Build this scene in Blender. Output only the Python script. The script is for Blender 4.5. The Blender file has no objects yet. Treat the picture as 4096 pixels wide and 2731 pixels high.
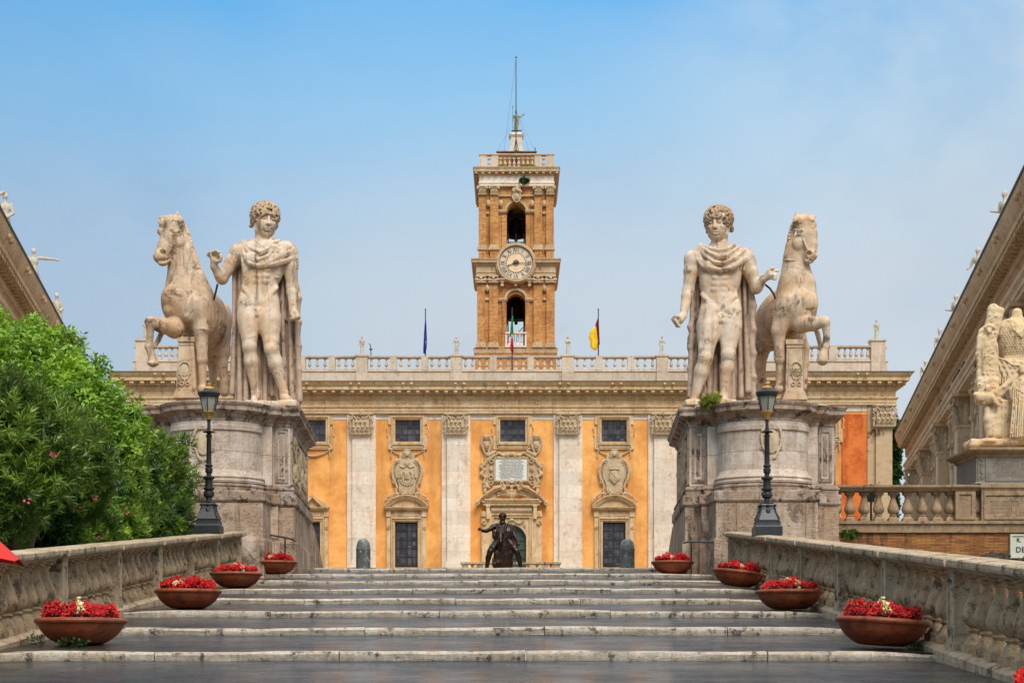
import bpy, math, random
import numpy as np
from mathutils import Vector, Matrix, noise as mnoise
random.seed(7); np.random.seed(7)
R = math.radians
SC = bpy.context.scene
COL = SC.collection
# ---------------------------------------------------------------- camera, sky, sun
F, HV, CH = 6716.0, 2642.0, 1.61      # focal length and horizon in photo pixels, eye height
cam = bpy.data.cameras.new('camera'); camo = bpy.data.objects.new('camera', cam); COL.objects.link(camo)
camo.location = (0, 0, CH); camo.rotation_euler = (R(90), 0, 0)
cam.sensor_width = 36; cam.lens = 36*F/4096; cam.shift_y = (HV-1365.5)/4096
cam.clip_start = .1; cam.clip_end = 3000
SC.camera = camo
SUN_EL, SUN_AZ = 47, 165   # azimuth clockwise from +Y: behind the camera, to the right
sun = bpy.data.lights.new('sun', 'SUN'); suno = bpy.data.objects.new('sun', sun); COL.objects.link(suno)
sun.energy = 2.8; sun.angle = R(28); sun.color = (1, .965, .92)
sd = Vector((math.sin(R(SUN_AZ))*math.cos(R(SUN_EL)), math.cos(R(SUN_AZ))*math.cos(R(SUN_EL)), math.sin(R(SUN_EL))))
suno.rotation_euler = sd.to_track_quat('Z', 'Y').to_euler()
SC.view_settings.view_transform = 'Standard'; SC.view_settings.look = 'None'
SC.view_settings.exposure = 0.0; SC.view_settings.gamma = 1
SC.cycles.use_denoising = True
SC.cycles.max_bounces = 5; SC.cycles.diffuse_bounces = 3; SC.cycles.glossy_bounces = 3
SC.cycles.use_adaptive_sampling = True; SC.cycles.adaptive_threshold = 0.02

def srgb(r, g, b):
    f = lambda c: (c/255/12.92 if c/255 <= .04045 else ((c/255+.055)/1.055)**2.4)
    return (f(r), f(g), f(b), 1)

class NT:
    """small helper for writing node trees"""
    def __init__(s, tree): s.t = tree; s.n = tree.nodes; s.l = tree.links
    def node(s, typ, **kw):
        n = s.n.new(typ)
        for k, v in kw.items(): setattr(n, k, v)
        return n
    def put(s, sock, v):
        if v is None: return
        if isinstance(v, bpy.types.NodeSocket): s.l.new(v, sock)
        else:
            try: sock.default_value = v
            except Exception: sock.default_value = (v[0], v[1], v[2])
    def math(s, op, a, b=None, c=None, clamp=False):
        n = s.node('ShaderNodeMath', operation=op, use_clamp=clamp)
        for i, v in enumerate((a, b, c)): s.put(n.inputs[i], v)
        return n.outputs[0]
    def mix(s, fac, a, b, mode='MIX'):
        n = s.node('ShaderNodeMix', data_type='RGBA', blend_type=mode)
        s.put(n.inputs[0], fac); s.put(n.inputs[6], a); s.put(n.inputs[7], b)
        return n.outputs[2]
    def scale(s, vec, sc):
        n = s.node('ShaderNodeVectorMath', operation='MULTIPLY'); s.put(n.inputs[0], vec); s.put(n.inputs[1], sc)
        return n.outputs[0]
    def noise(s, vec, sc, detail=4, rough=.6, dist=0):
        n = s.node('ShaderNodeTexNoise'); s.put(n.inputs['Vector'], vec)
        n.inputs['Scale'].default_value = sc; n.inputs['Detail'].default_value = detail
        n.inputs['Roughness'].default_value = rough; n.inputs['Distortion'].default_value = dist
        return n.outputs[0]
    def ramp(s, fac, stops, interp='LINEAR'):
        n = s.node('ShaderNodeValToRGB'); s.put(n.inputs[0], fac)
        cr = n.color_ramp; cr.interpolation = interp
        while len(cr.elements) < len(stops): cr.elements.new(.5)
        for e, (p, c) in zip(cr.elements, stops):
            e.position = p; e.color = c if len(c) == 4 else (*c, 1)
        return n.outputs[0]
    def step(s, fac, a, b):    # smooth 0..1 between a and b
        n = s.node('ShaderNodeMapRange', interpolation_type='SMOOTHSTEP'); s.put(n.inputs[0], fac)
        n.inputs[1].default_value = a; n.inputs[2].default_value = b
        return n.outputs[0]
    def sep(s, vec):
        n = s.node('ShaderNodeSeparateXYZ'); s.put(n.inputs[0], vec); return n.outputs
    def comb(s, x, y, z):
        n = s.node('ShaderNodeCombineXYZ')
        for i, v in enumerate((x, y, z)): s.put(n.inputs[i], v)
        return n.outputs[0]

def build_world():
    w = bpy.data.worlds.new('World'); SC.world = w; w.use_nodes = True
    nt = w.node_tree; nt.nodes.clear(); N = NT(nt)
    sky = N.node('ShaderNodeTexSky', sky_type='NISHITA', sun_disc=False)
    sky.sun_elevation = R(SUN_EL); sky.sun_rotation = R(SUN_AZ)
    sky.air_density = 1.2; sky.dust_density = 2.0
    skc = N.mix(1.0, sky.outputs[0], (.115, .115, .115, 1), 'MULTIPLY')
    d = N.node('ShaderNodeTexCoord').outputs['Generated']
    x, y, z = N.sep(d)
    # an overcast sky: blue overhead, grey-blue towards the horizon, thin bright cloud to the right
    base = N.ramp(z, [(0.0, srgb(196, 208, 218)), (.17, srgb(194, 208, 220)), (.22, srgb(186, 206, 223)),
                      (.27, srgb(164, 202, 233)), (.315, srgb(130, 195, 241)), (.365, srgb(76, 178, 245))])
    p = N.comb(N.math('MULTIPLY', x, 1.0), y, N.math('MULTIPLY', z, 1.7))
    n1 = N.noise(p, 3.2, 5, .55, .4)
    n2 = N.noise(p, 9.0, 4, .6, .2)
    side = N.step(N.math('ADD', x, N.math('MULTIPLY', z, .25)), .10, .42)      # more cloud to the right
    cl = N.math('MULTIPLY', N.step(n1, .36, .64), N.math('MULTIPLY_ADD', side, 1.0, .20), clamp=True)
    c1 = N.mix(cl, base, srgb(206, 230, 246))
    grey = N.math('MULTIPLY', N.step(n2, .50, .72), N.math('MULTIPLY', N.step(z, .36, .12), .6))
    c2 = N.mix(grey, c1, srgb(160, 178, 200))
    low = N.math('MULTIPLY', N.step(N.noise(p, 4.5, 5, .6, .5), .34, .60), N.math('MULTIPLY_ADD', N.step(z, .31, .2), .55, N.math('MULTIPLY_ADD', side, .45, .08)))
    c2 = N.mix(low, c2, srgb(208, 217, 226))
    left = N.math('MULTIPLY', N.step(x, -.02, -.33), .32)
    c3 = N.mix(left, c2, srgb(104, 156, 206))
    allc = N.mix(.06, c3, skc)
    # the cloud layer overhead is brighter than the band the lens sees
    up = N.math('MULTIPLY_ADD', N.step(z, .42, .9), .30, 1.0)
    bg = N.node('ShaderNodeBackground'); N.put(bg.inputs[0], N.mix(N.step(z, .42, .9), allc, (1.0, .97, .92, 1)))
    N.put(bg.inputs[1], up)
    out = N.node('ShaderNodeOutputWorld'); N.l.new(bg.outputs[0], out.inputs[0])
build_world()
# ---------------------------------------------------------------- materials
MATS = {}
def new_mat(name):
    m = bpy.data.materials.new(name); m.use_nodes = True
    nt = m.node_tree; nt.nodes.clear(); N = NT(nt)
    b = N.node('ShaderNodeBsdfPrincipled'); o = N.node('ShaderNodeOutputMaterial')
    nt.links.new(b.outputs[0], o.inputs[0])
    MATS[name] = m
    return m, N, b
def pos(N): return N.node('ShaderNodeNewGeometry').outputs['Position']
def bump(N, b, h, strength=.3, dist=.02):
    n = N.node('ShaderNodeBump'); n.inputs['Strength'].default_value = strength; n.inputs['Distance'].default_value = dist
    N.put(n.inputs['Height'], h); N.l.new(n.outputs[0], b.inputs['Normal'])

def stone(name, c1, c2, stain=None, sc=1.0, layers=0., streak=.0, spots=.0, pits=.0, rough=.85, bs=.35, courses=None, tint=None, cracks=0., sth=.545):
    """weathered stone: two tones, vertical streaks, stains with a shape of their own, bedding layers, pits and block joints"""
    m, N, b = new_mat(name); P = pos(N)
    n1 = N.noise(P, .55*sc, 5, .65); n2 = N.noise(P, 4.2*sc, 5, .65); n3 = N.noise(P, 26*sc, 3, .6)
    f = N.step(N.math('MULTIPLY_ADD', n2, .6, N.math('MULTIPLY', n1, .6)), .42, .78)
    col = N.mix(f, c1, c2)
    h = N.math('MULTIPLY_ADD', n3, .5, n2)
    if layers:
        lay = N.noise(N.scale(P, (.7, .7, 11)), 2.2*sc, 5, .7, .15)
        col = N.mix(N.math('MULTIPLY', N.step(lay, .42, .66), layers), col, [c*.62 for c in c1[:3]]+[1])
        h = N.math('MULTIPLY_ADD', lay, 1.4*layers, h)
    if tint:
        tn = N.noise(P, .9*sc, 4, .6)
        tv = N.noise(N.scale(P, (1, 1, .3)), 2.1*sc, 4, .6)
        col = N.mix(N.math('MULTIPLY', N.step(N.math('MULTIPLY_ADD', tv, .5, N.math('MULTIPLY', tn, .5)), .47, .62), .6), col, tint)
    if stain is not None:
        if streak:
            st = N.noise(N.scale(P, (1.6, 1.6, .13)), 1.9*sc, 5, .7, .2)
            col = N.mix(N.math('MULTIPLY', N.step(st, .50, .74), streak), col, stain)
        if spots:
            sp = N.noise(P, 1.7*sc, 7, .78, .3)
            col = N.mix(N.math('MULTIPLY', N.step(sp, sth, sth+.085), spots), col, stain)
    if pits:
        pv = N.noise(N.scale(P, (1, 1, 2.6)), 15*sc, 3, .75)
        pt = N.step(pv, .60, .67)
        col = N.mix(N.math('MULTIPLY', pt, pits), col, [c*.22 for c in c1[:3]]+[1])
        h = N.math('SUBTRACT', h, N.math('MULTIPLY', pt, 1.5))
    if cracks:
        vo = N.node('ShaderNodeTexVoronoi', feature='DISTANCE_TO_EDGE')
        N.put(vo.inputs['Vector'], N.node('ShaderNodeVectorMath', operation='ADD').outputs[0])
        va = vo.inputs['Vector'].links[0].from_node
        N.put(va.inputs[0], P); N.put(va.inputs[1], N.scale(N.comb(n2, n1, n3), (.16, .16, .16)))
        vo.inputs['Scale'].default_value = .8*sc
        ck = N.math('SUBTRACT', 1.0, N.step(vo.outputs[0], .003, .010))
        ck = N.math('MULTIPLY', ck, N.step(N.noise(P, 1.3, 3), .46, .56))
        col = N.mix(N.math('MULTIPLY', ck, cracks), col, [c*.25 for c in c1[:3]]+[1])
        h = N.math('SUBTRACT', h, ck)
    if courses:
        w, hh, mo = courses
        x, y, z = N.sep(P)
        br = N.node('ShaderNodeTexBrick'); br.offset = .5
        N.put(br.inputs['Vector'], N.comb(N.math('ADD', x, N.math('MULTIPLY', y, .97)), z, 0.0))
        br.inputs['Scale'].default_value = 1; br.inputs['Brick Width'].default_value = w; br.inputs['Row Height'].default_value = hh
        br.inputs['Mortar Size'].default_value = mo; br.inputs['Mortar Smooth'].default_value = .3; br.inputs['Bias'].default_value = 0
        br.inputs['Color1'].default_value = (.91, .90, .89, 1); br.inputs['Color2'].default_value = (1.05, 1.04, 1.03, 1); br.inputs['Mortar'].default_value = (.58, .54, .50, 1)
        col = N.mix(1.0, col, br.outputs[0], 'MULTIPLY')
        h = N.math('SUBTRACT', h, N.math('MULTIPLY', br.outputs[1], 1.2))
    N.put(b.inputs['Base Color'], col); b.inputs['Roughness'].default_value = rough
    b.inputs['Specular IOR Level'].default_value = .3
    bump(N, b, h, bs, .03)
    return m

def brickwork(name, c1, c2, mortar, w=.28, h=.075, mo=.012, stain=None, spots=0.):
    m, N, b = new_mat(name); P = pos(N); x, y, z = N.sep(P)
    br = N.node('ShaderNodeTexBrick')
    wob = N.math('MULTIPLY', N.noise(P, 3, 3), .03)
    N.put(br.inputs['Vector'], N.comb(N.math('ADD', x, y), N.math('ADD', z, wob), 0.0))
    for k, v in (('Scale', 1), ('Brick Width', w), ('Row Height', h), ('Mortar Size', mo), ('Mortar Smooth', .4), ('Bias', 0)): br.inputs[k].default_value = v
    br.inputs['Color1'].default_value = c1; br.inputs['Color2'].default_value = c2; br.inputs['Mortar'].default_value = mortar
    n1 = N.noise(P, .9, 5, .7); n2 = N.noise(P, 7, 4, .7)
    col = N.mix(N.step(n1, .35, .7), br.outputs[0], N.mix(1., br.outputs[0], (.72, .62, .5, 1), 'MULTIPLY'))
    col = N.mix(N.math('MULTIPLY', N.step(n2, .5, .7), .5), col, N.mix(1., col, (1.3, 1.25, 1.1, 1), 'MULTIPLY'))
    if stain is not None:
        st = N.noise(N.scale(P, (1.5, 1.5, .3)), 1.1, 6, .75)
        col = N.mix(N.math('MULTIPLY', N.step(st, .5, .64), spots), col, stain)
    N.put(b.inputs['Base Color'], col); b.inputs['Roughness'].default_value = .9
    bump(N, b, N.math('SUBTRACT', n2, br.outputs[1]), .5, .03)
    return m

def simple(name, c, rough=.6, metal=0., var=.25, sc=6, bs=.15, spec=.4):
    m, N, b = new_mat(name); P = pos(N)
    n = N.noise(P, sc, 5, .65)
    N.put(b.inputs['Base Color'], N.mix(N.step(n, .3, .7), [v*(1-var) for v in c[:3]]+[1], [min(1, v*(1+var)) for v in c[:3]]+[1]))
    b.inputs['Roughness'].default_value = rough; b.inputs['Metallic'].default_value = metal
    b.inputs['Specular IOR Level'].default_value = spec
    if bs: bump(N, b, N.noise(P, sc*4, 3), bs, .01)
    return m

def build_materials():
    stone('travertine_light', srgb(242, 229, 210), srgb(228, 202, 172), srgb(186, 142, 92), sc=.9, layers=.28, streak=.5, spots=.45, courses=(2.6, .95, .006), bs=.25, tint=srgb(238, 224, 206))
    stone('travertine_trim', srgb(204, 178, 140), srgb(186, 152, 108), srgb(112, 82, 50), sc=1.2, layers=.25, streak=.5, spots=.35, bs=.35, tint=srgb(214, 192, 158))
    stone('ochre_stone', srgb(222, 192, 146), srgb(202, 164, 114), srgb(104, 72, 44), sc=1.1, layers=.25, streak=.5, spots=.42, bs=.4, tint=srgb(230, 206, 170))
    stone('peeling_stone', srgb(206, 178, 138), srgb(190, 160, 120), srgb(98, 56, 34), sc=.55, layers=.2, streak=.3, spots=.9, bs=.4)
    stone('carved_stone', srgb(206, 184, 150), srgb(184, 156, 118), srgb(96, 72, 48), sc=2.2, layers=.0, streak=.3, spots=.35, bs=.35)
    stone('parapet_stone', srgb(224, 204, 178), srgb(206, 180, 150), srgb(134, 108, 80), sc=1.1, layers=.2, streak=.35, spots=.35, bs=.3, courses=(2.6, 1.4, .01))
    stone('pedestal_stone', srgb(218, 198, 178), srgb(192, 168, 144), srgb(92, 72, 58), sc=1.4, layers=.42, streak=.40, spots=.3, pits=.7, bs=.7, courses=(1.9, .78, .008), tint=srgb(232, 218, 204))
    stone('pedestal_trim', srgb(184, 158, 134), srgb(150, 122, 98), srgb(46, 36, 28), sc=1.6, layers=.4, streak=.6, spots=.85, pits=.6, sth=.515, bs=.7, tint=srgb(216, 200, 184))
    stone('pedestal_base', srgb(192, 164, 138), srgb(160, 130, 104), srgb(46, 36, 28), sc=1.0, layers=.5, streak=.8, spots=.6, pits=.8, sth=.53, bs=.8, courses=(1.7, .95, .010), tint=srgb(220, 202, 182))
    stone('baluster_stone', srgb(202, 174, 136), srgb(162, 132, 98), srgb(58, 44, 32), sc=2.6, layers=.2, streak=.45, spots=.7, pits=.9, sth=.52, bs=.6)
    stone('rail_stone', srgb(210, 188, 156), srgb(178, 150, 118), srgb(48, 38, 28), sc=2.0, layers=.35, streak=.6, spots=.8, sth=.525, pits=.8, bs=.7)
    stone('kerb_stone', srgb(218, 204, 184), srgb(182, 162, 136), srgb(34, 28, 24), sc=3.0, layers=.3, streak=.45, spots=.85, pits=.9, sth=.535, bs=.8, rough=.6)
    stone('terrace_stone', srgb(178, 150, 118), srgb(146, 118, 88), srgb(52, 40, 30), sc=1.6, layers=.3, streak=.55, spots=.5, bs=.45)
    stone('grey_marble', srgb(146, 138, 124), srgb(126, 116, 102), srgb(92, 80, 62), sc=1.3, streak=.4, spots=.3, bs=.15)
    stone('marble_hair', srgb(196, 168, 134), srgb(160, 128, 96), srgb(74, 54, 42), sc=2, streak=.6, spots=.7, bs=.4, rough=.75)
    stone('marble', srgb(231, 211, 186), srgb(198, 168, 136), srgb(90, 65, 50), sc=1.3, streak=.85, spots=.62, bs=.45, tint=srgb(222, 176, 126), cracks=.55, rough=.7)
    stone('marble_grey_drape', srgb(198, 174, 150), srgb(164, 136, 114), srgb(80, 60, 48), sc=1.2, streak=.8, spots=.6, bs=.35, tint=srgb(200, 168, 132), cracks=.4, rough=.75)
    stone('marble_horse', srgb(220, 196, 166), srgb(182, 150, 116), srgb(84, 58, 42), sc=1.2, streak=.85, spots=.8, bs=.45, tint=srgb(204, 156, 108), cracks=.5, rough=.7)
    stone('trophy_marble', srgb(230, 206, 168), srgb(208, 178, 134), srgb(92, 64, 42), sc=2.4, streak=.5, spots=.6, bs=.3, tint=srgb(226, 184, 130))
    stone('roof_statue_stone', srgb(206, 196, 176), srgb(186, 172, 148), srgb(116, 100, 80), sc=2, streak=.3, spots=.3, bs=.2)
    stone('palace_stone', srgb(224, 198, 162), srgb(204, 172, 132), srgb(116, 88, 58), sc=1.3, layers=.2, streak=.35, spots=.3, bs=.3)
    stone('palace_cornice', srgb(218, 184, 142), srgb(192, 154, 112), srgb(96, 70, 46), sc=1.3, layers=.2, streak=.5, spots=.45, bs=.4)
    stone('green_marble', srgb(124, 128, 124), srgb(74, 80, 80), srgb(206, 208, 200), sc=2.5, spots=.65, streak=.2, bs=.1, rough=.4)
    stone('rubble', srgb(84, 72, 58), srgb(58, 50, 42), srgb(30, 26, 24), sc=4, spots=.6, bs=1.)
    brickwork('tower_brick', srgb(226, 168, 98), srgb(192, 124, 64), srgb(190, 150, 102), .30, .082, .010, srgb(122, 80, 46), .6)
    brickwork('wall_brick', srgb(190, 130, 68), srgb(136, 84, 46), srgb(92, 66, 44), .26, .040, .007, srgb(48, 36, 28), .95)
    # painted plaster
    def plaster(name, c1, c2, st, sp=.25):
        m, N, b = new_mat(name); P = pos(N)
        n1 = N.noise(P, .5, 6, .7); n2 = N.noise(N.scale(P, (1, 1, 3)), 2.2, 5, .7); n3 = N.noise(N.scale(P, (1.2, 1.2, .22)), .9, 6, .7)
        col = N.mix(N.step(n1, .38, .62), [min(1, v*1.08) for v in c1[:3]]+[1], [v*.9 for v in c2[:3]]+[1])
        col = N.mix(N.math('MULTIPLY', N.step(n2, .45, .7), .35), col, c2)
        col = N.mix(N.math('MULTIPLY', N.step(n3, .48, .66), sp*1.7), col, st)
        N.put(b.inputs['Base Color'], col); b.inputs['Roughness'].default_value = .95; b.inputs['Specular IOR Level'].default_value = .2
        bump(N, b, N.noise(P, 6, 4), .2, .02)
    plaster('orange_plaster', srgb(243, 178, 102), srgb(236, 160, 82), srgb(176, 120, 78))
    plaster('red_orange_plaster', srgb(224, 124, 62), srgb(204, 92, 40), srgb(158, 74, 40), .5)
    plaster('tan_plaster', srgb(202, 158, 112), srgb(186, 138, 92), srgb(140, 104, 74), .4)
    # wet basalt paving of the ramp
    m, N, b = new_mat('wet_paving'); P = pos(N); x, y, z = N.sep(P)
    br = N.node('ShaderNodeTexBrick'); br.offset = .37; br.offset_frequency = 2
    nd = N.noise(P, 1.2, 3)
    N.put(br.inputs['Vector'], N.comb(N.math('ADD', x, N.math('MULTIPLY', nd, .12)), N.math('ADD', y, N.math('MULTIPLY', nd, .10)), 0.))
    for k, v in (('Scale', 1), ('Brick Width', .86), ('Row Height', .43), ('Mortar Size', .019), ('Mortar Smooth', .25), ('Bias', -.1)): br.inputs[k].default_value = v
    br.inputs['Color1'].default_value = srgb(30, 27, 24); br.inputs['Color2'].default_value = srgb(76, 68, 61); br.inputs['Mortar'].default_value = srgb(20, 17, 15)
    n2 = N.noise(N.scale(P, (1, 1.5, 1)), 9, 6, .78); n3 = N.noise(P, 1.1, 5, .6); n4 = N.noise(P, 40, 3, .7)
    col = N.mix(N.step(n2, .3, .75), br.outputs[0], N.mix(1., br.outputs[0], (.55, .53, .5, 1), 'MULTIPLY'))
    moss = N.math('MULTIPLY', br.outputs[1], N.step(N.noise(P, 1.7, 3), .56, .66))
    col = N.mix(N.math('MULTIPLY', moss, .85), col, srgb(128, 112, 34))
    spk = N.step(N.noise(P, 55, 2, .6), .66, .70); col = N.mix(N.math('MULTIPLY', spk, .5), col, srgb(150, 136, 110))
    N.put(b.inputs['Base Color'], col)
    N.put(b.inputs['Roughness'], N.math('MULTIPLY_ADD', N.step(n3, .35, .7), .34, N.math('MULTIPLY_ADD', n2, .35, .06)))
    b.inputs['Specular IOR Level'].default_value = .38; b.inputs['Coat Weight'].default_value = .35; b.inputs['Coat Roughness'].default_value = .16
    bump(N, b, N.math('SUBTRACT', N.math('MULTIPLY_ADD', n4, .35, n2), N.math('MULTIPLY', br.outputs[1], 2.2)), .9, .025)
    simple('ground_earth', srgb(110, 98, 78), .95, sc=1)
    simple('piazza_paving', srgb(130, 122, 112), .6, sc=2)
    simple('black_iron', srgb(34, 36, 38), .42, .0, .3, 9, .3, .5)
    simple('rail_iron', srgb(30, 26, 24), .5, 0, .3, 9, .1)
    simple('dark_metal', srgb(58, 52, 46), .6)
    simple('brass_finial', srgb(196, 150, 84), .5, .3)
    simple('bronze', srgb(70, 42, 27), .34, .55, .6, 3.2, .2)
    m, N, b = new_mat('bronze'); P = pos(N)
    a1 = N.noise(P, 5, 6, .7); a2 = N.noise(N.scale(P, (1, 1, .3)), 6, 5, .7)
    col = N.mix(N.step(a1, .4, .66), srgb(26, 19, 16), srgb(72, 42, 26))
    col = N.mix(N.math('MULTIPLY', N.step(a2, .55, .68), .5), col, srgb(62, 84, 72))
    N.put(b.inputs['Base Color'], col); b.inputs['Metallic'].default_value = .45; b.inputs['Roughness'].default_value = .38
    bump(N, b, a1, .3, .02)
    simple('bell_bronze', srgb(40, 38, 34), .6, .3)
    simple('lead', srgb(72, 66, 60), .7)
    simple('roof_tile', srgb(150, 86, 56), .9, sc=9)
    simple('leaf_stem', srgb(88, 66, 42), .9)
    stone('terracotta', srgb(164, 84, 48), srgb(122, 58, 34), srgb(52, 32, 24), sc=2.2, streak=.55, spots=.5, bs=.25, rough=.5, tint=srgb(150, 92, 62))
    simple('soil', srgb(44, 32, 26), .95)
    simple('white_paint', srgb(226, 220, 208), .5, var=.06)
    simple('dial_cream', srgb(232, 200, 158), .7, var=.12, sc=1.5)
    simple('goddess_stone', srgb(148, 136, 98), .8, sc=4)
    simple('dial_pale', srgb(216, 196, 166), .6, var=.12, sc=2)
    simple('dial_mark', srgb(116, 104, 88), .7)
    simple('black_paint', srgb(34, 30, 28), .6)
    simple('letter_dark', srgb(112, 98, 80), .9)
    simple('tablet_marble', srgb(220, 218, 206), .6, var=.05)
    simple('sign_marble', srgb(196, 196, 176), .6, var=.06)
    simple('green_door', srgb(52, 78, 60), .5)
    simple('door_dark', srgb(46, 38, 36), .55)
    simple('flag_blue', srgb(24, 44, 150), .8, var=.15); simple('flag_green', srgb(20, 150, 60), .8); simple('flag_white', srgb(226, 226, 220), .8)
    simple('flag_red', srgb(214, 34, 34), .8); simple('flag_yellow', srgb(246, 196, 30), .8, var=.1); simple('flag_maroon', srgb(140, 30, 52), .8)
    simple('umbrella_red', srgb(216, 40, 26), .7, var=.06); simple('umbrella_trim', srgb(226, 120, 96), .7)
    simple('pigeon_grey', srgb(48, 48, 54), .8)
    simple('copper_green', srgb(110, 168, 150), .8)
    m, N, b = new_mat('window_glass'); P = pos(N); x, y, z = N.sep(P)
    br = N.node('ShaderNodeTexBrick'); br.offset = 0
    N.put(br.inputs['Vector'], N.comb(x, z, 0.))
    for k, v in (('Scale', 1), ('Brick Width', .29), ('Row Height', .31), ('Mortar Size', .012), ('Bias', .0)): br.inputs[k].default_value = v
    br.inputs['Color1'].default_value = srgb(28, 32, 40); br.inputs['Color2'].default_value = srgb(96, 88, 92); br.inputs['Mortar'].default_value = srgb(34, 30, 30)  # paler and darker panes: varied reflections painted into the glass colour
    N.put(b.inputs['Base Color'], br.outputs[0]); b.inputs['Roughness'].default_value = .18; b.inputs['Specular IOR Level'].default_value = .6
    bump(N, b, N.noise(P, 3, 3), .15, .03)
    m, N, b = new_mat('lantern_glass'); P = pos(N)
    N.put(b.inputs['Base Color'], N.mix(N.noise(P, 3, 3), srgb(200, 196, 176), srgb(150, 146, 128))); b.inputs['Roughness'].default_value = .25
    b.inputs['Transmission Weight'].default_value = .35
    def leafm(name, c1, c2, c3, rough=.42, tl=.25):
        m, N, b = new_mat(name); P = pos(N)
        n1 = N.noise(P, 1.1, 4, .6); n2 = N.noise(P, 9, 3, .7); n3 = N.noise(P, 3.1, 3, .6)
        col = N.mix(N.step(n1, .36, .66), c1, c2); col = N.mix(N.math('MULTIPLY', N.step(n2, .52, .7), .75), col, c3)
        col = N.mix(N.math('MULTIPLY', N.step(n3, .55, .72), .5), col, c1)
        N.put(b.inputs['Base Color'], col); b.inputs['Roughness'].default_value = rough
        b.inputs['Specular IOR Level'].default_value = .45
        tr = N.node('ShaderNodeBsdfTranslucent'); N.put(tr.inputs[0], N.mix(.5, col, c2))
        ms = N.node('ShaderNodeMixShader'); ms.inputs[0].default_value = tl if 'petal' not in name else .08
        N.l.new(b.outputs[0], ms.inputs[1]); N.l.new(tr.outputs[0], ms.inputs[2])
        N.l.new(ms.outputs[0], [n for n in N.n if n.type == 'OUTPUT_MATERIAL'][0].inputs[0])
    leafm('oleander_leaf', srgb(62, 92, 30), srgb(122, 154, 50), srgb(196, 202, 98))
    leafm('laurel_leaf', srgb(98, 140, 32), srgb(158, 194, 54), srgb(212, 220, 106))
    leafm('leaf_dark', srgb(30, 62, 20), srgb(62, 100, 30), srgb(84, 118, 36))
    leafm('weed_leaf', srgb(130, 140, 48), srgb(178, 178, 66), srgb(206, 176, 84))
    leafm('begonia_leaf', srgb(70, 22, 22), srgb(58, 52, 24), srgb(98, 30, 28))
    leafm('petal_red', srgb(214, 12, 12), srgb(176, 4, 10), srgb(236, 30, 22), .7)
    leafm('petal_white', srgb(236, 226, 176), srgb(226, 214, 140), srgb(246, 240, 214), .6)
    leafm('petal_pink', srgb(232, 96, 128), srgb(226, 70, 110), srgb(240, 150, 170), .6)
build_materials()
def M(n): return MATS[n]

# ---------------------------------------------------------------- mesh helpers
def W(U, V, d):       # a photo pixel at depth d, as a point of the world
    return Vector(((U-2048)*d/F, d, CH+(HV-V)*d/F))

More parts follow.
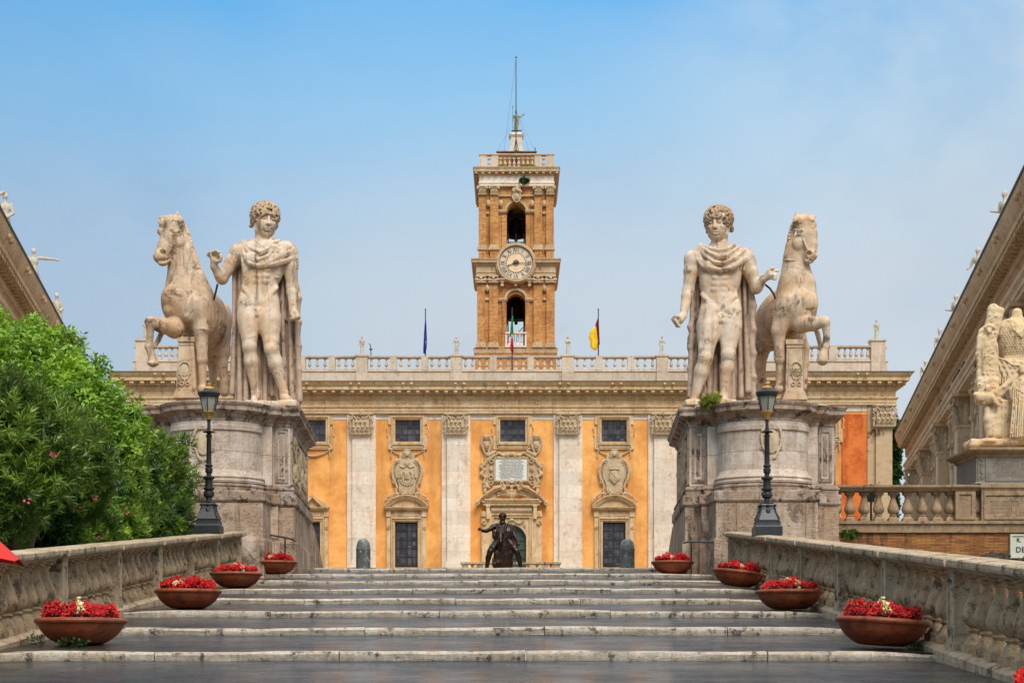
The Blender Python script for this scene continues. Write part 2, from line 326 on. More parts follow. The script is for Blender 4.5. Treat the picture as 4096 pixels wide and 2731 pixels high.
class MB:
    def __init__(s): s.v = []; s.f = []
    def add(s, vs, fs):
        o = len(s.v); s.v += [tuple(p) for p in vs]; s.f += [tuple(i+o for i in q) for q in fs]; return s
    def box(s, x0, x1, y0, y1, z0, z1):
        if x0 > x1: x0, x1 = x1, x0
        if z0 > z1: z0, z1 = z1, z0
        if y0 > y1: y0, y1 = y1, y0
        return s.add([(x0,y0,z0),(x1,y0,z0),(x1,y1,z0),(x0,y1,z0),(x0,y0,z1),(x1,y0,z1),(x1,y1,z1),(x0,y1,z1)],
              [(0,3,2,1),(4,5,6,7),(0,1,5,4),(1,2,6,5),(2,3,7,6),(3,0,4,7)])
    def taper(s, cx, cy, z0, z1, a0, b0, a1, b1):    # box with different half sizes below and above
        return s.add([(cx-a0,cy-b0,z0),(cx+a0,cy-b0,z0),(cx+a0,cy+b0,z0),(cx-a0,cy+b0,z0),(cx-a1,cy-b1,z1),(cx+a1,cy-b1,z1),(cx+a1,cy+b1,z1),(cx-a1,cy+b1,z1)],
              [(0,3,2,1),(4,5,6,7),(0,1,5,4),(1,2,6,5),(2,3,7,6),(3,0,4,7)])
    def prism(s, pts, y0, y1):       # polygon in (x, z), thick in y ; given counter-clockwise seen from -y
        n = len(pts)
        vs = [(x, y0, z) for x, z in pts]+[(x, y1, z) for x, z in pts]
        fs = [tuple(range(n)), tuple(range(2*n-1, n-1, -1))]
        fs += [(i, i+n, (i+1) % n+n, (i+1) % n) for i in range(n)]
        return s.add(vs, fs)
    def lathe(s, cx, cy, prof, n=16, flat=0.):
        vs = []; fs = []
        for r, z in prof:
            for i in range(n):
                a = 2*math.pi*(i+flat)/n; vs.append((cx+r*math.cos(a), cy+r*math.sin(a), z))
        for k in range(len(prof)-1):
            for i in range(n):
                j = (i+1) % n; fs.append((k*n+i, k*n+j, (k+1)*n+j, (k+1)*n+i))
        fs.append(tuple(range(n-1, -1, -1))); fs.append(tuple((len(prof)-1)*n+i for i in range(n)))
        return s.add(vs, fs)
    def tube(s, path, rad, n=8, cap=True):
        path = [Vector(p) for p in path]
        if not hasattr(rad, '__len__'): rad = [rad]*len(path)
        vs = []; fs = []; up = None
        for i, p in enumerate(path):
            t = (path[min(i+1, len(path)-1)]-path[max(i-1, 0)]).normalized()
            if up is None: up = Vector((0, 0, 1)) if abs(t.z) < .9 else Vector((1, 0, 0))
            a = t.cross(up)
            if a.length < 1e-4: a = t.orthogonal()
            a.normalize(); b = a.cross(t).normalized(); up = b
            for k in range(n):
                w = 2*math.pi*k/n; vs.append(p+(a*math.cos(w)+b*math.sin(w))*rad[i])
        for i in range(len(path)-1):
            for k in range(n):
                j = (k+1) % n; fs.append((i*n+k, i*n+j, (i+1)*n+j, (i+1)*n+k))
        if cap: fs.append(tuple(range(n-1, -1, -1))); fs.append(tuple((len(path)-1)*n+k for k in range(n)))
        return s.add(vs, fs)
    def mould(s, foot, prof, capb=True, capt=True):
        """foot: closed counter-clockwise (x, y) outline; prof: list of (outward offset, z) from bottom to top"""
        n = len(foot); P = [Vector(p) for p in foot]; off = []
        for i in range(n):
            e0 = (P[i]-P[i-1]).normalized(); e1 = (P[(i+1) % n]-P[i]).normalized()
            n0 = Vector((e0.y, -e0.x)); n1 = Vector((e1.y, -e1.x)); m = n0+n1
            if m.length < 1e-6: m = n0
            m.normalize(); off.append(m/max(.35, m.dot(n0)))
        vs = [(P[i].x+off[i].x*o, P[i].y+off[i].y*o, z) for o, z in prof for i in range(n)]
        fs = [(k*n+i, k*n+(i+1) % n, (k+1)*n+(i+1) % n, (k+1)*n+i) for k in range(len(prof)-1) for i in range(n)]
        if capb: fs.append(tuple(range(n-1, -1, -1)))
        if capt: fs.append(tuple((len(prof)-1)*n+i for i in range(n)))
        return s.add(vs, fs)
    def run(s, prof, x0, x1):        # profile (y, z) swept along x ; closed polygon
        n = len(prof)
        vs = [(x0, y, z) for y, z in prof]+[(x1, y, z) for y, z in prof]
        fs = [tuple(range(n)), tuple(range(2*n-1, n-1, -1))]+[(i, i+n, (i+1) % n+n, (i+1) % n) for i in range(n)]
        return s.add(vs, fs)
    def ball(s, c, r, n=10, m=7):
        if not hasattr(r, '__len__'): r = (r, r, r)
        vs = [(c[0], c[1], c[2]-r[2])]; fs = []
        for j in range(1, m):
            ph = math.pi*j/m-math.pi/2
            for i in range(n):
                a = 2*math.pi*i/n; vs.append((c[0]+r[0]*math.cos(ph)*math.cos(a), c[1]+r[1]*math.cos(ph)*math.sin(a), c[2]+r[2]*math.sin(ph)))
        vs.append((c[0], c[1], c[2]+r[2]))
        for i in range(n):
            fs.append((0, 1+(i+1) % n, 1+i)); fs.append((len(vs)-1, 1+(m-2)*n+i, 1+(m-2)*n+(i+1) % n))
        for j in range(m-2):
            for i in range(n): fs.append((1+j*n+i, 1+j*n+(i+1) % n, 1+(j+1)*n+(i+1) % n, 1+(j+1)*n+i))
        return s.add(vs, fs)
    def xform(s, fn): s.v = [tuple(fn(Vector(p))) for p in s.v]; return s

def wloc(o):
    p = Vector((0, 0, 0)); 
    while o is not None: p += o.location; o = o.parent
    return p
def link_mesh(name, me, mat, parent=None):
    if mat: me.materials.append(M(mat) if isinstance(mat, str) else mat)
    o = bpy.data.objects.new(name, me); COL.objects.link(o)
    if parent is not None: o.parent = parent
    return o
def obj(name, mb, mat, parent=None, smooth=False, recalc=True, loc=None):
    """mb is in world coordinates; stored relative to its parent (or to loc)"""
    base = wloc(parent) if parent is not None else Vector(loc or (0, 0, 0))
    me = bpy.data.meshes.new(name)
    vs = np.array(mb.v, dtype=float)-np.array(base)[None, :]
    me.from_pydata(vs.tolist(), [], mb.f); me.update()
    if recalc:
        import bmesh
        bm = bmesh.new(); bm.from_mesh(me); bmesh.ops.recalc_face_normals(bm, faces=bm.faces); bm.to_mesh(me); bm.free()
    if smooth:
        me.shade_smooth()
        try: me.set_sharp_from_angle(angle=R(38))
        except Exception: pass
    o = link_mesh(name, me, mat, parent)
    if parent is None and loc is not None: o.location = loc
    return o
def tag(o, label=None, cat=None, group=None, kind=None):
    if label: o['label'] = label
    if cat: o['category'] = cat
    if group: o['group'] = group
    if kind: o['kind'] = kind
    return o
def thing(name, label, cat, loc, group=None):
    o = bpy.data.objects.new(name, None); COL.objects.link(o); o.location = loc; o.empty_display_size = .3
    return tag(o, label, cat, group)
def copy_tree(o, parent=None):
    c = o.copy(); COL.objects.link(c)
    if parent is not None: c.parent = parent
    for ch in [x for x in CH_OF.get(o.name, [])]: copy_tree(ch, c)
    return c
CH_OF = {}
def remember(root):      # children lists are looked up once
    CH_OF.clear()
    def rec(o):
        CH_OF[o.name] = list(o.children)
        for c in o.children: rec(c)
    rec(root)
def text_mb(s, size, mat, parent, x, y, z, name='lettering', align='LEFT', sx=1.0, depth=.004, face='-y', weight=0.0):
    """raised lettering in the plane facing -y, baseline at (x, z)"""
    cu = bpy.data.curves.new('t', 'FONT'); cu.body = s; cu.size = size; cu.align_x = align; cu.extrude = depth; cu.space_character = 1.08; cu.offset = weight
    t = bpy.data.objects.new('t', cu); COL.objects.link(t)
    dg = bpy.context.evaluated_depsgraph_get(); me = bpy.data.meshes.new_from_object(t.evaluated_get(dg))
    n = len(me.vertices); co = np.empty(n*3); me.vertices.foreach_get('co', co); co = co.reshape(-1, 3)
    out = np.stack([co[:, 0]*sx+x, -co[:, 2]+y, co[:, 1]+z], 1)
    base = wloc(parent) if parent is not None else Vector((0, 0, 0))
    out -= np.array(base)[None, :]
    me.vertices.foreach_set('co', out.ravel()); me.update(); me.materials.clear()
    bpy.data.objects.remove(t); bpy.data.curves.remove(cu)
    me.name = name
    return link_mesh(name, me, mat, parent)

# ---------------------------------------------------------------- sculpting: smooth unions of solids, turned into one surface
def nets(Fg, org, h):
    S = Fg < 0
    nx, ny, nz = Fg.shape
    cs = [(i, j, k) for i in (0, 1) for j in (0, 1) for k in (0, 1)]
    cnt = np.zeros((nx-1, ny-1, nz-1), dtype=np.int8)
    for i, j, k in cs: cnt += S[i:nx-1+i, j:ny-1+j, k:nz-1+k]
    act = (cnt > 0) & (cnt < 8)
    idx = -np.ones(act.shape, dtype=np.int64); A = np.argwhere(act); idx[act] = np.arange(len(A))
    acc = np.zeros((len(A), 3)); num = np.zeros(len(A))
    for a in cs:
        for ax in range(3):
            if a[ax] == 1: continue
            b = list(a); b[ax] = 1
            fa = Fg[A[:, 0]+a[0], A[:, 1]+a[1], A[:, 2]+a[2]]; fb = Fg[A[:, 0]+b[0], A[:, 1]+b[1], A[:, 2]+b[2]]
            m = (fa < 0) != (fb < 0); t = np.zeros(len(A)); t[m] = fa[m]/(fa[m]-fb[m])
            p = np.tile(np.array(a, float), (len(A), 1)); p[:, ax] += t
            acc[m] += p[m]; num[m] += 1
    V = (A+acc/np.maximum(num, 1)[:, None])*h+np.array(org)
    faces = []
    for ax in range(3):
        o1, o2 = [(1, 2), (2, 0), (0, 1)][ax]
        sl = [slice(None)]*3; sl[ax] = slice(0, -1); s2 = [slice(None)]*3; s2[ax] = slice(1, None)
        a = S[tuple(sl)]; b = S[tuple(s2)]
        E = np.argwhere(a != b); E = E[(E[:, o1] > 0) & (E[:, o2] > 0) & (E[:, o1] < Fg.shape[o1]-1) & (E[:, o2] < Fg.shape[o2]-1)]
        if not len(E): continue
        ins = a[E[:, 0], E[:, 1], E[:, 2]]
        def g(d1, d2):
            c = E.copy(); c[:, o1] -= d1; c[:, o2] -= d2; return idx[c[:, 0], c[:, 1], c[:, 2]]
        q = np.stack([g(1, 1), g(0, 1), g(0, 0), g(1, 0)], 1)
        q[~ins] = q[~ins][:, ::-1]
        faces.append(q)
    return V, np.concatenate(faces)

class Sculpt:
    """prims: capsules, ellipsoids and boxes in world metres. Points may be given as photo pixels through conv."""
    def __init__(s, conv=None, px=1.0): s.p = []; s.conv = conv or (lambda x, y, t: Vector((x, y, t))); s.px = px
    def c(s, a, b, ra, rb=None, k=.0, op='u', fl=1.0):
        rb = ra if rb is None else rb
        s.p.append(('c', np.array(s.conv(*a)), np.array(s.conv(*b)), ra*s.px, rb*s.px, k*s.px, op, fl)); return s
    def chain(s, pts, rs, k=0., op='u', fl=1.0):
        if not hasattr(rs, '__len__'): rs = [rs]*len(pts)
        for i in range(len(pts)-1): s.c(pts[i], pts[i+1], rs[i], rs[i+1], k, op, fl)
        return s
    def e(s, c, r, k=0., op='u', rot=0., rz=0.):
        # radii (across, depth, height); rot tilts in the picture plane (degrees, clockwise seen), rz turns about the vertical
        s.p.append(('e', np.array(s.conv(*c)), np.array((r[0], r[2], r[1]), float)*s.px, (R(rot), R(rz)), None, k*s.px, op, 1)); return s
    def b(s, c, r, k=0., op='u', rot=0., rz=0., rd=0.):
        s.p.append(('b', np.array(s.conv(*c)), np.array((r[0], r[2], r[1]), float)*s.px, (R(rot), R(rz)), rd*s.px, k*s.px, op, 1)); return s
    def mesh(s, h, disp=None, pad=3):
        lo = np.full(3, 1e9); hi = -lo
        for q in s.p:
            if q[6] == 's': continue
            if q[0] == 'c':
                r = max(q[3], q[4]); lo = np.minimum(lo, np.minimum(q[1], q[2])-r); hi = np.maximum(hi, np.maximum(q[1], q[2])+r)
            else:
                r = q[2].max()*1.2 if q[0] == 'e' else np.linalg.norm(q[2]); lo = np.minimum(lo, q[1]-r); hi = np.maximum(hi, q[1]+r)
        lo -= pad*h; hi += pad*h
        n = np.ceil((hi-lo)/h).astype(int)+1
        Fg = np.full(n, 9.9, dtype=np.float32)
        for q in s.p:
            k = max(q[5], 1e-6)
            if q[0] == 'c': r = max(q[3], q[4]); a = np.minimum(q[1], q[2])-r; b = np.maximum(q[1], q[2])+r
            else: r = np.linalg.norm(q[2]) if q[0] == 'b' else q[2].max(); a = q[1]-r; b = q[1]+r
            m = k+2.5*h
            i0 = np.clip(np.floor((a-m-lo)/h).astype(int), 0, n-1); i1 = np.clip(np.ceil((b+m-lo)/h).astype(int)+1, 1, n)
            if (i1 <= i0).any(): continue
            X = (np.arange(i0[0], i1[0])*h+lo[0]).astype(np.float32)[:, None, None]
            Y = (np.arange(i0[1], i1[1])*h+lo[1]).astype(np.float32)[None, :, None]
            Z = (np.arange(i0[2], i1[2])*h+lo[2]).astype(np.float32)[None, None, :]
            if q[0] == 'c':
                A, B = q[1], q[2]; d = B-A; L = float(d@d)+1e-12; fl = q[7]
                dx, dy, dz = X-A[0], Y-A[1], Z-A[2]
                t = np.clip((dx*d[0]+dy*d[1]+dz*d[2])/L, 0, 1)
                D = np.sqrt((dx-t*d[0])**2+((dy-t*d[1])/fl)**2+(dz-t*d[2])**2)-(q[3]+(q[4]-q[3])*t)
            else:
                dx, dy, dz = X-q[1][0], Y-q[1][1], Z-q[1][2]
                rt, rz = q[3]
                if rz: c, sn = math.cos(rz), math.sin(rz); dx, dy = dx*c+dy*sn, -dx*sn+dy*c
                if rt: c, sn = math.cos(rt), math.sin(rt); dx, dz = dx*c-dz*sn, dx*sn+dz*c
                rr = q[2]
                if q[0] == 'e':
                    k0 = np.sqrt((dx/rr[0])**2+(dy/rr[1])**2+(dz/rr[2])**2)
                    k1 = np.sqrt((dx/rr[0]**2)**2+(dy/rr[1]**2)**2+(dz/rr[2]**2)**2)+1e-9
                    D = k0*(k0-1)/k1
                else:
                    rd = q[4]; ax = np.abs(dx)-rr[0]+rd; ay = np.abs(dy)-rr[1]+rd; az = np.abs(dz)-rr[2]+rd
                    D = np.sqrt(np.maximum(ax, 0)**2+np.maximum(ay, 0)**2+np.maximum(az, 0)**2)+np.minimum(np.maximum(ax, np.maximum(ay, az)), 0)-rd
            sub = Fg[i0[0]:i1[0], i0[1]:i1[1], i0[2]:i1[2]]
            if q[6] == 'u':
                hh = np.maximum(k-np.abs(sub-D), 0)/k; np.copyto(sub, np.minimum(sub, D)-hh*hh*k*.25)
            else:
                D = -D; hh = np.maximum(k-np.abs(sub-D), 0)/k; np.copyto(sub, np.maximum(sub, D)+hh*hh*k*.25)
        if disp is not None:
            X = (np.arange(n[0])*h+lo[0])[:, None, None]; Y = (np.arange(n[1])*h+lo[1])[None, :, None]; Z = (np.arange(n[2])*h+lo[2])[None, None, :]
            Fg = Fg+disp(X, Y, Z)
        return nets(Fg, lo, h)
    def obj(s, name, h, mat, parent=None, loc=None, disp=None, sharp=False):
        V, Q = s.mesh(h, disp)
        base = wloc(parent) if parent is not None else Vector(loc or (0, 0, 0))
        me = bpy.data.meshes.new(name); V = V-np.array(base)[None, :]
        me.vertices.add(len(V)); me.vertices.foreach_set('co', V.astype(np.float32).ravel())
        me.loops.add(Q.size); me.loops.foreach_set('vertex_index', Q.ravel().astype(np.int32))
        me.polygons.add(len(Q)); me.polygons.foreach_set('loop_start', np.arange(0, Q.size, 4, dtype=np.int32))
        try: me.polygons.foreach_set('loop_total', np.full(len(Q), 4, dtype=np.int32))
        except Exception: pass
        me.update(calc_edges=True); me.validate(); me.shade_smooth()
        o = link_mesh(name, me, mat, parent)
        if parent is None and loc is not None: o.location = loc
        return o
def lumps(amp, f, seed=0):        # cheap chiselled roughness for sculpt fields
    rs = np.random.RandomState(seed); D = rs.randn(7, 3)*f; ph = rs.rand(7)*6.28
    def fn(X, Y, Z):
        o = 0
        for d, q in zip(D, ph): o = o+np.sin(X*d[0]+Y*d[1]+Z*d[2]+q)
        return (o*amp/3).astype(np.float32)
    return fn
# ---------------------------------------------------------------- ground, ramp, piazza
PZ = 4.25                                   # level of the piazza
def XL(d): return -6.1-.0336*(d-20)         # inner faces of the two balustrades
def XR(d): return 4.83+.023*(d-15.85)
def ZR(d): return .089*d
STEPS = [7.3, 11.3, 15.3, 19.3, 23.3, 27.2, 31.0, 35.1, 39.1, 43.3, 47.7]
def hm(u): return math.sin(u*2.1)*.006+math.sin(u*.7+1)*.008
def setting():
    mb = MB(); mb.add([(-1500, -300, -.6), (1500, -300, -.6), (1500, 2500, -.6), (-1500, 2500, -.6)], [(0, 1, 2, 3)])
    tag(obj('ground', mb, 'ground_earth'), kind='structure')
    mb = MB()
    for sx, f in ((-1, XL), (1, XR)):
        vs = []; fs = []; n = 12; ds = [-6+i*(51.2+(3 if sx < 0 else -.0))/n for i in range(n+1)]
        for i, d in enumerate(ds):
            x0 = f(d)+sx*.35
            for k in range(6):
                x = x0+sx*(k/5)**1.5*60; vs.append((x, d, max(-.55, ZR(d)-.12-(.5 if k else 0)+.1*math.sin(x+d))))
        for i in range(n):
            for k in range(5): a = i*6+k; fs.append((a, a+1, a+7, a+6))
        mb.add(vs, fs)
    tag(obj('hillside', mb, 'ground_earth', smooth=True), kind='structure')
    mb = MB(); 
    mb.add([(-140, 49.0, PZ), (140, 49.0, PZ), (140, 230, PZ), (-140, 230, PZ)], [(0, 1, 2, 3)])
    tag(obj('piazza', mb, 'piazza_paving'), kind='structure')
    # the ramp: sloping treads between low rounded kerbs
    mb = MB(); kb = MB(); prev = -3.
    for k, d in enumerate(STEPS+[49.1]):
        d0 = prev; z0 = ZR(d0); d1 = d; z1 = ZR(d1)-.10 if k < len(STEPS) else PZ
        if k == len(STEPS): z0 = PZ
        nx = 22; vs = []; fs = []
        for j in range(3):
            t = j/2; dd = d0+.05+(d1-d0)*t
            for i in range(nx+1):
                a = i/nx; x = (XL(dd)-.1)*(1-a)+(XR(dd)+.1)*a
                vs.append((x, dd, z0-.006+(z1-z0)*t+hm(x)*(1-t)))
        for j in range(2):
            for i in range(nx): a = j*(nx+1)+i; fs.append((a, a+1, a+nx+2, a+nx+1))
        mb.add(vs, fs)
        if k < len(STEPS):
            rnd = random.Random(k); x = XL(d)-.02; z = ZR(d)
            while x < XR(d):
                w = rnd.uniform(1.7, 2.9); x1 = min(x+w, XR(d)+.02)
                if XR(d)-x1 < .6: x1 = XR(d)+.02
                dz = rnd.uniform(-.008, .008); dy = rnd.uniform(-.015, .015)
                pr = [(0.02, -.14), (-.0, -.11), (-.012, -.06), (-.018, -.03), (.0, -.008), (.03, 0), (.10, .006), (.30, .006), (.34, -.012), (.34, -.14)]
                m = max(2, int((x1-x-.012)/.35)); vs = []
                for i in range(m+1):
                    xx = x+.006+(x1-x-.012)*i/m
                    e = min(abs(xx-XL(d)), abs(xx-XR(d))); bow = -.03*max(0, 1-e/.9)**2
                    rr = .8 if i in (0, m) else 1
                    for (py, pz) in pr: vs.append((xx, d+dy+py+rnd.uniform(-.011, .011)+(0 if rr == 1 else .004), z+dz+hm(xx)+bow+pz*1.0+rnd.uniform(-.006, .006)))
                q = len(pr); fs = [(i*q+j, (i+1)*q+j, (i+1)*q+(j+1) % q, i*q+(j+1) % q) for i in range(m) for j in range(q)]
                fs += [tuple(range(q-1, -1, -1)), tuple(m*q+j for j in range(q))]
                kb.add(vs, fs); x = x1
        prev = d
    tag(obj('stair_ramp', mb, 'wet_paving', smooth=True), kind='structure')
    tag(obj('step_kerbs', kb, 'kerb_stone', smooth=True), kind='structure')
setting()

# ---------------------------------------------------------------- balustrades
def baluster_mesh(h=.80, r=.158, n=14, mat='baluster_stone', stair=False):
    mb = MB()
    if stair:      # tall square foot, low belly, thin neck
        mb.box(-.135, .135, -.135, .135, -.06, h*.12); mb.taper(0, 0, h*.12, h*.26, .115, .115, .055, .055)
        prof = [(.055, .25), (.085, .27), (.098, .29), (.085, .31), (.07, .325), (.10, .35), (.138, .385), (.155, .43), (.158, .47), (.148, .53), (.122, .61), (.09, .69), (.066, .76), (.055, .82), (.058, .85), (.082, .865), (.082, .885), (.062, .90), (.07, .915)]
    else:
        mb.box(-.135, .135, -.135, .135, -.035, h*.10); mb.taper(0, 0, h*.10, h*.19, .12, .12, .07, .07)
        prof = [(.075, .18), (.105, .20), (.105, .225), (.075, .24), (.085, .26), (.125, .30), (.152, .36), (.158, .41), (.150, .47), (.128, .55), (.100, .64), (.078, .73), (.070, .79), (.070, .83), (.092, .845), (.092, .87), (.075, .885), (.08, .90)]
    mb.lathe(0, 0, [(a*r/.158, b*h) for a, b in prof], n)
    mb.box(-.095, .095, -.095, .095, h*.91, h*.95) if stair else mb.box(-.11, .11, -.11, .11, h*.895, h*.94)
    mb.box(-.12, .12, -.12, .12, h*.948, h+.045)
    me = obj('baluster', mb, mat, smooth=True); d = me.data; bpy.data.objects.remove(me); return d
BAL = baluster_mesh(.92, .152, stair=True)
def side_balustrade(side, posts, f, name, label):
    sx = -1 if side == 'l' else 1
    t = thing(name, label, 'balustrade', (f(posts[0]), posts[0], ZR(posts[0])))
    d0, d1 = posts[0]-.25, posts[-1]+.2
    def sweep(mb, prof, a, b):    # prof (across outward from the inner face, above the ramp)
        n = len(prof); vs = []
        for d in (a, b): vs += [(f(d)+sx*o, d, ZR(d)+z) for o, z in prof]
        mb.add(vs, [tuple(range(n)), tuple(range(2*n-1, n-1, -1))]+[(i, i+n, (i+1) % n+n, (i+1) % n) for i in range(n)])
    base = MB(); cap = MB()
    sweep(base, [(-.05, -.4), (-.05, .02), (-.01, .045), (.02, .06), (.38, .06), (.41, .045), (.45, .02), (.45, -.4)], d0, d1)
    bp = [(.03, .945), (.03, .96), (-.01, .97), (-.035, .985), (-.075, 1.0), (-.085, 1.03), (-.085, 1.075), (-.07, 1.09), (.2, 1.105), (.47, 1.09), (.485, 1.075), (.485, 1.03), (.475, 1.0), (.435, .985), (.41, .97), (.37, .96), (.37, .945)]
    for i in range(len(posts)-1):
        a, b = posts[i]+.21, posts[i+1]-.21
        rnd = random.Random(i); cutp = []
        sweep(cap, bp, a+.012, b-.012)
    pp = [(o+(-.03 if o < .2 else .03), z+(.0025 if z > 1 else 0)) for o, z in bp]
    for d in posts: sweep(cap, pp, d-.21, d+.21)
    obj('base', base, 'rail_stone', t); obj('cap_rail', cap, 'rail_stone', t)
    for d in posts:
        mb = MB(); x0, x1 = f(d)+sx*.03, f(d)+sx*.37; xa, xb = min(x0, x1), max(x0, x1)
        z0, z1 = ZR(d)+.04, ZR(d)+.965
        mb.box(xa, xb, d-.14, d+.14, z0, z1)
        xi = f(d)+sx*.03        # raised frame on the inner face, and a plinth
        for (ya, yb, za, zb) in ((-.14, -.10, z0, z1), (.10, .14, z0, z1), (-.10, .10, z1-.12, z1), (-.10, .10, z0, z0+.16)):
            mb.box(min(xi, xi-sx*.02), max(xi, xi-sx*.02), d+ya, d+yb, za, zb)
        mb.box(min(xi+sx*.0, xi-sx*.035), max(xi, xi-sx*.035), d-.18, d+.18, z0-.1, z0+.09)
        mb.box(xa+.03, xb-.03, d-.152, d-.14, z0+.2, z1-.14)
        obj('post', mb, 'rail_stone', t)
    for i in range(len(posts)-1):
        a, b = posts[i]+.15, posts[i+1]-.15; n = 7
        for k in range(n):
            d = a+(b-a)*(k+.5)/n
            o = bpy.data.objects.new('baluster', BAL); COL.objects.link(o); o.parent = t
            o.location = Vector((f(d)+sx*.2, d, ZR(d)+.04))-t.location
            rnd = random.Random(i*10+k); o.rotation_euler = (0, 0, rnd.choice((0, R(90), R(180), R(270)))+rnd.uniform(-.03, .03))
    return t
LP = [11.9, 15.75, 19.6, 23.4, 27.2, 31.0, 34.8, 38.6, 42.5]
RP = [7.4, 11.2, 15.0, 18.8, 22.6, 26.3, 30.2, 34.3, 38.4, 42.2]
side_balustrade('l', LP, XL, 'stair_balustrade', 'travertine balustrade on the left of the stair ramp, in front of the bushes')
side_balustrade('r', RP, XR, 'stair_balustrade', 'travertine balustrade on the right of the stair ramp, below the brick wall')

# ---------------------------------------------------------------- flower bowls
def bowl_proto(seed, white):
    t = thing('flower_bowl', 'x', 'flower bowl', (0, 0, 0), 'terracotta flower bowls on the stair ramp')
    mb = MB(); mb.lathe(0, 0, [(.20, .0), (.27, 0), (.30, .012), (.37, .05), (.44, .105), (.49, .165), (.522, .225), (.53, .245), (.545, .248), (.562, .262), (.568, .285), (.558, .308), (.535, .318), (.51, .312), (.49, .29), (.46, .27), (.2, .26)], 40)
    obj('bowl', mb, 'terracotta', t, smooth=True)
    mb = MB(); mb.lathe(0, 0, [(.47, .255), (.40, .285), (.01, .30)], 20); obj('soil', mb, 'soil', t)
    rnd = random.Random(seed); red = MB(); wh = MB(); lf = MB()
    hgt = [rnd.uniform(.11, .22) for _ in range(12)]
    for i in range(1050):
        a = rnd.uniform(0, 6.283); r = .455*math.sqrt(rnd.random()); x, y = r*math.cos(a), r*math.sin(a)
        hh = .29+hgt[int(a/6.284*12)]*(1-.35*(r/.455)**3)*rnd.uniform(.15, 1.05)+.03*math.sin(x*17+seed)+.02
        iswhite = abs(x-(.02 if seed % 2 else -.04)) < .10*white and rnd.random() < .8
        tgt = wh if iswhite else red
        if rnd.random() < .24:
            tgt = lf
            for q in range(2):
                dx = Vector((rnd.uniform(-1, 1), rnd.uniform(-1, 1), rnd.uniform(-.3, .6))).normalized(); sd_ = dx.orthogonal().normalized()
                c = Vector((x, y, hh-.05)); s_ = rnd.uniform(.022, .045)
                tgt.add([c-dx*s_*.3, c+sd_*s_*.6+dx*s_*.5, c+dx*s_*1.4, c-sd_*s_*.6+dx*s_*.5], [(0, 1, 2, 3)])
        else:
            for q in range(5):
                dx = Vector((rnd.gauss(0, 1), rnd.gauss(0, 1), rnd.gauss(.5, 1))).normalized(); sd_ = dx.orthogonal().normalized(); s_ = rnd.uniform(.011, .023)
                c = Vector((x, y, hh))+Vector((rnd.gauss(0, .013), rnd.gauss(0, .013), rnd.gauss(0, .016)))
                n_ = dx.cross(sd_)*s_*.4
                tgt.add([c-dx*s_+n_, c+sd_*s_, c+dx*s_+n_, c-sd_*s_], [(0, 1, 2), (0, 2, 3)])
    for i in range(260):
        a = rnd.uniform(0, 6.283); r = .44*math.sqrt(rnd.random()); c = Vector((r*math.cos(a), r*math.sin(a), .29+rnd.uniform(0, .09)))
        dx = Vector((rnd.gauss(0, 1), rnd.gauss(0, 1), .5)).normalized(); sd_ = dx.orthogonal().normalized(); s_ = .035
        lf.add([c-dx*s_, c+sd_*s_*.7, c+dx*s_, c-sd_*s_*.7], [(0, 1, 2, 3)])
    obj('leaves', lf, 'begonia_leaf', t, recalc=False); obj('red_flowers', red, 'petal_red', t, recalc=False)
    if wh.v: obj('white_flowers', wh, 'petal_white', t, recalc=False)
    return t
def bowls():
    bl = [(186, 20.9, 'l', 2, 0, 'terracotta bowl of red and cream begonias, largest on the left of the ramp', 0),
          (432, 28.4, 'l', 1, 0, 'terracotta bowl of red begonias, second from the front on the left', 0),
          (542, 36.2, 'l', 3, 0, 'terracotta bowl of red begonias, third from the front on the left', 0),
          (633, 43.56, 'l', 1, 0, 'terracotta bowl of red begonias on the top step beside the left pedestal', 0),
          (2024, 20.2, 'r', 2, 4, 'tilted terracotta bowl of red and white begonias, large and near on the right', 0),
          (1813, 28.0, 'r', 3, 0, 'level terracotta bowl of red begonias, second in the row by the right balustrade', 0),
          (1693, 35.9, 'r', 1, 7, 'terracotta bowl of red begonias leaning right beside the far end of the right balustrade', 0),
          (1545, 43.9, 'r', 1, 0, 'terracotta bowl of red begonias in front of the straight black handrail on the right', 0),
          (2474, 12.6, 'r', 0, 0, 'bowl of red begonias cut off by the bottom right corner of the view', 0)]
    protos = {0: bowl_proto(5, 0), 1: bowl_proto(3, .4), 2: bowl_proto(8, .5), 3: bowl_proto(13, .3)}
    used = set()
    for i, (u, d, s_, k, tilt, lab, _) in enumerate(bl):
        p = protos[k]
        if k not in used: o = p; used.add(k)
        else: remember(p); o = copy_tree(p)
        o['label'] = lab
        # stand on the tread
        kk = max([q for q in range(len(STEPS)) if STEPS[q] < d]); a, b = STEPS[kk], STEPS[kk+1]; t = (d-a)/(b-a); z = ZR(a)+(ZR(b)-.10-ZR(a))*t
        o.location = ((u-1176)*d/3856, d, z+.004+.27*math.sin(R(tilt))); o.rotation_euler = (0, R(tilt), R(random.Random(i).uniform(0, 360)) if not tilt else 0)
        if not tilt: o.rotation_euler = (0, 0, random.Random(i).uniform(-.5, .5))
bowls()

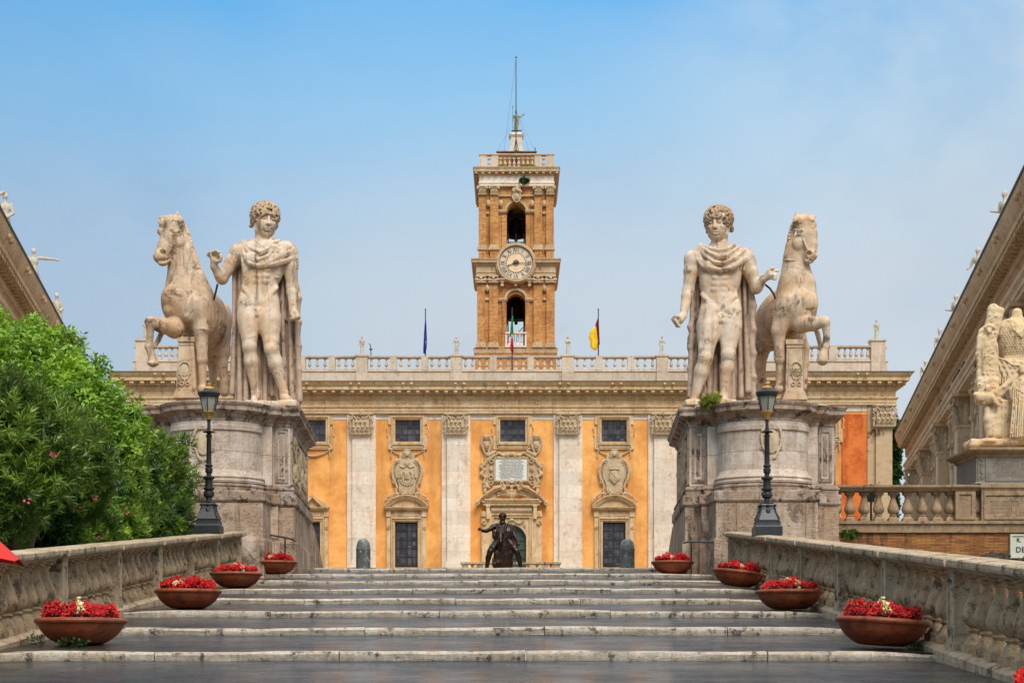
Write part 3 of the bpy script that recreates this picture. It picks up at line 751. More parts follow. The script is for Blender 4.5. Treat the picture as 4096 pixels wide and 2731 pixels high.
# ---------------------------------------------------------------- lamp posts
def lamp_post(x, d, z, label, s=.002613):
    t = thing('street_lamp', label, 'street lamp', (x, d, z), 'black lamp posts on the stair balustrades')
    Z = lambda y: z+(1280-y)*s
    mb = MB(); mb.box(x-.29, x+.29, d-.29, d+.29, z-.03, Z(1222)); mb.taper(x, d, Z(1222), Z(1212), .29, .29, .275, .275)
    mb.taper(x, d, Z(1212), Z(1180), .26, .26, .25, .25); mb.taper(x, d, Z(1180), Z(1165), .265, .265, .22, .22)
    obj('plinth', mb, 'black_iron', t)
    mb = MB()
    pr = [(86, 1165), (76, 1140), (64, 1110), (54, 1080), (49, 1055), (55, 1042), (50, 1030)]
    for (a, y0), (b, y1) in zip(pr[:-1], pr[1:]): mb.taper(x, d, Z(y0), Z(y1), a*s*1.05, a*s*1.05, b*s*1.05, b*s*1.05)
    for sx in (-1, 1):
        for sy in (-1, 1):   # corner scrolls and bosses
            mb.tube([(x+sx*.225, d+sy*.225, Z(1160)), (x+sx*.165, d+sy*.165, Z(1105)), (x+sx*.14, d+sy*.14, Z(1060)), (x+sx*.16, d+sy*.16, Z(1038))], [.03, .022, .02, .03], 6)
    for sx, sy in ((0, -1), (1, 0), (-1, 0), (0, 1)):
        mb.ball((x+sx*.155, d+sy*.155, Z(1095)), (.055 if sx == 0 else .03, .055 if sx else .03, .075)); mb.ball((x+sx*.135, d+sy*.135, Z(1045)), (.05, .05, .03))
    obj('pedestal', mb, 'black_iron', t, smooth=True)
    mb = MB()
    mb.lathe(x, d, [(a*s, Z(y)) for a, y in [(44, 1035), (56, 1022), (40, 1008), (26, 998), (24, 985), (40, 975), (46, 955), (42, 932), (30, 922), (44, 915), (46, 900), (34, 893), (30, 840), (34, 830), (48, 822), (50, 812), (32, 805), (20, 795), (20, 780), (30, 770), (32, 740), (22, 728), (32, 720), (32, 710), (22, 700), (19, 482), (25, 474), (25, 460), (14, 452), (20, 444), (50, 438), (52, 432), (24, 424), (15, 416), (13, 350), (20, 342), (13, 334), (16, 326)]], 18)
    for i in range(10):      # flutes
        a = i*math.pi/5; mb.tube([(x+.05*math.cos(a), d+.05*math.sin(a), Z(698)), (x+.046*math.cos(a), d+.046*math.sin(a), Z(486))], .008, 4)
    for i in range(8):
        a = i*math.pi/4; mb.ball((x+.10*math.cos(a), d+.10*math.sin(a), Z(950)), .028, 6, 4); mb.ball((x+.10*math.cos(a), d+.10*math.sin(a), Z(905)), .022, 6, 4)
    obj('shaft', mb, 'black_iron', t, smooth=True)
    n = 6; fl = .5
    mb = MB(); mb.lathe(x, d, [(16*s, Z(330)), (22*s, Z(318)), (28*s, Z(300)), (40*s, Z(288)), (52*s, Z(275)), (56*s, Z(266)), (54*s, Z(262))], 12)
    obj('lantern_cup', mb, 'brass_finial', t, smooth=True)
    lan = obj('lantern', MB().lathe(x, d, [(49*s, Z(264)), (76*s, Z(142))], n, fl), 'lantern_glass', t)
    fr = MB()
    for i in range(n):
        a = 2*math.pi*(i+fl)/n; fr.tube([(x+51*s*math.cos(a), d+51*s*math.sin(a), Z(266)), (x+79*s*math.cos(a), d+79*s*math.sin(a), Z(140))], .011, 5)
    fr.lathe(x, d, [(56*s, Z(270)), (56*s, Z(258)), (46*s, Z(258))], n, fl)
    obj('frame', fr, 'black_iron', lan)
    rf = MB(); rf.lathe(x, d, [(70*s, Z(146)), (84*s, Z(142)), (86*s, Z(128)), (90*s, Z(122)), (90*s, Z(108)), (84*s, Z(104)), (66*s, Z(94)), (46*s, Z(84)), (44*s, Z(78))], 18)
    for i in range(24):
        a = i*math.pi/12; rf.box(x+90*s*math.cos(a)-.006, x+90*s*math.cos(a)+.006, d+90*s*math.sin(a)-.006, d+90*s*math.sin(a)+.006, Z(126), Z(104))
    obj('roof', rf, 'black_iron', t, smooth=True)
    mb = MB(); mb.lathe(x, d, [(42*s, Z(82)), (44*s, Z(72)), (34*s, Z(60)), (20*s, Z(52)), (22*s, Z(44)), (28*s, Z(38)), (16*s, Z(32)), (6*s, Z(26))], 14)
    obj('finial', mb, 'brass_finial', t, smooth=True)
lamp_post(-6.95, 38.5, ZR(38.5)+1.11, 'black lamp post on the left balustrade in front of the left pedestal', .00274)
lamp_post(XR(36.2)+.2, 36.2, ZR(36.2)+1.11, 'black lamp post on the right balustrade in front of the right pedestal')

# ---------------------------------------------------------------- the two great pedestals
PED = {'l': (-7.77, 44.4, R(2.64)), 'r': (6.60, 44.4, R(-2.6))}
def ped_frame(k):
    x, y, a = PED[k]; c, s = math.cos(a), math.sin(a)
    return lambda p: Vector((x+p[0]*c-p[1]*s, y+p[0]*s+p[1]*c, p[2]))
def body_foot(g=0):
    w, D = 1.90+g, 5.6
    pts = [(-w, 0-g), (-1.44, 0-g), (-1.44, -.22-g), (-1.2, -.22-g)]
    pts += [(-1.15*math.cos(t*math.pi/18), -.38-g-.82*math.sin(t*math.pi/18)) for t in range(0, 19)]
    pts += [(1.2, -.22-g), (1.44, -.22-g), (1.44, 0-g), (w, 0-g), (w, D), (-w, D)]
    return pts
def relief(rnd, frame, cx, cz, w, h, n, px):
    s = Sculpt(lambda x, y, t: frame((x, y, t)))
    return s
def cartouche(sc, cx, cy, w, h, depth=10, shield=True):
    """an oval shield in a scrolled frame, in the sculpt's own pixel frame (y down)"""
    k = 2
    sc.e((cx, cy, 0), (w*.34, h*.33, depth*.8), k)
    for sx in (-1, 1):
        X = lambda f: cx+sx*w*f
        pts = [(X(.08), cy-h*.46, -2), (X(.22), cy-h*.42, -3), (X(.40), cy-h*.30, -3), (X(.46), cy-h*.10, -3), (X(.40), cy+h*.12, -3), (X(.30), cy+h*.24, -3), (X(.24), cy+h*.36, -3), (X(.08), cy+h*.46, -3)]
        sc.chain(pts, [w*.05, w*.06, w*.07, w*.06, w*.05, w*.055, w*.06, w*.05], k)
        for (fx, fy, r) in ((.26, -.40, .07), (.44, .17, .075), (.18, .42, .07)):
            x0, y0 = X(fx), cy+h*fy
            for q in range(7): a = q*.9; sc.c((x0+math.cos(a)*w*r*sx, y0+math.sin(a)*w*r, -4), (x0+math.cos(a+.9)*w*r*.9*sx, y0+math.sin(a+.9)*w*r*.9, -4), w*.028, w*.025, 1)
    sc.e((cx, cy-h*.46, -3), (w*.13, h*.07, depth*.9), k); sc.e((cx, cy, -depth*.55), (w*.20, h*.19, depth*.5), 1)
    return sc
def pedestal(key, label):
    fr = ped_frame(key); x, y, a = PED[key]
    t = thing('statue_pedestal', label, 'pedestal', (x, y, PZ-.5), 'travertine pedestals at the head of the ramp')
    f0 = body_foot(); w = 1.90
    z0, z1 = 6.22, 7.80
    X_ = lambda mb: mb.xform(fr)
    obj('die', X_(MB().mould(f0, [(0, z0-.02), (0, z1+.02)])), 'pedestal_stone', t)
    # raised frames of the sunk panels on the flanks, front and side
    for sx in (-1, 1):
        mb = MB(); xa, xb = sorted((sx*1.50, sx*1.84))
        for (p, q, u, v) in ((xa, xa+.07, z0+.1, z1-.05), (xb-.07, xb, z0+.1, z1-.05), (xa+.07, xb-.07, z0+.1, z0+.2), (xa+.07, xb-.07, z1-.16, z1-.05)): mb.box(p, q, -.035, .02, u, v)
        mb.box(xa+.12, xb-.12, -.02, .02, z0+.28, z1-.24)
        obj('front_panel', X_(mb), 'pedestal_trim', t); mb = MB()
        xs = sx*w
        for (p, q, u, v) in ((.05, .3, z0+.06, z1-.03), (5.2, 5.5, z0+.06, z1-.03), (.3, 5.2, z0+.06, z0+.16), (.3, 5.2, z1-.13, z1-.03)): mb.box(min(xs, xs+sx*.05), max(xs, xs+sx*.05), p, q, u, v)
        obj('side_panel_frame', X_(mb), 'pedestal_trim', t)
    obj('cornice', X_(MB().mould(f0, [(.01, z1-.02), (.03, z1+.0), (.03, z1+.07), (.07, z1+.10), (.09, z1+.17), (.20, z1+.22), (.26, z1+.26), (.26, z1+.36), (.30, z1+.40), (.31, z1+.46), (.22, z1+.49), (-.25, z1+.53)])), 'pedestal_trim', t, smooth=True)
    # rounded bands on the drum
    ff = [p for p in f0]
    arc = [(-1.15*math.cos(q*math.pi/18), -.38-.82*math.sin(q*math.pi/18)) for q in range(0, 19)]; ring = arc+[(1.1, .1), (-1.1, .1)]
    obj('drum_band', X_(MB().mould(ring, [(.005, z1-.26), (.05, z1-.23), (.06, z1-.12), (.035, z1-.10), (.035, z1-.06), (.02, z1-.01)])), 'pedestal_stone', t, smooth=True)
    obj('drum_base', X_(MB().mould(ring, [(.12, z0-.01), (.13, z0+.04), (.09, z0+.07), (.09, z0+.10), (.12, z0+.13), (.10, z0+.18), (.04, z0+.24), (.02, z0+.30), (.0, z0+.33)])), 'pedestal_stone', t, smooth=True)
    # base mouldings, ledge and lower block
    obj('plinth', X_(MB().mould(f0, [(.10, 5.98), (.10, 6.10), (.13, 6.12), (.13, 6.16), (.09, 6.18), (.08, 6.215), (.02, 6.225)])), 'pedestal_trim', t)
    g = [(-2.02, -.06), (-1.60, -.06), (-1.60, -.30), (-1.42, -.30), (-1.30, -1.30), (1.30, -1.30), (1.42, -.30), (1.60, -.30), (1.60, -.06), (2.02, -.06), (2.02, 5.7), (-2.02, 5.7)]
    obj('ledge', X_(MB().mould(g, [(-.02, 5.66), (.03, 5.70), (.06, 5.74), (.06, 5.96), (.03, 5.985), (-.3, 6.0)])), 'pedestal_trim', t)
    obj('base_block', X_(MB().mould(g, [(.0, 2.6), (.0, 5.67)])), 'pedestal_base', t)
    g2 = [(p*1.035, q-.05) for p, q in g]
    obj('base_course', X_(MB().mould(g2, [(.0, 2.6), (.0, 4.72), (-.05, 4.78)])), 'pedestal_base', t)
    obj('statue_plinth', X_(MB().mould([(-1.75, .15), (-1.2, .1), (-1.0, -.45), (-.5, -.75), (.5, -.75), (1.0, -.45), (1.2, .1), (1.75, .15), (1.75, 5.0), (-1.75, 5.0)], [(.02, z1+.50), (.0, z1+.58), (-.05, z1+.60)])), 'pedestal_trim', t)
    # carved shield on the drum
    px = 44.4/6716/2.063; cy0 = 575 if key == 'l' else 560; ccx = 575-645 if key == 'l' else 955-915
    conv = lambda u, v, tt: fr(((u)*px, -.38-.82*math.sqrt(max(.05, 1-(u*px/1.15)**2))-.02+tt*px, z0+(890-v)*px*.997-.02))
    s = Sculpt(conv, px); cartouche(s, ccx, cy0, 178, 300, 14)
    s.obj('carved_shield', .018, 'carved_stone', t)
    # war trophies carved on the side facing the ramp
    sx = 1 if key == 'l' else -1; rnd = random.Random(11 if key == 'l' else 12)
    conv = lambda u, v, tt: fr((sx*(w+tt), u, v)); s = Sculpt(conv, 1)
    for i in range(90):
        u = rnd.uniform(.45, 5.1); v = rnd.uniform(z0+.22, z1-.2); k = rnd.random(); q = rnd.uniform(0, 6.28); L = rnd.uniform(.1, .35)
        if k < .45: s.c((u, v, .01), (u+L*math.cos(q), v+L*math.sin(q), .04), .05, .03, .03)
        elif k < .8: s.e((u, v, .02), (.07, rnd.uniform(.08, .2), .09), .03)
        else:
            for j in range(8): s.c((u+.12*math.cos(j*.8), v+.15*math.sin(j*.8), .03), (u+.12*math.cos(j*.8+.8), v+.15*math.sin(j*.8+.8), .03), .03, .03, .02)
    s.p = [(p if p[0] == 'c' else ('e', p[1], np.array((.08, p[2][0], p[2][2])), (0, a), None, p[5], p[6], 1)) for p in s.p]
    lo = [p for p in s.p if all(z0+.15 < (pp[2] if hasattr(pp, '__len__') else 7) < z1-.12 for pp in ([p[1], p[2]] if p[0] == 'c' else [p[1]]))]
    s.p = lo
    s.obj('carved_trophies', .03, 'carved_stone', t)
    # sloping parapet behind, towards the piazza
    m2 = MB(); xa, xb = sorted((sx*1.55, sx*1.95))
    m2.add([(xa, 5.7, 4.2), (xb, 5.7, 4.2), (xb, 5.7, 5.95), (xa, 5.7, 5.95), (xa, 8.2, 4.2), (xb, 8.2, 4.2), (xb, 8.2, 5.75), (xa, 8.2, 5.75), (xa, 14.5, 4.2), (xb, 14.5, 4.2), (xb, 14.5, 4.32), (xa, 14.5, 4.32)],
           [(0, 1, 2, 3), (0, 4, 5, 1), (1, 5, 6, 2), (2, 6, 7, 3), (3, 7, 4, 0), (4, 8, 9, 5), (5, 9, 10, 6), (6, 10, 11, 7), (7, 11, 8, 4), (8, 11, 10, 9)])
    obj('sloping_parapet', X_(m2), 'pedestal_base', t)
    return t
pedestal('l', 'tall travertine pedestal left of the ramp, with round front and carved shield')
pedestal('r', 'tall travertine pedestal right of the ramp, a weed growing on its cornice')

# handrails
def handrail(pts, posts, label):
    t = thing('handrail', label, 'handrail', pts[0])
    obj('rail', MB().tube(pts, .024, 7), 'rail_iron', t, smooth=True)
    for p, zb in posts: obj('post', MB().tube([p, (p[0], p[1], zb)], .02, 7), 'rail_iron', t, smooth=True)
p = [W(1008, 2126, 43.9), W(1050, 2132, 44.0), W(1100, 2142, 44.08), W(1140, 2149, 44.18), W(1168, 2155, 44.22), W(1181, 2165, 44.25)]
handrail(p, [(p[3], 3.85)], 'curved black handrail fixed to the left pedestal')
p = [W(2733, 2172, 43.2), W(2744, 2167, 43.2), W(2840, 2167, 43.2), W(2940, 2168, 43.1)]
handrail(p, [(W(2765, 2167, 43.2), 3.85), (W(2867, 2167, 43.2), 3.85)], 'straight black handrail in front of the right pedestal')
# ---------------------------------------------------------------- the palace at the end of the square
YF, YW = 121.0, 117.0                         # front planes: middle and projecting wings
def fx(x): return (1200+x/1.568-2048)*YF/F
def fz(y): return CH+(HV-1400-y/1.568)*YF/F
K7 = YF/F/1.568
def wall_holes(mb, x0, x1, z0, z1, y0, y1, holes):
    xs = sorted({x0, x1, *[v for h in holes for v in h[:2] if x0 < v < x1]}); zs = sorted({z0, z1, *[v for h in holes for v in h[2:] if z0 < v < z1]})
    for a, b in zip(xs[:-1], xs[1:]):
        run = None
        for c, d in zip(zs[:-1], zs[1:]):
            inside = any(h[0] < (a+b)/2 < h[1] and h[2] < (c+d)/2 < h[3] for h in holes)
            if inside:
                if run: mb.box(a, b, y0, y1, *run); run = None
            else: run = (run[0], d) if run else (c, d)
        if run: mb.box(a, b, y0, y1, *run)
def capital_mesh():
    s = Sculpt(lambda x, y, t: Vector((x*K7, t*K7, -y*K7)), K7)
    s.b((0, 75, 10), (52, 60, 30), 3); s.b((0, 7, 2), (74, 7, 36), 2, rd=2); s.b((0, 132, 6), (60, 4, 32), 1)
    for sx in (-1, 1):
        for q in range(8): a = q*.85; r = 15-q*1.3; s.c((sx*(62+math.cos(a)*r*.9), 30+math.sin(a)*r, -22), (sx*(62+math.cos(a+.85)*(r-1.3)*.9), 30+math.sin(a+.85)*(r-1.3), -22), 5, 4.5, 2)
        s.chain([(sx*22, 62, -22), (sx*34, 34, -26), (sx*52, 17, -26)], [4, 5, 5], 2)
        for q in range(5): a = q*1.1; s.c((sx*(15+math.cos(a)*9), 30+math.sin(a)*9, -24), (sx*(15+math.cos(a+1.1)*8), 30+math.sin(a+1.1)*8, -24), 3.5, 3.5, 1)
        s.chain([(sx*66, 128, -6), (sx*68, 100, -8), (sx*76, 86, -20)], [8, 8, 6], 3); s.chain([(sx*62, 90, -10), (sx*66, 62, -14), (sx*74, 52, -24)], [7, 7, 6], 3)
    for x in (-42, -14, 14, 42):
        s.chain([(x, 130, -18), (x, 108, -26), (x*1.02, 92, -32), (x*1.04, 94, -44)], [11, 12, 10, 6], 3); s.c((x, 128, -28), (x, 100, -36), 2, 2, 2, 's')
        s.c((x-9, 122, -24), (x-11, 100, -30), 3.5, 4, 1); s.c((x+9, 122, -24), (x+11, 100, -30), 3.5, 4, 1)
    for x in (-28, 0, 28):
        s.chain([(x, 100, -18), (x, 76, -24), (x, 60, -28), (x, 62, -42)], [10, 11, 9, 6], 3); s.c((x, 95, -30), (x, 70, -34), 2, 2, 2, 's')
    for q in range(6): a = q*1.047; s.e((math.cos(a)*7, 8+math.sin(a)*7, -38), (5, 5, 5), 1)
    o = s.obj('capital', K7*2.1, 'carved_stone'); me = o.data; bpy.data.objects.remove(o); return me
CAPITAL = capital_mesh()
def put(me, name, parent, loc, sc=(1, 1, 1), rz=0):
    o = bpy.data.objects.new(name, me); COL.objects.link(o); o.parent = parent; o.location = Vector(loc)-wloc(parent); o.scale = sc; o.rotation_euler = (0, 0, rz); return o

def palace():
    t = thing('senate_palace', 'orange plastered palace with pale pilasters behind the ramp, below the clock tower', 'palace', (0, YF, PZ))
    ztop = fz(400); pil = [-17.58, -10.84, -4.03, 4.03, 10.84, 17.58]
    # window and door openings
    wins = [fx(1334), fx(676), fx(1970), fx(1327-1243), fx(1327+1243)]; doors = [fx(668), fx(1970)]
    wh, w0, w1 = 78.5*K7, fz(575), fz(438)
    dz1 = fz(1077); dz0 = 7.7
    holes = [(x-wh, x+wh, w0, w1) for x in wins]+[(x-71.5*K7, x+71.5*K7, dz0, dz1) for x in doors]+[(fx(84)-43*K7, fx(84)+43*K7, dz0, dz1), (fx(2570)-43*K7, fx(2570)+43*K7, dz0, dz1)]
    holes += [(fx(1235), fx(1420), dz0, fz(1188))]
    mb = MB(); wall_holes(mb, -17.4, 17.4, 8.1, ztop, YF, YF+.6, holes+[(fx(1235), fx(1420), fz(1188), fz(1092))]); 
    obj('plaster_wall', mb, 'orange_plaster', t)
    # arch fill of the portal
    xc, r = fx(1327.5), (fx(1420)-fx(1235))/2; zs = fz(1188)
    pts = [(xc+r*math.cos(a*math.pi/12), zs+r*math.sin(a*math.pi/12)) for a in range(0, 13)]
    zz = fz(1092)
    ar = MB()
    for i in range(12):
        (xa, za), (xb, zb) = pts[i], pts[i+1]; ar.prism([(xa, za), (xa, zz+.01), (xb, zz+.01), (xb, zb)] if xa < xb else [(xb, zb), (xb, zz+.01), (xa, zz+.01), (xa, za)], YF-.05, YF+.5)
    obj('portal_arch', ar, 'travertine_trim', t)
    mb = MB()
    mb.box(-17.4, 17.4, YF-.05, YF, 4.2, 8.35); mb.box(-17.4, 17.4, YF, YF+.6, 4.2, 8.1)
    obj('base_storey', mb, 'travertine_trim', t)
    mb = MB(); mb.box(-17.38, 17.38, YF-.035, YF-.002, fz(437), ztop+.02)
    obj('pale_band', mb, 'travertine_light', t)
    mb = MB()
    mb.box(-26.5, 26.2, YF+.7, 139, 4.2, 22.5); obj('inner_core', mb, 'door_dark', t)
    for x in pil:
        mb = MB(); yb, yf = YF-.16, YF-.42
        mb.box(x-1.03, x+1.03, yb, YF+.1, 8.3, ztop); mb.box(x-.63, x+.63, yf, yb+.02, 8.8, ztop)
        mb.box(x-.8, x+.8, yf-.14, yb, 8.3, 8.5); mb.box(x-.74, x+.74, yf-.09, yb, 8.5, 8.66); mb.box(x-.68, x+.68, yf-.04, yb, 8.66, 8.8)
        mb.box(x-.66, x+.66, yf-.03, yb, fz(541), fz(535))
        p = obj('pilaster', mb, 'travertine_light', t)
        put(CAPITAL, 'capital', p, (x, yf+.0, ztop))
    # windows
    def window(xc, zc0, zc1, hw, Y, mat='ochre_stone', festoon=True, parent=t):
        mb = MB(); e = 45*K7; lo = zc0-43*K7; hi = zc1+36*K7
        mb.box(xc-hw-.31, xc-hw, Y-.14, Y+.02, zc0, zc1); mb.box(xc+hw, xc+hw+.31, Y-.14, Y+.02, zc0, zc1)
        mb.box(xc-hw-.31, xc+hw+.31, Y-.14, Y+.02, zc0-.32, zc0); mb.box(xc-hw-.31, xc+hw+.31, Y-.14, Y+.02, zc1, zc1+.3)
        for d_, a in ((.13, .06), (.24, .14)):      # stepped inner mouldings
            mb.box(xc-hw-d_, xc-hw-d_+.07, Y-.15-a, Y-.1, zc0-d_, zc1+d_); mb.box(xc+hw+d_-.07, xc+hw+d_, Y-.15-a, Y-.1, zc0-d_, zc1+d_)
            mb.box(xc-hw-d_+.07, xc+hw+d_-.07, Y-.15-a, Y-.1, zc0-d_, zc0-d_+.07); mb.box(xc-hw-d_+.07, xc+hw+d_-.07, Y-.15-a, Y-.1, zc1+d_-.07, zc1+d_)
        for sx in (-1, 1):     # ears at the corners
            xa, xb = sorted((xc+sx*(hw+.30), xc+sx*(hw+.50))); mb.box(xa, xb, Y-.12, Y+.02, hi-.75, hi); mb.box(xa, xb, Y-.12, Y+.02, lo, zc0+.42)
            xa, xb = sorted((xc+sx*(hw+.24), xc+sx*(hw+.34))); mb.box(xa, xb, Y-.2, Y+.02, lo+.1, lo+.3)
            mb.tube([(xc+sx*(hw+.53), Y-.06, zc1-.45), (xc+sx*(hw+.60), Y-.08, zc1-.62), (xc+sx*(hw+.53), Y-.06, zc1-.95), (xc+sx*(hw+.57), Y-.06, zc1-1.15), (xc+sx*(hw+.5), Y-.06, zc1-1.2)], [.04, .06, .04, .05, .02], 6)
        mb.box(xc-hw-.5, xc+hw+.5, Y-.17, Y+.02, lo-.05, lo+.06); mb.box(xc-hw-.2, xc+hw+.2, Y-.22, Y+.02, lo+.07, lo+.16)
        w = obj('window', mb, mat, parent)
        obj('pane', MB().box(xc-hw-.02, xc+hw+.02, Y+.28, Y+.32, zc0-.02, zc1+.02), 'window_glass', w)
        g = MB()
        for i in range(1, 4): g.box(xc-hw+2*hw*i/4-.018, xc-hw+2*hw*i/4+.018, Y+.24, Y+.29, zc0, zc1)
        for i in range(1, 3): g.box(xc-hw, xc+hw, Y+.238, Y+.287, zc0+(zc1-zc0)*i/3-.015, zc0+(zc1-zc0)*i/3+.015)
        obj('glazing_bars', g, 'dark_metal', w)
        if festoon:
            f = MB(); zt = lo-.12
            pts = [(xc+1.15*q/6, Y-.12, zt-.42*(1-(q/6)**2)) for q in range(-6, 7)]
            f.tube(pts, [.03+.05*(1-abs(q)/7) for q in range(-6, 7)], 6)
            for sx in (-1, 1):
                f.tube([(xc+sx*1.18, Y-.1, zt), (xc+sx*1.17, Y-.1, zt-.25), (xc+sx*1.21, Y-.1, zt-.4), (xc+sx*1.17, Y-.1, zt-.6)], [.06, .045, .06, .03], 6); f.ball((xc+sx*1.18, Y-.12, zt+.02), .08)
            obj('festoon', f, 'carved_stone', w, smooth=True)
        return w
    for i, x in enumerate(wins): window(x, w0, w1, wh, YF, festoon=(i != 0))
    # doors with pediments
    def door(xc, hw, kind):
        mb = MB(); Y = YF; top = dz1; W1 = hw+.30
        mb.box(xc-W1, xc-hw, Y-.16, Y+.02, dz0, top+.28); mb.box(xc+hw, xc+W1, Y-.16, Y+.02, dz0, top+.28); mb.box(xc-hw, xc+hw, Y-.16, Y+.02, top, top+.28)
        for d_ in (.10, .22):
            mb.box(xc-hw-d_-.04, xc-hw-d_, Y-.22-d_*.3, Y-.1, dz0, top+d_); mb.box(xc+hw+d_, xc+hw+d_+.04, Y-.22-d_*.3, Y-.1, dz0, top+d_); mb.box(xc-hw-d_-.04, xc+hw+d_+.04, Y-.22-d_*.3, Y-.1, top+d_, top+d_+.04)
        for sx in (-1, 1):
            xa, xb = sorted((xc+sx*(W1+.02), xc+sx*(W1+.30))); mb.box(xa, xb, Y-.22, Y+.02, dz0, top+.35); mb.box(xa-.03, xb+.03, Y-.3, Y+.02, top+.36, top+.95)
            for q in range(6): a = q; mb.tube([(xc+sx*(W1+.18)+.09*math.cos(a), Y-.3, top-.4+.09*math.sin(a)), (xc+sx*(W1+.18)+.09*math.cos(a+1), Y-.3, top-.4+.09*math.sin(a+1))], .035, 5)
        f0 = top+.30; f1 = fz(1005)
        mb.box(xc-W1-.02, xc+W1+.02, Y-.15, Y+.02, f0-.02, f1); mb.box(xc-hw-.05, xc+hw+.05, Y-.19, Y-.1, f0+.12, f1-.10)
        E_ = W1+(.38 if kind != 'tri' else .28)
        mb.box(xc-E_, xc+E_, Y-.42, Y+.02, f1, f1+.07); mb.box(xc-E_-.06, xc+E_+.06, Y-.52, Y+.02, f1+.075, f1+.16); mb.box(xc-E_-.1, xc+E_+.1, Y-.58, Y+.02, f1+.165, f1+.21)
        z0 = f1+.21; E2 = E_+.1; rise = 72*K7
        if kind == 'tri':
            mb.prism([(xc-E2, z0), (xc-E2+.5, z0), (xc, z0+rise-.16), (xc+E2-.5, z0), (xc+E2, z0), (xc+E2, z0+.06), (xc, z0+rise+.06), (xc-E2, z0+.06)], Y-.55, Y+.01)
            mb.prism([(xc-E2+.4, z0), (xc+E2-.4, z0), (xc, z0+rise-.12)], Y-.2, Y+.01)
        else:
            rr = (E2*E2+rise*rise)/(2*rise); cz = z0+rise-rr; a0 = math.asin(E2/rr)
            def arc(r_, n=16, s_=1.): return [(xc+r_*math.sin(-a0*s_+2*a0*s_*i/n), cz+r_*math.cos(-a0*s_+2*a0*s_*i/n)) for i in range(n+1)]
            for r0, r1, yy in ((rr+.07, rr-.02, .6), (rr-.02, rr-.12, .52), (rr-.12, rr-.24, .42)):
                A, B = arc(r0, 16, .97), arc(r1, 16, .97)
                for i in range(16): mb.prism([B[i], B[i+1], A[i+1], A[i]], Y-yy, Y+.01)
            mb.prism([(xc-E2+.1, z0)]+[(px, max(pz, z0)) for px, pz in arc(rr-.22, 16, .85)][::1][::-1][::-1]+[(xc+E2-.1, z0)], Y-.2, Y+.01)
        o = obj('door_surround', mb, 'ochre_stone', t)
        d = obj('door', MB().box(xc-hw, xc+hw, Y+.22, Y+.28, dz0, top), 'window_glass', t)
        g = MB()
        for q in (-1, 0, 1): g.box(xc+q*(hw-.05)-.05, xc+q*(hw-.05)+.05, Y+.15, Y+.21, dz0, top)
        g.box(xc-hw, xc+hw, Y+.145, Y+.215, top-.1, top)
        for q in range(1, 6): g.box(xc-hw, xc+hw, Y+.17, Y+.22, top-q*.62-.02, top-q*.62+.02)
        for q in (-.5, .5): g.box(xc+q*hw-.02, xc+q*hw+.02, Y+.165, Y+.225, dz0, top)
        obj('door_frame', g, 'door_dark', d)
        return o, z0, rise
    for x in doors: door(x, 71.5*K7, 'seg')
    for x in (fx(84), fx(2570)): door(x, 43*K7, 'tri')
    # great coats of arms over the doors
    cv = lambda x, y, tt: Vector((fx(x), YF-.02+tt*K7, fz(y)))
    for xc, kind in ((672, 0), (1970, 1)):
        s = Sculpt(cv, K7); k = 3
        s.e((xc, 770, -6), (72, 100, 18), k); s.b((xc, 870, -4), (52, 34, 14), 8, rd=6); s.b((xc, 690, -4), (50, 40, 12), 8, rd=6)
        for sx in (-1, 1):
            X = lambda v: xc+sx*v
            s.chain([(X(52), 690, -16), (X(72), 700, -20), (X(90), 735, -20), (X(94), 770, -20), (X(84), 810, -20), (X(70), 835, -18), (X(62), 862, -16), (X(70), 880, -16), (X(60), 905, -14)], [7, 8, 9, 9, 8, 7, 7, 7, 7], k)
            s.chain([(X(40), 700, -16), (X(62), 722, -14), (X(72), 760, -14), (X(66), 800, -14), (X(52), 830, -14), (X(46), 860, -14)], 4, 2)
            for (ax, ay, r) in ((54, 698, 10), (80, 828, 10), (38, 880, 9), (24, 895, 10), (22, 668, 8), (62, 908, 10)):
                for q in range(7): a = q*.9; s.c((X(ax+math.cos(a)*r), ay+math.sin(a)*r, -18), (X(ax+math.cos(a+.9)*r*.9), ay+math.sin(a+.9)*r*.9, -20), 3.6, 3.4, 1.5)
            for q in range(7): s.c((X(68), 735+q*13, -16), (X(82), 732+q*13, -22), 2.6, 2.6, 1)
            for q in range(14):       # fruit garland along the pediment
                rn = random.Random(q+int(xc)); s.e((X(70+q*5.2+rn.uniform(-3, 3)), 905+q*q*.24+rn.uniform(-6, 4), -20-rn.uniform(0, 6)), (7, 7, 7), 2)
        # lion mask in a shell
        s.e((xc, 650, -14), (24, 25, 16), 3)
        for q in range(9): a = math.pi*(q/8); s.e((xc+math.cos(a)*25, 650-math.sin(a)*24, -22), (5, 5, 6), 2)
        s.e((xc, 655, -28), (11, 13, 8), 2); s.e((xc-5, 650, -38), (2.5, 2.5, 3), 1, 's'); s.e((xc+5, 650, -38), (2.5, 2.5, 3), 1, 's'); s.e((xc, 664, -36), (5, 4, 4), 1)
        s.e((xc, 668, -38), (5, 1.8, 4), 1, 's')
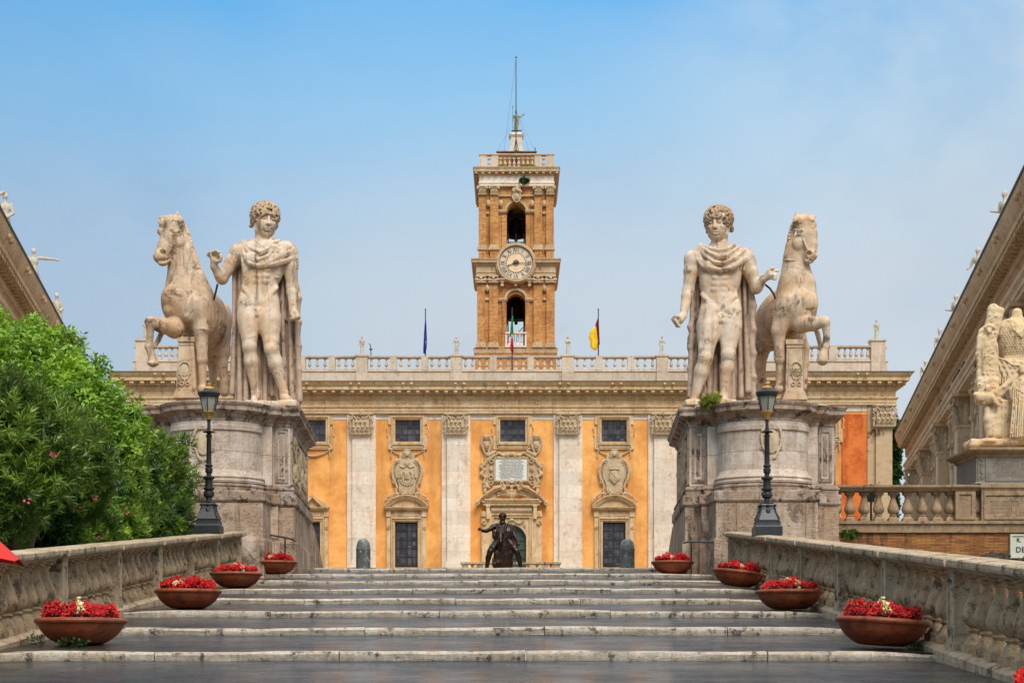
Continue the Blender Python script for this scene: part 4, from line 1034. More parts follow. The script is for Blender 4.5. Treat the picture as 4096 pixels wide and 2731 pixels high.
        if kind:   # crown and slanting shield
            s.b((xc, 748, -24), (32, 5, 8), 2)
            for q in (-2, -1, 0, 1, 2): s.c((xc+q*14, 746, -26), (xc+q*15, 728, -26), 4, 2.5, 1)
            s.e((xc, 795, -26), (28, 40, 12), 2); s.c((xc-18, 770, -36), (xc+14, 805, -38), 3.5, 3.5, 1); s.chain([(xc-28, 765, -30), (xc-30, 805, -30), (xc, 838, -30), (xc+30, 805, -30), (xc+28, 765, -30)], 3, 1)
        else:      # tiara, mantle, cross shield, supporters
            s.e((xc, 712, -26), (15, 18, 12), 2); s.c((xc-15, 712, -34), (xc+15, 712, -34), 3, 3, 1)
            s.chain([(xc-44, 730, -24), (xc-20, 738, -26), (xc, 722, -28), (xc+20, 738, -26), (xc+44, 730, -24)], 5, 2)
            s.b((xc, 788, -26), (15, 22, 8), 2, rd=3); s.c((xc-9, 786, -36), (xc+9, 786, -36), 2.4, 2.4, 1); s.c((xc, 776, -36), (xc, 800, -36), 2.4, 2.4, 1)
            for sx in (-1, 1):
                s.chain([(xc+sx*24, 766, -26), (xc+sx*34, 780, -26), (xc+sx*34, 802, -26)], [7, 7, 6], 2); s.c((xc+sx*50, 742, -22), (xc+sx*56, 800, -20), 5, 8, 2)
            for q in range(9): a = math.pi*q/8; s.e((xc+math.cos(a)*38, 820+math.sin(a)*28, -22), (7, 7, 6), 3); s.e((xc+math.cos(a)*24, 815+math.sin(a)*20, -22), (6, 6, 6), 3)
        o = s.obj('coat_of_arms', K7*1.7, 'carved_stone', t)
    # the portal: broken pediment with scrolls, frieze, inner frame, green door
    mb = MB(); Y = YF
    for sx in (-1, 1):
        xa, xb = sorted((fx(1327.5+sx*130), fx(1327.5+sx*188))); mb.box(xa, xb, Y-.30, Y+.02, dz0, fz(1010))
        xa, xb = sorted((fx(1327.5+sx*136), fx(1327.5+sx*158))); mb.box(xa, xb, Y-.55, Y-.2, fz(1060), fz(975)); mb.box(xa-.03, xb+.03, Y-.6, Y-.2, fz(985), fz(972))
        xa, xb = sorted((fx(1327.5+sx*160), fx(1327.5+sx*186))); mb.box(xa-.04, xb+.04, Y-.42, Y-.2, fz(1045), fz(1022))
        for q in range(7): a = q*.9; r = .19-.018*q; mb.tube([(fx(1327.5+sx*172)+r*math.cos(a)*sx, Y-.42, fz(1085)+r*math.sin(a)), (fx(1327.5+sx*172)+(r-.018)*math.cos(a+.9)*sx, Y-.44, fz(1085)+(r-.018)*math.sin(a+.9))], .07, 6)
    mb.box(fx(1150), fx(1505), Y-.5, Y+.02, fz(975), fz(958)); mb.box(fx(1142), fx(1513), Y-.6, Y+.02, fz(957.8), fz(946)); mb.box(fx(1158), fx(1500), Y-.7, Y+.02, fz(945.8), fz(936))
    mb.box(fx(1195), fx(1460), Y-.2, Y+.02, fz(1022), fz(975.2))
    # inner frame round the arch
    for (a, b, c, yy) in ((1192, 1204, 1026, .34), (1206, 1216, 1040, .26)):
        mb.box(fx(a), fx(b), Y-yy, Y+.0, dz0, fz(c)); mb.box(fx(2655-b), fx(2655-a), Y-yy, Y+.0, dz0, fz(c)); mb.box(fx(b), fx(2655-b), Y-yy, Y+.0, fz(c+10), fz(c))
    mb.box(fx(1216), fx(1236), Y-.09, Y+.02, dz0, fz(1050)); mb.box(fx(1419), fx(1439), Y-.09, Y+.02, dz0, fz(1050)); mb.box(fx(1236), fx(1419), Y-.09, Y-.051, fz(1092), fz(1050))
    # the two raking arms
    for sx in (-1, 1):
        P = [(1327.5+sx*218, 962), (1327.5+sx*190, 928), (1327.5+sx*150, 895), (1327.5+sx*105, 868), (1327.5+sx*62, 856)]
        for (o0, o1, yy) in ((-4, 6, .72), (6, 15, .62), (15, 24, .48)):
            for (xa, ya), (xb, yb) in zip(P[:-1], P[1:]):
                q = [(fx(xa), fz(ya+o1)), (fx(xb), fz(yb+o1)), (fx(xb), fz(yb+o0)), (fx(xa), fz(ya+o0))]
                if sx > 0: q = q[::-1]
                mb.prism(q, Y-yy, Y+.01)
        mb.prism([(fx(1327.5+sx*175), fz(937)), (fx(1327.5+sx*60), fz(937)), (fx(1327.5+sx*60), fz(880)), (fx(1327.5+sx*100), fz(885))][::(1 if sx < 0 else -1)], Y-.16, Y+.01)
        for (cx_, cy_, r0) in ((216, 960, 17), (48, 866, 15)):
            for q in range(9):
                a = q*.8; r = (r0-q*1.5)*K7; r2 = (r0-(q+1)*1.5)*K7
                mb.tube([(fx(1327.5+sx*cx_)+sx*r*math.cos(a), Y-.6, fz(cy_)-r*math.sin(a)), (fx(1327.5+sx*cx_)+sx*r2*math.cos(a+.8), Y-.62, fz(cy_)-r2*math.sin(a+.8))], .07, 6)
            mb.lathe(0, 0, [(r0*K7*.9, 0), (r0*K7*.9, .5)], 14) if False else None
    obj('portal', mb, 'ochre_stone', t)
    s = Sculpt(cv, K7)
    s.c((1212, 1002, -16), (1440, 1002, -16), 13, 13, 2)
    for q in range(12): s.c((1215+q*19, 992, -28), (1234+q*19, 1012, -28), 2, 2, 1, 's'); s.c((1215+q*19, 1012, -28), (1234+q*19, 992, -28), 2, 2, 1, 's')
    s.e((1206, 1002, -16), (10, 14, 12), 2); s.e((1448, 1002, -16), (10, 14, 12), 2)
    for sx in (-1, 1):
        for q in range(-5, 6): s.e((1327.5+sx*45+q*6, 1085-(q*q)*.62, -14), (4, 4, 5), 2)
        s.chain([(1327.5+sx*82, 1068, -10), (1327.5+sx*82, 1095, -10)], [3, 5], 1); s.e((1327.5+sx*82, 1102, -12), (6, 8, 6), 2)
    s.e((1327.5, 1064, -14), (15, 10, 10), 2)
    # angel head, ribbon and shield between the scrolls
    s.e((1327, 862, -40), (12, 13, 12), 3); s.e((1327, 905, -40), (22, 28, 16), 3); s.chain([(1305, 880, -44), (1302, 905, -44), (1327, 934, -44), (1352, 905, -44), (1349, 880, -44)], 4, 2); s.e((1327, 884, -46), (16, 10, 12), 3)
    s.c((1240, 898, -24), (1295, 888, -28), 8, 8, 2); s.c((1415, 898, -24), (1360, 888, -28), 8, 8, 2); s.c((1240, 914, -22), (1280, 906, -26), 6, 6, 2); s.c((1415, 914, -22), (1375, 906, -26), 6, 6, 2)
    s.obj('portal_carving', K7*1.7, 'carved_stone', t)
    d = obj('portal_door', MB().box(fx(1230), fx(1425), YF+.35, YF+.42, dz0, fz(1090)), 'green_door', t)
    g = MB()
    for q in (-1, -.36, .36, 1): g.box(xc2 := fx(1327.5+q*88)-.05, xc2+.1, YF+.28, YF+.35, dz0, fz(1188))
    for y in (1188, 1245, 1300): g.box(fx(1235), fx(1420), YF+.275, YF+.355, fz(y)-.05, fz(y)+.05)
    obj('panel_ribs', g, 'green_door', d)
    # inscription tablet with a scrolled frame, flanked by two shields
    s = Sculpt(cv, K7)
    s.b((1326, 750, -3), (128, 86, 9), 3, rd=5)
    for (x0, y0, x1, y1) in ((1221, 678, 1429, 678), (1221, 822, 1429, 822), (1221, 678, 1221, 822), (1429, 678, 1429, 822)): s.c((x0, y0, -16), (x1, y1, -16), 5, 5, 1)
    for sx in (-1, 1):
        X = lambda v: 1326+sx*v
        s.chain([(X(10), 648, -14), (X(50), 662, -14), (X(78), 645, -14), (X(112), 665, -16), (X(150), 690, -16), (X(170), 720, -16), (X(188), 735, -16), (X(172), 752, -14), (X(190), 778, -16), (X(160), 800, -14), (X(172), 830, -14), (X(140), 862, -14)], [9, 10, 8, 11, 12, 11, 10, 9, 10, 9, 10, 9], 4)
        s.b((X(145), 760, -4), (26, 90, 9), 6, rd=6)
        for (ax, ay, r) in ((125, 700, 14), (187, 722, 10), (186, 775, 10), (128, 800, 14), (128, 835, 13), (60, 838, 10), (24, 660, 9), (24, 830, 9)):
            for q in range(7): a = q*.9; s.c((X(ax+math.cos(a)*r), ay+math.sin(a)*r, -18), (X(ax+math.cos(a+.9)*r*.85), ay+math.sin(a+.9)*r*.85, -22), 4, 4, 1.5)
        s.e((X(128), 750, -16), (13, 17, 12), 3); s.chain([(X(10), 850, -12), (X(60), 850, -12), (X(110), 862, -12)], [10, 9, 8], 3)
        s.c((X(100), 638, -20), (X(145), 662, -22), 10, 12, 2); s.c((X(96), 636, -20), (X(100), 638, -20), 5, 5, 1, 's')
        s.b((X(165), 868, -8), (10, 26, 10), 2); s.b((X(165), 858, -10), (15, 4, 13), 1)
        # shield
        c = X(156); s.e((c, 592, -12), (26, 42, 14), 3); s.chain([(c-26, 560, -20), (c-34, 590, -20), (c-14, 640, -18), (c, 655, -16), (c+14, 640, -18), (c+34, 590, -20), (c+26, 560, -20)], [8, 7, 6, 6, 6, 7, 8], 2)
        s.e((c, 550, -22), (28, 18, 14), 3); s.e((c, 556, -38), (14, 4, 8), 1, 's'); s.e((c-14, 545, -34), (6, 6, 6), 2); s.e((c+14, 545, -34), (6, 6, 6), 2); s.e((c, 598, -26), (16, 22, 8), 1); s.c((c-12, 590, -34), (c+12, 604, -34), 2.5, 2.5, 1)
    s.e((1326, 655, -20), (13, 13, 12), 3); s.chain([(1286, 648, -16), (1312, 656, -20)], [5, 8], 2); s.chain([(1366, 648, -16), (1340, 656, -20)], [5, 8], 2); s.e((1326, 832, -20), (12, 12, 12), 3)
    fr_ = s.obj('inscription_frame', K7*1.7, 'travertine_trim', t)
    tb = obj('inscription_tablet', MB().box(fx(1227), fx(1423), YF-.2, YF, fz(816), fz(684)), 'tablet_marble', t)
    lines = ['CLEMENTI·VIII·PONT·MAX', 'POST GALLIAE REGNVM RECONCILIATO REGE', 'HENRICO IV CONSTITVTVM', 'PANNONIAM ARMIS AVXILIARIBVS SERVATAM', 'STRIGONIVM A TVRCAR·TYRANNIDE VINDICATVM', 'RVTHENOS ET AEGYPTIOS RO·EC·RESTITVTOS', 'PACEM COMPOSITIS REGVM MAXIMOR·DISCORDIIS', 'CHRISTIANAE REIP REDDITAM', 'FERRARIAM PETRI ALDOBRANDINI CARD·DVCTV', 'FERRO INCRVENTO RECEPTAM', 'SANCTISSIMAQ·PRAESENTIA CONSTABILITAM', 'OPTATO REDITV IN VRBEM PVB·HILARITATIS', 'SECVRITATISQ·        REDVCTORI']
    for i, ln in enumerate(lines):
        wdt = (165 if i == 0 else 188)*K7; text_mb(ln, .105 if i else .12, 'letter_dark', tb, fx(1325), YF-.206, fz(697+i*9.4), align='CENTER', sx=min(1.0, wdt/(len(ln)*.105*.74)), weight=.002)
    # entablature all round, wings included
    foot = [(-26.6, YW), (-17.4, YW), (-17.4, YF), (17.4, YF), (17.4, YW), (26.4, YW), (26.4, 140), (-26.6, 140)]
    obj('architrave', MB().mould(foot, [(.30, 19.40), (.30, 19.55), (.34, 19.56), (.34, 19.74), (.42, 19.80), (.45, 19.86), (.45, 19.92), (.28, 19.94)]), 'ochre_stone', t)
    cor = (MB().mould(foot, [(.27, 20.35), (.34, 20.38), (.36, 20.44), (.40, 20.45), (.40, 20.66), (.50, 20.70), (.52, 20.96), (1.08, 20.98), (1.08, 21.20), (1.12, 21.22), (1.16, 21.30), (1.24, 21.38), (1.30, 21.46), (1.33, 21.50)]))
    obj('cornice_lead', MB().mould(foot, [(1.30, 21.50), (1.35, 21.505), (1.35, 21.56), (.0, 21.68)]), 'lead', t)
    dn = md = lh = cor; st = MB().mould(foot, [(.27, 19.92), (.27, 20.36)])
    def front_runs():
        yield -26.6, -17.4, YW; yield -17.4+.6, 17.4-.6, YF; yield 17.4, 26.4, YW
    for (a, b, y) in front_runs():
        e = .4 if y == YW else 0.
        n = int((b-a+2*e)/.165)
        for i in range(n): x = a-e+.04+i*.165; dn.box(x, x+.095, y-.50, y-.39, 20.47, 20.64)
        n = int((b-a+2*e)/.67)
        for i in range(n+1):
            x = a-e+(b-a+2*e)*i/n; md.box(x-.13, x+.13, y-1.0, y-.51, 20.79, 20.97); md.box(x-.10, x+.10, y-.86, y-.51, 20.72, 20.80); md.ball((x, y-.97, 20.84), (.1, .07, .07), 8, 5)
        n = int((b-a)/1.17)
        for i in range(n):
            x = a+(b-a)*(i+.5)/n
            p = [(x+(.17 if k % 2 == 0 else .06)*math.sin(k*math.pi/8), 20.14+(.17 if k % 2 == 0 else .06)*math.cos(k*math.pi/8)) for k in range(16)]
            st.prism(p[::-1], y-.31, y-.26)
            for k in range(5): xx = x+.28+k*.12; st.box(xx, xx+.09, y-.30, y-.26, 20.10+.06*math.sin(k*1.3+i), 20.15+.06*math.sin(k*1.3+i))
        n = int((b-a)/3.4)
        for i in range(n):
            for q in (-.3, .3): lh.ball((a+(b-a)*(i+.5)/n+q, y-1.27, 21.36), (.11, .09, .10), 8, 6)
    for s_, x in ((1, 26.4), (-1, -26.6)):
        for i in range(24): md.box(x+s_*.5, x+s_*1.0, YW+i*.67-.13, YW+i*.67+.13, 20.79, 20.97)
    obj('cornice', cor, 'ochre_stone', t, smooth=True); obj('frieze', st, 'ochre_stone', t)
    # wings
    for sx in (-1, 1):
        xo = 26.4 if sx > 0 else -26.6; xi = sx*17.4; a, b = min(xo, xi), max(xo, xi); wx = sx*21.6
        mb = MB(); wall_holes(mb, a, b, 4.2, 19.42, YW, YW+.5, [(wx-.92, wx+.92, w0, w1)])
        mb.box(min(xo, xo-sx*.4), max(xo, xo-sx*.4), YW+.5, 139.5, 4.2, 19.42); mb.box(min(xi, xi+sx*.4), max(xi, xi+sx*.4), YW+.5, YF+1, 4.2, 19.42)
        obj('wing_wall', mb, 'orange_plaster', t)
        # painted panel of another colour between window and corner pilaster
        px0, px1 = sorted((sx*22.95, xo-sx*1.65))
        m2 = MB(); m2.box(px0, px1, YW-.03, YW+.01, 4.3, 18.8); obj('plaster_panel', m2, 'red_orange_plaster', t)
        m2 = MB(); m2.box(a+.05, b-.05, YW-.05, YW+.01, 18.97, 19.41); obj('pale_band', m2, 'travertine_light', t)
        for px in (xo-sx*.55, xi+sx*.65):
            m3 = MB(); m3.box(px-.9, px+.9-.0, YW-.12, YW+.05, 4.3, 19.41) if px != xo-sx*.55 else m3.box(min(xo, xo-sx*1.65), max(xo, xo-sx*1.65), YW-.12, YW+.05, 4.3, 19.41)
            m3.box(px-.57, px+.57, YW-.38, YW-.1, 4.3, 19.40); m3.box(px-.62, px+.62, YW-.42, YW-.1, fz(541), fz(535))
            p = obj('pilaster', m3, 'peeling_stone', t); put(CAPITAL, 'capital', p, (px, YW-.38, 19.40), (.95, 1, 1))
        window(wx, w0, w1, .92, YW)
    # parapet and roof balustrade
    foot2 = [(-26.45, YW+.2), (-17.2, YW+.2), (-17.2, YF+.2), (17.2, YF+.2), (17.2, YW+.2), (26.2, YW+.2), (26.2, 140), (-26.45, 140)]
    obj('parapet', MB().mould(foot2, [(.0, 21.6), (.0, 22.44), (.06, 22.47), (.06, 22.55), (-.1, 22.56)]), 'parapet_stone', t)
    rb = MB(); runs = []
    rr = [(-26.25, -17.3, YW+.35), (-17.3, 17.3, YF+.35), (17.3, 26.05, YW+.35)]
    for a, b, y in rr: rb.run([(y-.17, 23.44), (y-.22, 23.48), (y-.24, 23.56), (y-.24, 23.60), (y+.22, 23.60), (y+.22, 23.44)], a, b); rb.box(a, b, y-.16, y+.16, 22.55, 22.62)
    for x in (-26.25, -17.3, 17.3, 26.05):
        rb.box(x-.16, x+.16, YW+.35, YF+.4 if abs(x) < 18 else 139, 23.445, 23.595)
    bal = obj('roof_balustrade', rb, 'parapet_stone', t)
    wide = [-17.3, -10.84, -4.03, 4.03, 10.84, 17.3]
    class PM:
        def box(s, *a): obj('pier', MB().box(*a), 'parapet_stone', bal)
    piers = PM(); spots = []
    for i in range(5):
        a, b = wide[i], wide[i+1]; nb = 4 if i == 2 else 3
        cuts = [a+.45]+[a+(b-a)/3, a+2*(b-a)/3]+[b-.45]
        for q in (1, 2): piers.box(cuts[q]-.24, cuts[q]+.24, YF+.12, YF+.56, 22.56, 23.61)
        ed = [(a+.42, cuts[1]-.24), (cuts[1]+.24, cuts[2]-.24), (cuts[2]+.24, b-.42)]
        for (u, v) in ed: spots += [(u+(v-u)*(k+.5)/nb, YF+.35) for k in range(nb)]
    for x in wide: piers.box(x-.42, x+.42, YF+.05, YF+.65, 21.7, 23.62); piers.box(x-.50, x+.50, YF-.02, YF+.7, 23.55, 23.68)
    for sx in (-1, 1):
        e = 25.55 if sx > 0 else -25.75
        piers.box(e-.5, e+.5, YW+.05, YW+.9, 21.7, 23.9); piers.box(e-.57, e+.57, YW-.02, YW+.97, 23.9, 24.02)
        for q in (22.4, 18.6): piers.box(sx*q-.28, sx*q+.28, YW+.12, YW+.58, 22.56, 23.61)
        u0, v0 = sx*22.68, e-sx*.5; spots += [(u0+(v0-u0)*(k+.5)/6, YW+.35) for k in range(6)]
        u0, v0 = sx*18.88, sx*22.12; spots += [(u0+(v0-u0)*(k+.5)/7, YW+.35) for k in range(7)]
    for (x, y) in spots: put(ROOF_BAL, 'baluster', bal, (x, y, 22.62))
    # low tiled roof behind
    mb = MB(); mb.box(-26, 26, 122.0, 139, 22.3, 22.62); mb.tube([(-26, 122.1, 22.68), (26, 122.1, 22.68)], .05, 6)
    for i in range(150): x = -25.8+i*.347; mb.tube([(x, 122.0, 22.66), (x, 123.4, 22.72)], .09, 7)
    obj('tiled_roof', mb, 'roof_tile', t)
    return t
ROOF_BAL = baluster_mesh(.86, .125, 9, 'parapet_stone')
palace()

def stairs_front():
    t = thing('staircase_balustrade', 'pale stone balustrade behind the bronze rider, in front of the central portal', 'balustrade', (0, 114, PZ))
    z1 = CH+(HV-1400-1332/1.568)*114.5/F
    mb = MB(); mb.run([(114.0, z1-.15), (113.93, z1-.1), (113.93, z1), (114.5, z1), (114.5, z1-.15)], -3.5, 3.3)
    obj('rail', mb, 'rail_stone', t)
    for x in (-3.2, -2.2, 2.2, 3.05): obj('pier', MB().box(x-.22, x+.22, 113.98, 114.5, 5, z1-.1).box(x-.3, x+.3, 113.9, 114.55, z1-.12, z1+.02), 'rail_stone', t)
    obj('base', MB().box(-4.5, 4.3, 114, 120.8, PZ-.1, z1-1.0), 'travertine_trim', t)
    for x in (-2.7, -1.7, -1.2, -.7, .6, 1.1, 1.7, 2.65): put(ROOF_BAL, 'baluster', t, (x, 114.25, z1-1.0))
stairs_front()
# ---------------------------------------------------------------- bell tower
YT = 128.0; KT = YT/F/2.178
def tx(x): return (1800+x/2.178-2048)*YT/F
def tz(y, d=YT): return CH+(HV-200-y/2.178)*d/F
TXC = tx(576)
def arch_wall(mb, x0, x1, z0, z1, cx, r, zs, zb, y0, y1, n=14):
    mb.box(x0, cx-r, y0, y1, z0, z1); mb.box(cx+r, x1, y0, y1, z0, z1)
    if zb > z0: mb.box(cx-r, cx+r, y0, y1, z0, zb)
    for i in range(n):
        a, b = math.pi*i/n, math.pi*(i+1)/n
        xa, za, xb, zb2 = cx+r*math.cos(a), zs+r*math.sin(a), cx+r*math.cos(b), zs+r*math.sin(b)
        mb.prism([(xb, zb2), (xa, za), (xa, z1), (xb, z1)], y0, y1)
def tower():
    D = 9.2
    t = thing('bell_tower', 'square brick bell tower with a clock and two arched belfry openings, above the palace roof', 'tower', (TXC, YT+4, 21.6))
    def stage(xa, xb, zb, zt, cx, r, zs, zo, name):
        mb = MB(); arch_wall(mb, xa, xb, zb, zt, cx, r, zs, zo, YT+.12, YT+1.1); arch_wall(mb, xa, xb, zb, zt, cx, r, zs, zo, YT+D-1.1, YT+D)
        for (p, q) in ((xa, xa+.9), (xb-.9, xb)):
            mb.box(p, q, YT+1.1, YT+D-1.1, zb, zt)
        mb.box(xa+.9, xb-.9, YT+1.1, YT+D-1.1, zt-.5, zt)
        return obj(name, mb, 'tower_brick', t)
    L0, L1 = tx(238), tx(909); cx = tx(575)
    mb = MB(); mb.box(tx(218), tx(926), YT-.05, YT+D+.1, 21.5, tz(2650)); obj('foot_wall', mb, 'tower_brick', t)
    foot = lambda a, b, e=0: [(tx(a), YT-e), (tx(b), YT-e), (tx(b), YT+D), (tx(a), YT+D)]
    obj('base_course', MB().mould(foot(222, 922), [(0, tz(2655)), (.10, tz(2640)), (.12, tz(2604)), (.16, tz(2598)), (0, tz(2590))]), 'travertine_trim', t)
    stage(L0, L1, tz(2592), tz(1890), cx, 83*KT, tz(2205), tz(2588), 'lower_stage')
    U0, U1 = tx(253), tx(902)
    stage(U0, U1, tz(1892), tz(1100), tx(578), 83*KT, tz(1425), tz(1700), 'upper_stage')
    mb = MB()
    for a, b in ((236, 304), (343, 418), (728, 803), (840, 912)):
        obj('pilaster', MB().box(tx(a), tx(b), YT-.12, YT+.2, tz(2550), tz(2040)), 'tower_brick', t)
    for a, b in ((250, 314), (350, 422), (735, 803), (838, 904)): obj('pilaster', MB().box(tx(a), tx(b), YT-.12, YT+.2, tz(1890), tz(1270)), 'tower_brick', t)
    for a, b in ((452, 492), (661, 698)): obj('arch_pier', MB().box(tx(a), tx(b), YT-.02, YT+.2, tz(1760), tz(1440)), 'tower_brick', t)
    for a, b in ((455, 488), (656, 690)): obj('arch_pier', MB().box(tx(a), tx(b), YT-.02, YT+.2, tz(2590), tz(2185)), 'tower_brick', t)
    mb = MB()
    for a, b in ((236, 304), (343, 418), (728, 803), (840, 912)):
        A, B = tx(a), tx(b)
        obj('pilaster_base', MB().box(A-.12, B+.08, YT-.24, YT+.2, tz(2594), tz(2572)).box(A-.07, B+.05, YT-.19, YT+.2, tz(2572), tz(2556)).box(A-.03, B+.02, YT-.16, YT+.2, tz(2556), tz(2548)), 'travertine_trim', t)
    for a, b in ((250, 314), (350, 422), (735, 803), (838, 904)):
        A, B = tx(a), tx(b); obj('pilaster_base', MB().box(A-.12, B+.08, YT-.22, YT+.2, tz(1745), tz(1728)).box(A-.07, B+.05, YT-.18, YT+.2, tz(1728), tz(1712)).box(A-.03, B+.02, YT-.15, YT+.2, tz(1712), tz(1700)), 'travertine_trim', t)
    # imposts and archivolts
    for (c, r, zsp, xa, xb) in ((575, 83, 2188, 418, 728), (578, 83, 1418, 418, 738)):
        for (p, q) in ((xa, c-r+3), (c+r-3, xb)): obj('impost', MB().box(tx(p), tx(q), YT-.08, YT+.2, tz(zsp), tz(zsp-10)).box(tx(p)-.02, tx(q)+.02, YT-.13, YT+.2, tz(zsp-10), tz(zsp-24)), 'travertine_trim', t)
        n = 16; mb = MB()
        for i in range(n):
            a, b = math.pi*i/n, math.pi*(i+1)/n; r0, r1 = (r+1)*KT, (r+22)*KT; X, Z = tx(c), tz(zsp-10)
            mb.prism([(X+r0*math.cos(b), Z+r0*math.sin(b)), (X+r0*math.cos(a), Z+r0*math.sin(a)), (X+r1*math.cos(a), Z+r1*math.sin(a)), (X+r1*math.cos(b), Z+r1*math.sin(b))], YT-.05, YT+.2)
        obj('archivolt', mb, 'travertine_trim', t)
    for a, b in ((307, 341), (806, 838)):
        for y in (2170, 1420): obj('string_course', MB().box(tx(a), tx(b), YT-.03, YT+.2, tz(y+8), tz(y-10)), 'travertine_trim', t)
    obj('string_course', MB().box(tx(422), tx(735), YT-.04, YT+.2, tz(1276), tz(1262)), 'travertine_trim', t)
    # ionic capitals with scrolls, medallions
    NS = lambda: Sculpt(lambda x, y, tt: Vector((tx(x), YT-.12+tt*KT, tz(y))), KT)
    for c in (270, 380, 766, 876):
        s = NS()
        s.b((c, 2028, 0), (46, 6, 24), 1); s.b((c, 1978, 0), (46, 7, 26), 1)
        s.chain([(c-44, 2004, -18), (c, 2016, -20), (c+44, 2004, -18)], [9, 10, 9], 3)
        for sx in (-1, 1):
            for q in range(7): a = q*.9; r = 13-q*1.2; s.c((c+sx*(38+math.cos(a)*r), 2003+math.sin(a)*r, -20), (c+sx*(38+math.cos(a+.9)*r), 2003+math.sin(a+.9)*r, -22), 4.5, 4.5, 1)
        s.e((c, 1994, -24), (14, 13, 12), 2); s.obj('capital', KT*2.1, 'carved_stone', t)
    for c, y in ((324, 2075), (822, 2075), (334, 1338), (443, 1338), (714, 1340), (820, 1340)):
        s = NS(); s.e((c, y, 6), (20, 31, 14), 2); s.e((c, y, -2), (14, 22, 8), 1); s.e((c-3, y-5, -8), (7, 8, 5), 1); s.c((c-6, y+8, -8), (c+7, y+10, -8), 3, 3, 1); s.obj('medallion', KT*2.1, 'carved_stone', t)
    for c in (282, 385, 768, 872):     # corinthian capitals of the upper stage
        s = NS(); s.b((c, 1230, 0), (34, 36, 14), 3); s.b((c, 1196, 0), (46, 6, 26), 1); s.b((c, 1265, 0), (38, 4, 18), 1)
        for q in (-26, -9, 9, 26): s.chain([(c+q, 1262, -12), (c+q, 1242, -20), (c+q*1.1, 1236, -30)], [8, 8, 5], 2)
        for q in (-18, 0, 18): s.chain([(c+q, 1240, -12), (c+q, 1220, -20), (c+q*1.1, 1214, -30)], [8, 8, 5], 2)
        for sx in (-1, 1): s.chain([(c+sx*14, 1222, -18), (c+sx*32, 1206, -24), (c+sx*44, 1212, -26), (c+sx*40, 1222, -26)], [5, 6, 7, 5], 2)
        s.obj('capital', KT*2.1, 'carved_stone', t)
    s = NS()
    # crowned shield over the upper arch
    s.e((581, 1290, -6), (34, 42, 18), 3); s.e((581, 1292, -24), (20, 28, 10), 1); s.c((572, 1275, -36), (592, 1308, -36), 3, 3, 1)
    for sx in (-1, 1): s.chain([(581+sx*28, 1262, -18), (581+sx*38, 1290, -16), (581+sx*20, 1322, -16), (581, 1334, -14)], [8, 7, 7, 6], 2)
    for q in range(16): rn = random.Random(q); s.e((581+rn.uniform(-40, 40), 1222+rn.uniform(-32, 26), -18-rn.uniform(0, 12)), (12, 12, 12), 3)
    s.b((581, 1225, -4), (34, 34, 14), 4)
    s.obj('crowned_shield', KT*2.1, 'carved_stone', t)
    for c in (455, 572, 693): s = NS(); s.b((c, 2045, -8), (13, 20, 18), 1); s.b((c, 2028, -12), (15, 7, 22), 1); s.obj('bracket', KT*2.1, 'carved_stone', t)
    # middle cornice, broken by the clock
    for nm, mat, pr in (('middle_architrave', 'travertine_trim', [(0, 1972), (.0, 1945), (.05, 1944), (.05, 1938), (0, 1936), (0, 1884)]),
                        ('middle_cornice', 'travertine_trim', [(.02, 1884), (.10, 1880), (.13, 1866), (.40, 1862), (.42, 1845), (.48, 1838), (.50, 1830), (.1, 1820)])):
        mb = MB()
        for a, b in ((230, 424), (727, 920)):
            if 'cornice' in nm: a, b = (a, b-46) if a < 500 else (a+46, b)
            mb.mould([(tx(a), YT-.18), (tx(b), YT-.18), (tx(b), YT+D), (tx(a), YT+D)], [(o if o < .3 else o*.8, tz(y)) for o, y in pr])
        obj(nm, mb, mat, t)
    mb = MB(); n = 0
    for a, b in ((230, 424), (727, 920)):
        k = int((b-a)/9.5)
        for i in range(k): x = a-14+i*(b-a+8)/k+(14 if a > 500 else 0); mb.box(tx(x), tx(x+5), YT-.33, YT-.2, tz(1880), tz(1868))
    obj('middle_dentils', mb, 'travertine_trim', t)
    mb = MB(); mb.box(tx(428), tx(722), YT-.45, YT+.1, tz(2022), tz(2012)); mb.box(tx(424), tx(726), YT-.52, YT+.1, tz(2011.5), tz(2000))
    obj('clock_shelf', mb, 'travertine_trim', t)
    # lettering on the little friezes
    text_mb('S', .42, 'letter_dark', t, tx(352), YT-.195, tz(1925)); text_mb('R', .42, 'letter_dark', t, tx(770), YT-.195, tz(1925))
    # clock
    cxx, czz = tx(575), tz(1865)
    def ring(mb, r0, r1, y0, y1, n=40):
        vs = []; fs = []
        for i in range(n):
            c, s_ = math.cos(2*math.pi*i/n), math.sin(2*math.pi*i/n)
            vs += [(cxx+r0*c, y0, czz+r0*s_), (cxx+r1*c, y0, czz+r1*s_), (cxx+r1*c, y1, czz+r1*s_), (cxx+r0*c, y1, czz+r0*s_)]
        for i in range(n):
            a, b = i*4, ((i+1) % n)*4
            for q in range(4): fs.append((a+q, b+q, b+(q+1) % 4, a+(q+1) % 4))
        mb.add(vs, fs)
    def disc(mb, r, y0, y1, n=40): mb.prism([(cxx+r*math.cos(2*math.pi*i/n), czz+r*math.sin(2*math.pi*i/n)) for i in range(n)], y0, y1)
    mb = MB(); ring(mb, 150*KT, 166*KT, YT-.55, YT+.2); ring(mb, 165*KT, 178*KT, YT-.42, YT+.2)
    obj('clock_ring', mb, 'travertine_trim', t, smooth=True)
    mb = MB(); disc(mb, 151*KT, YT-.38, YT+.15); face = obj('clock_face', mb, 'dial_pale', t)
    mb = MB(); disc(mb, 82*KT, YT-.40, YT-.37); obj('dial_centre', mb, 'dial_cream', face)
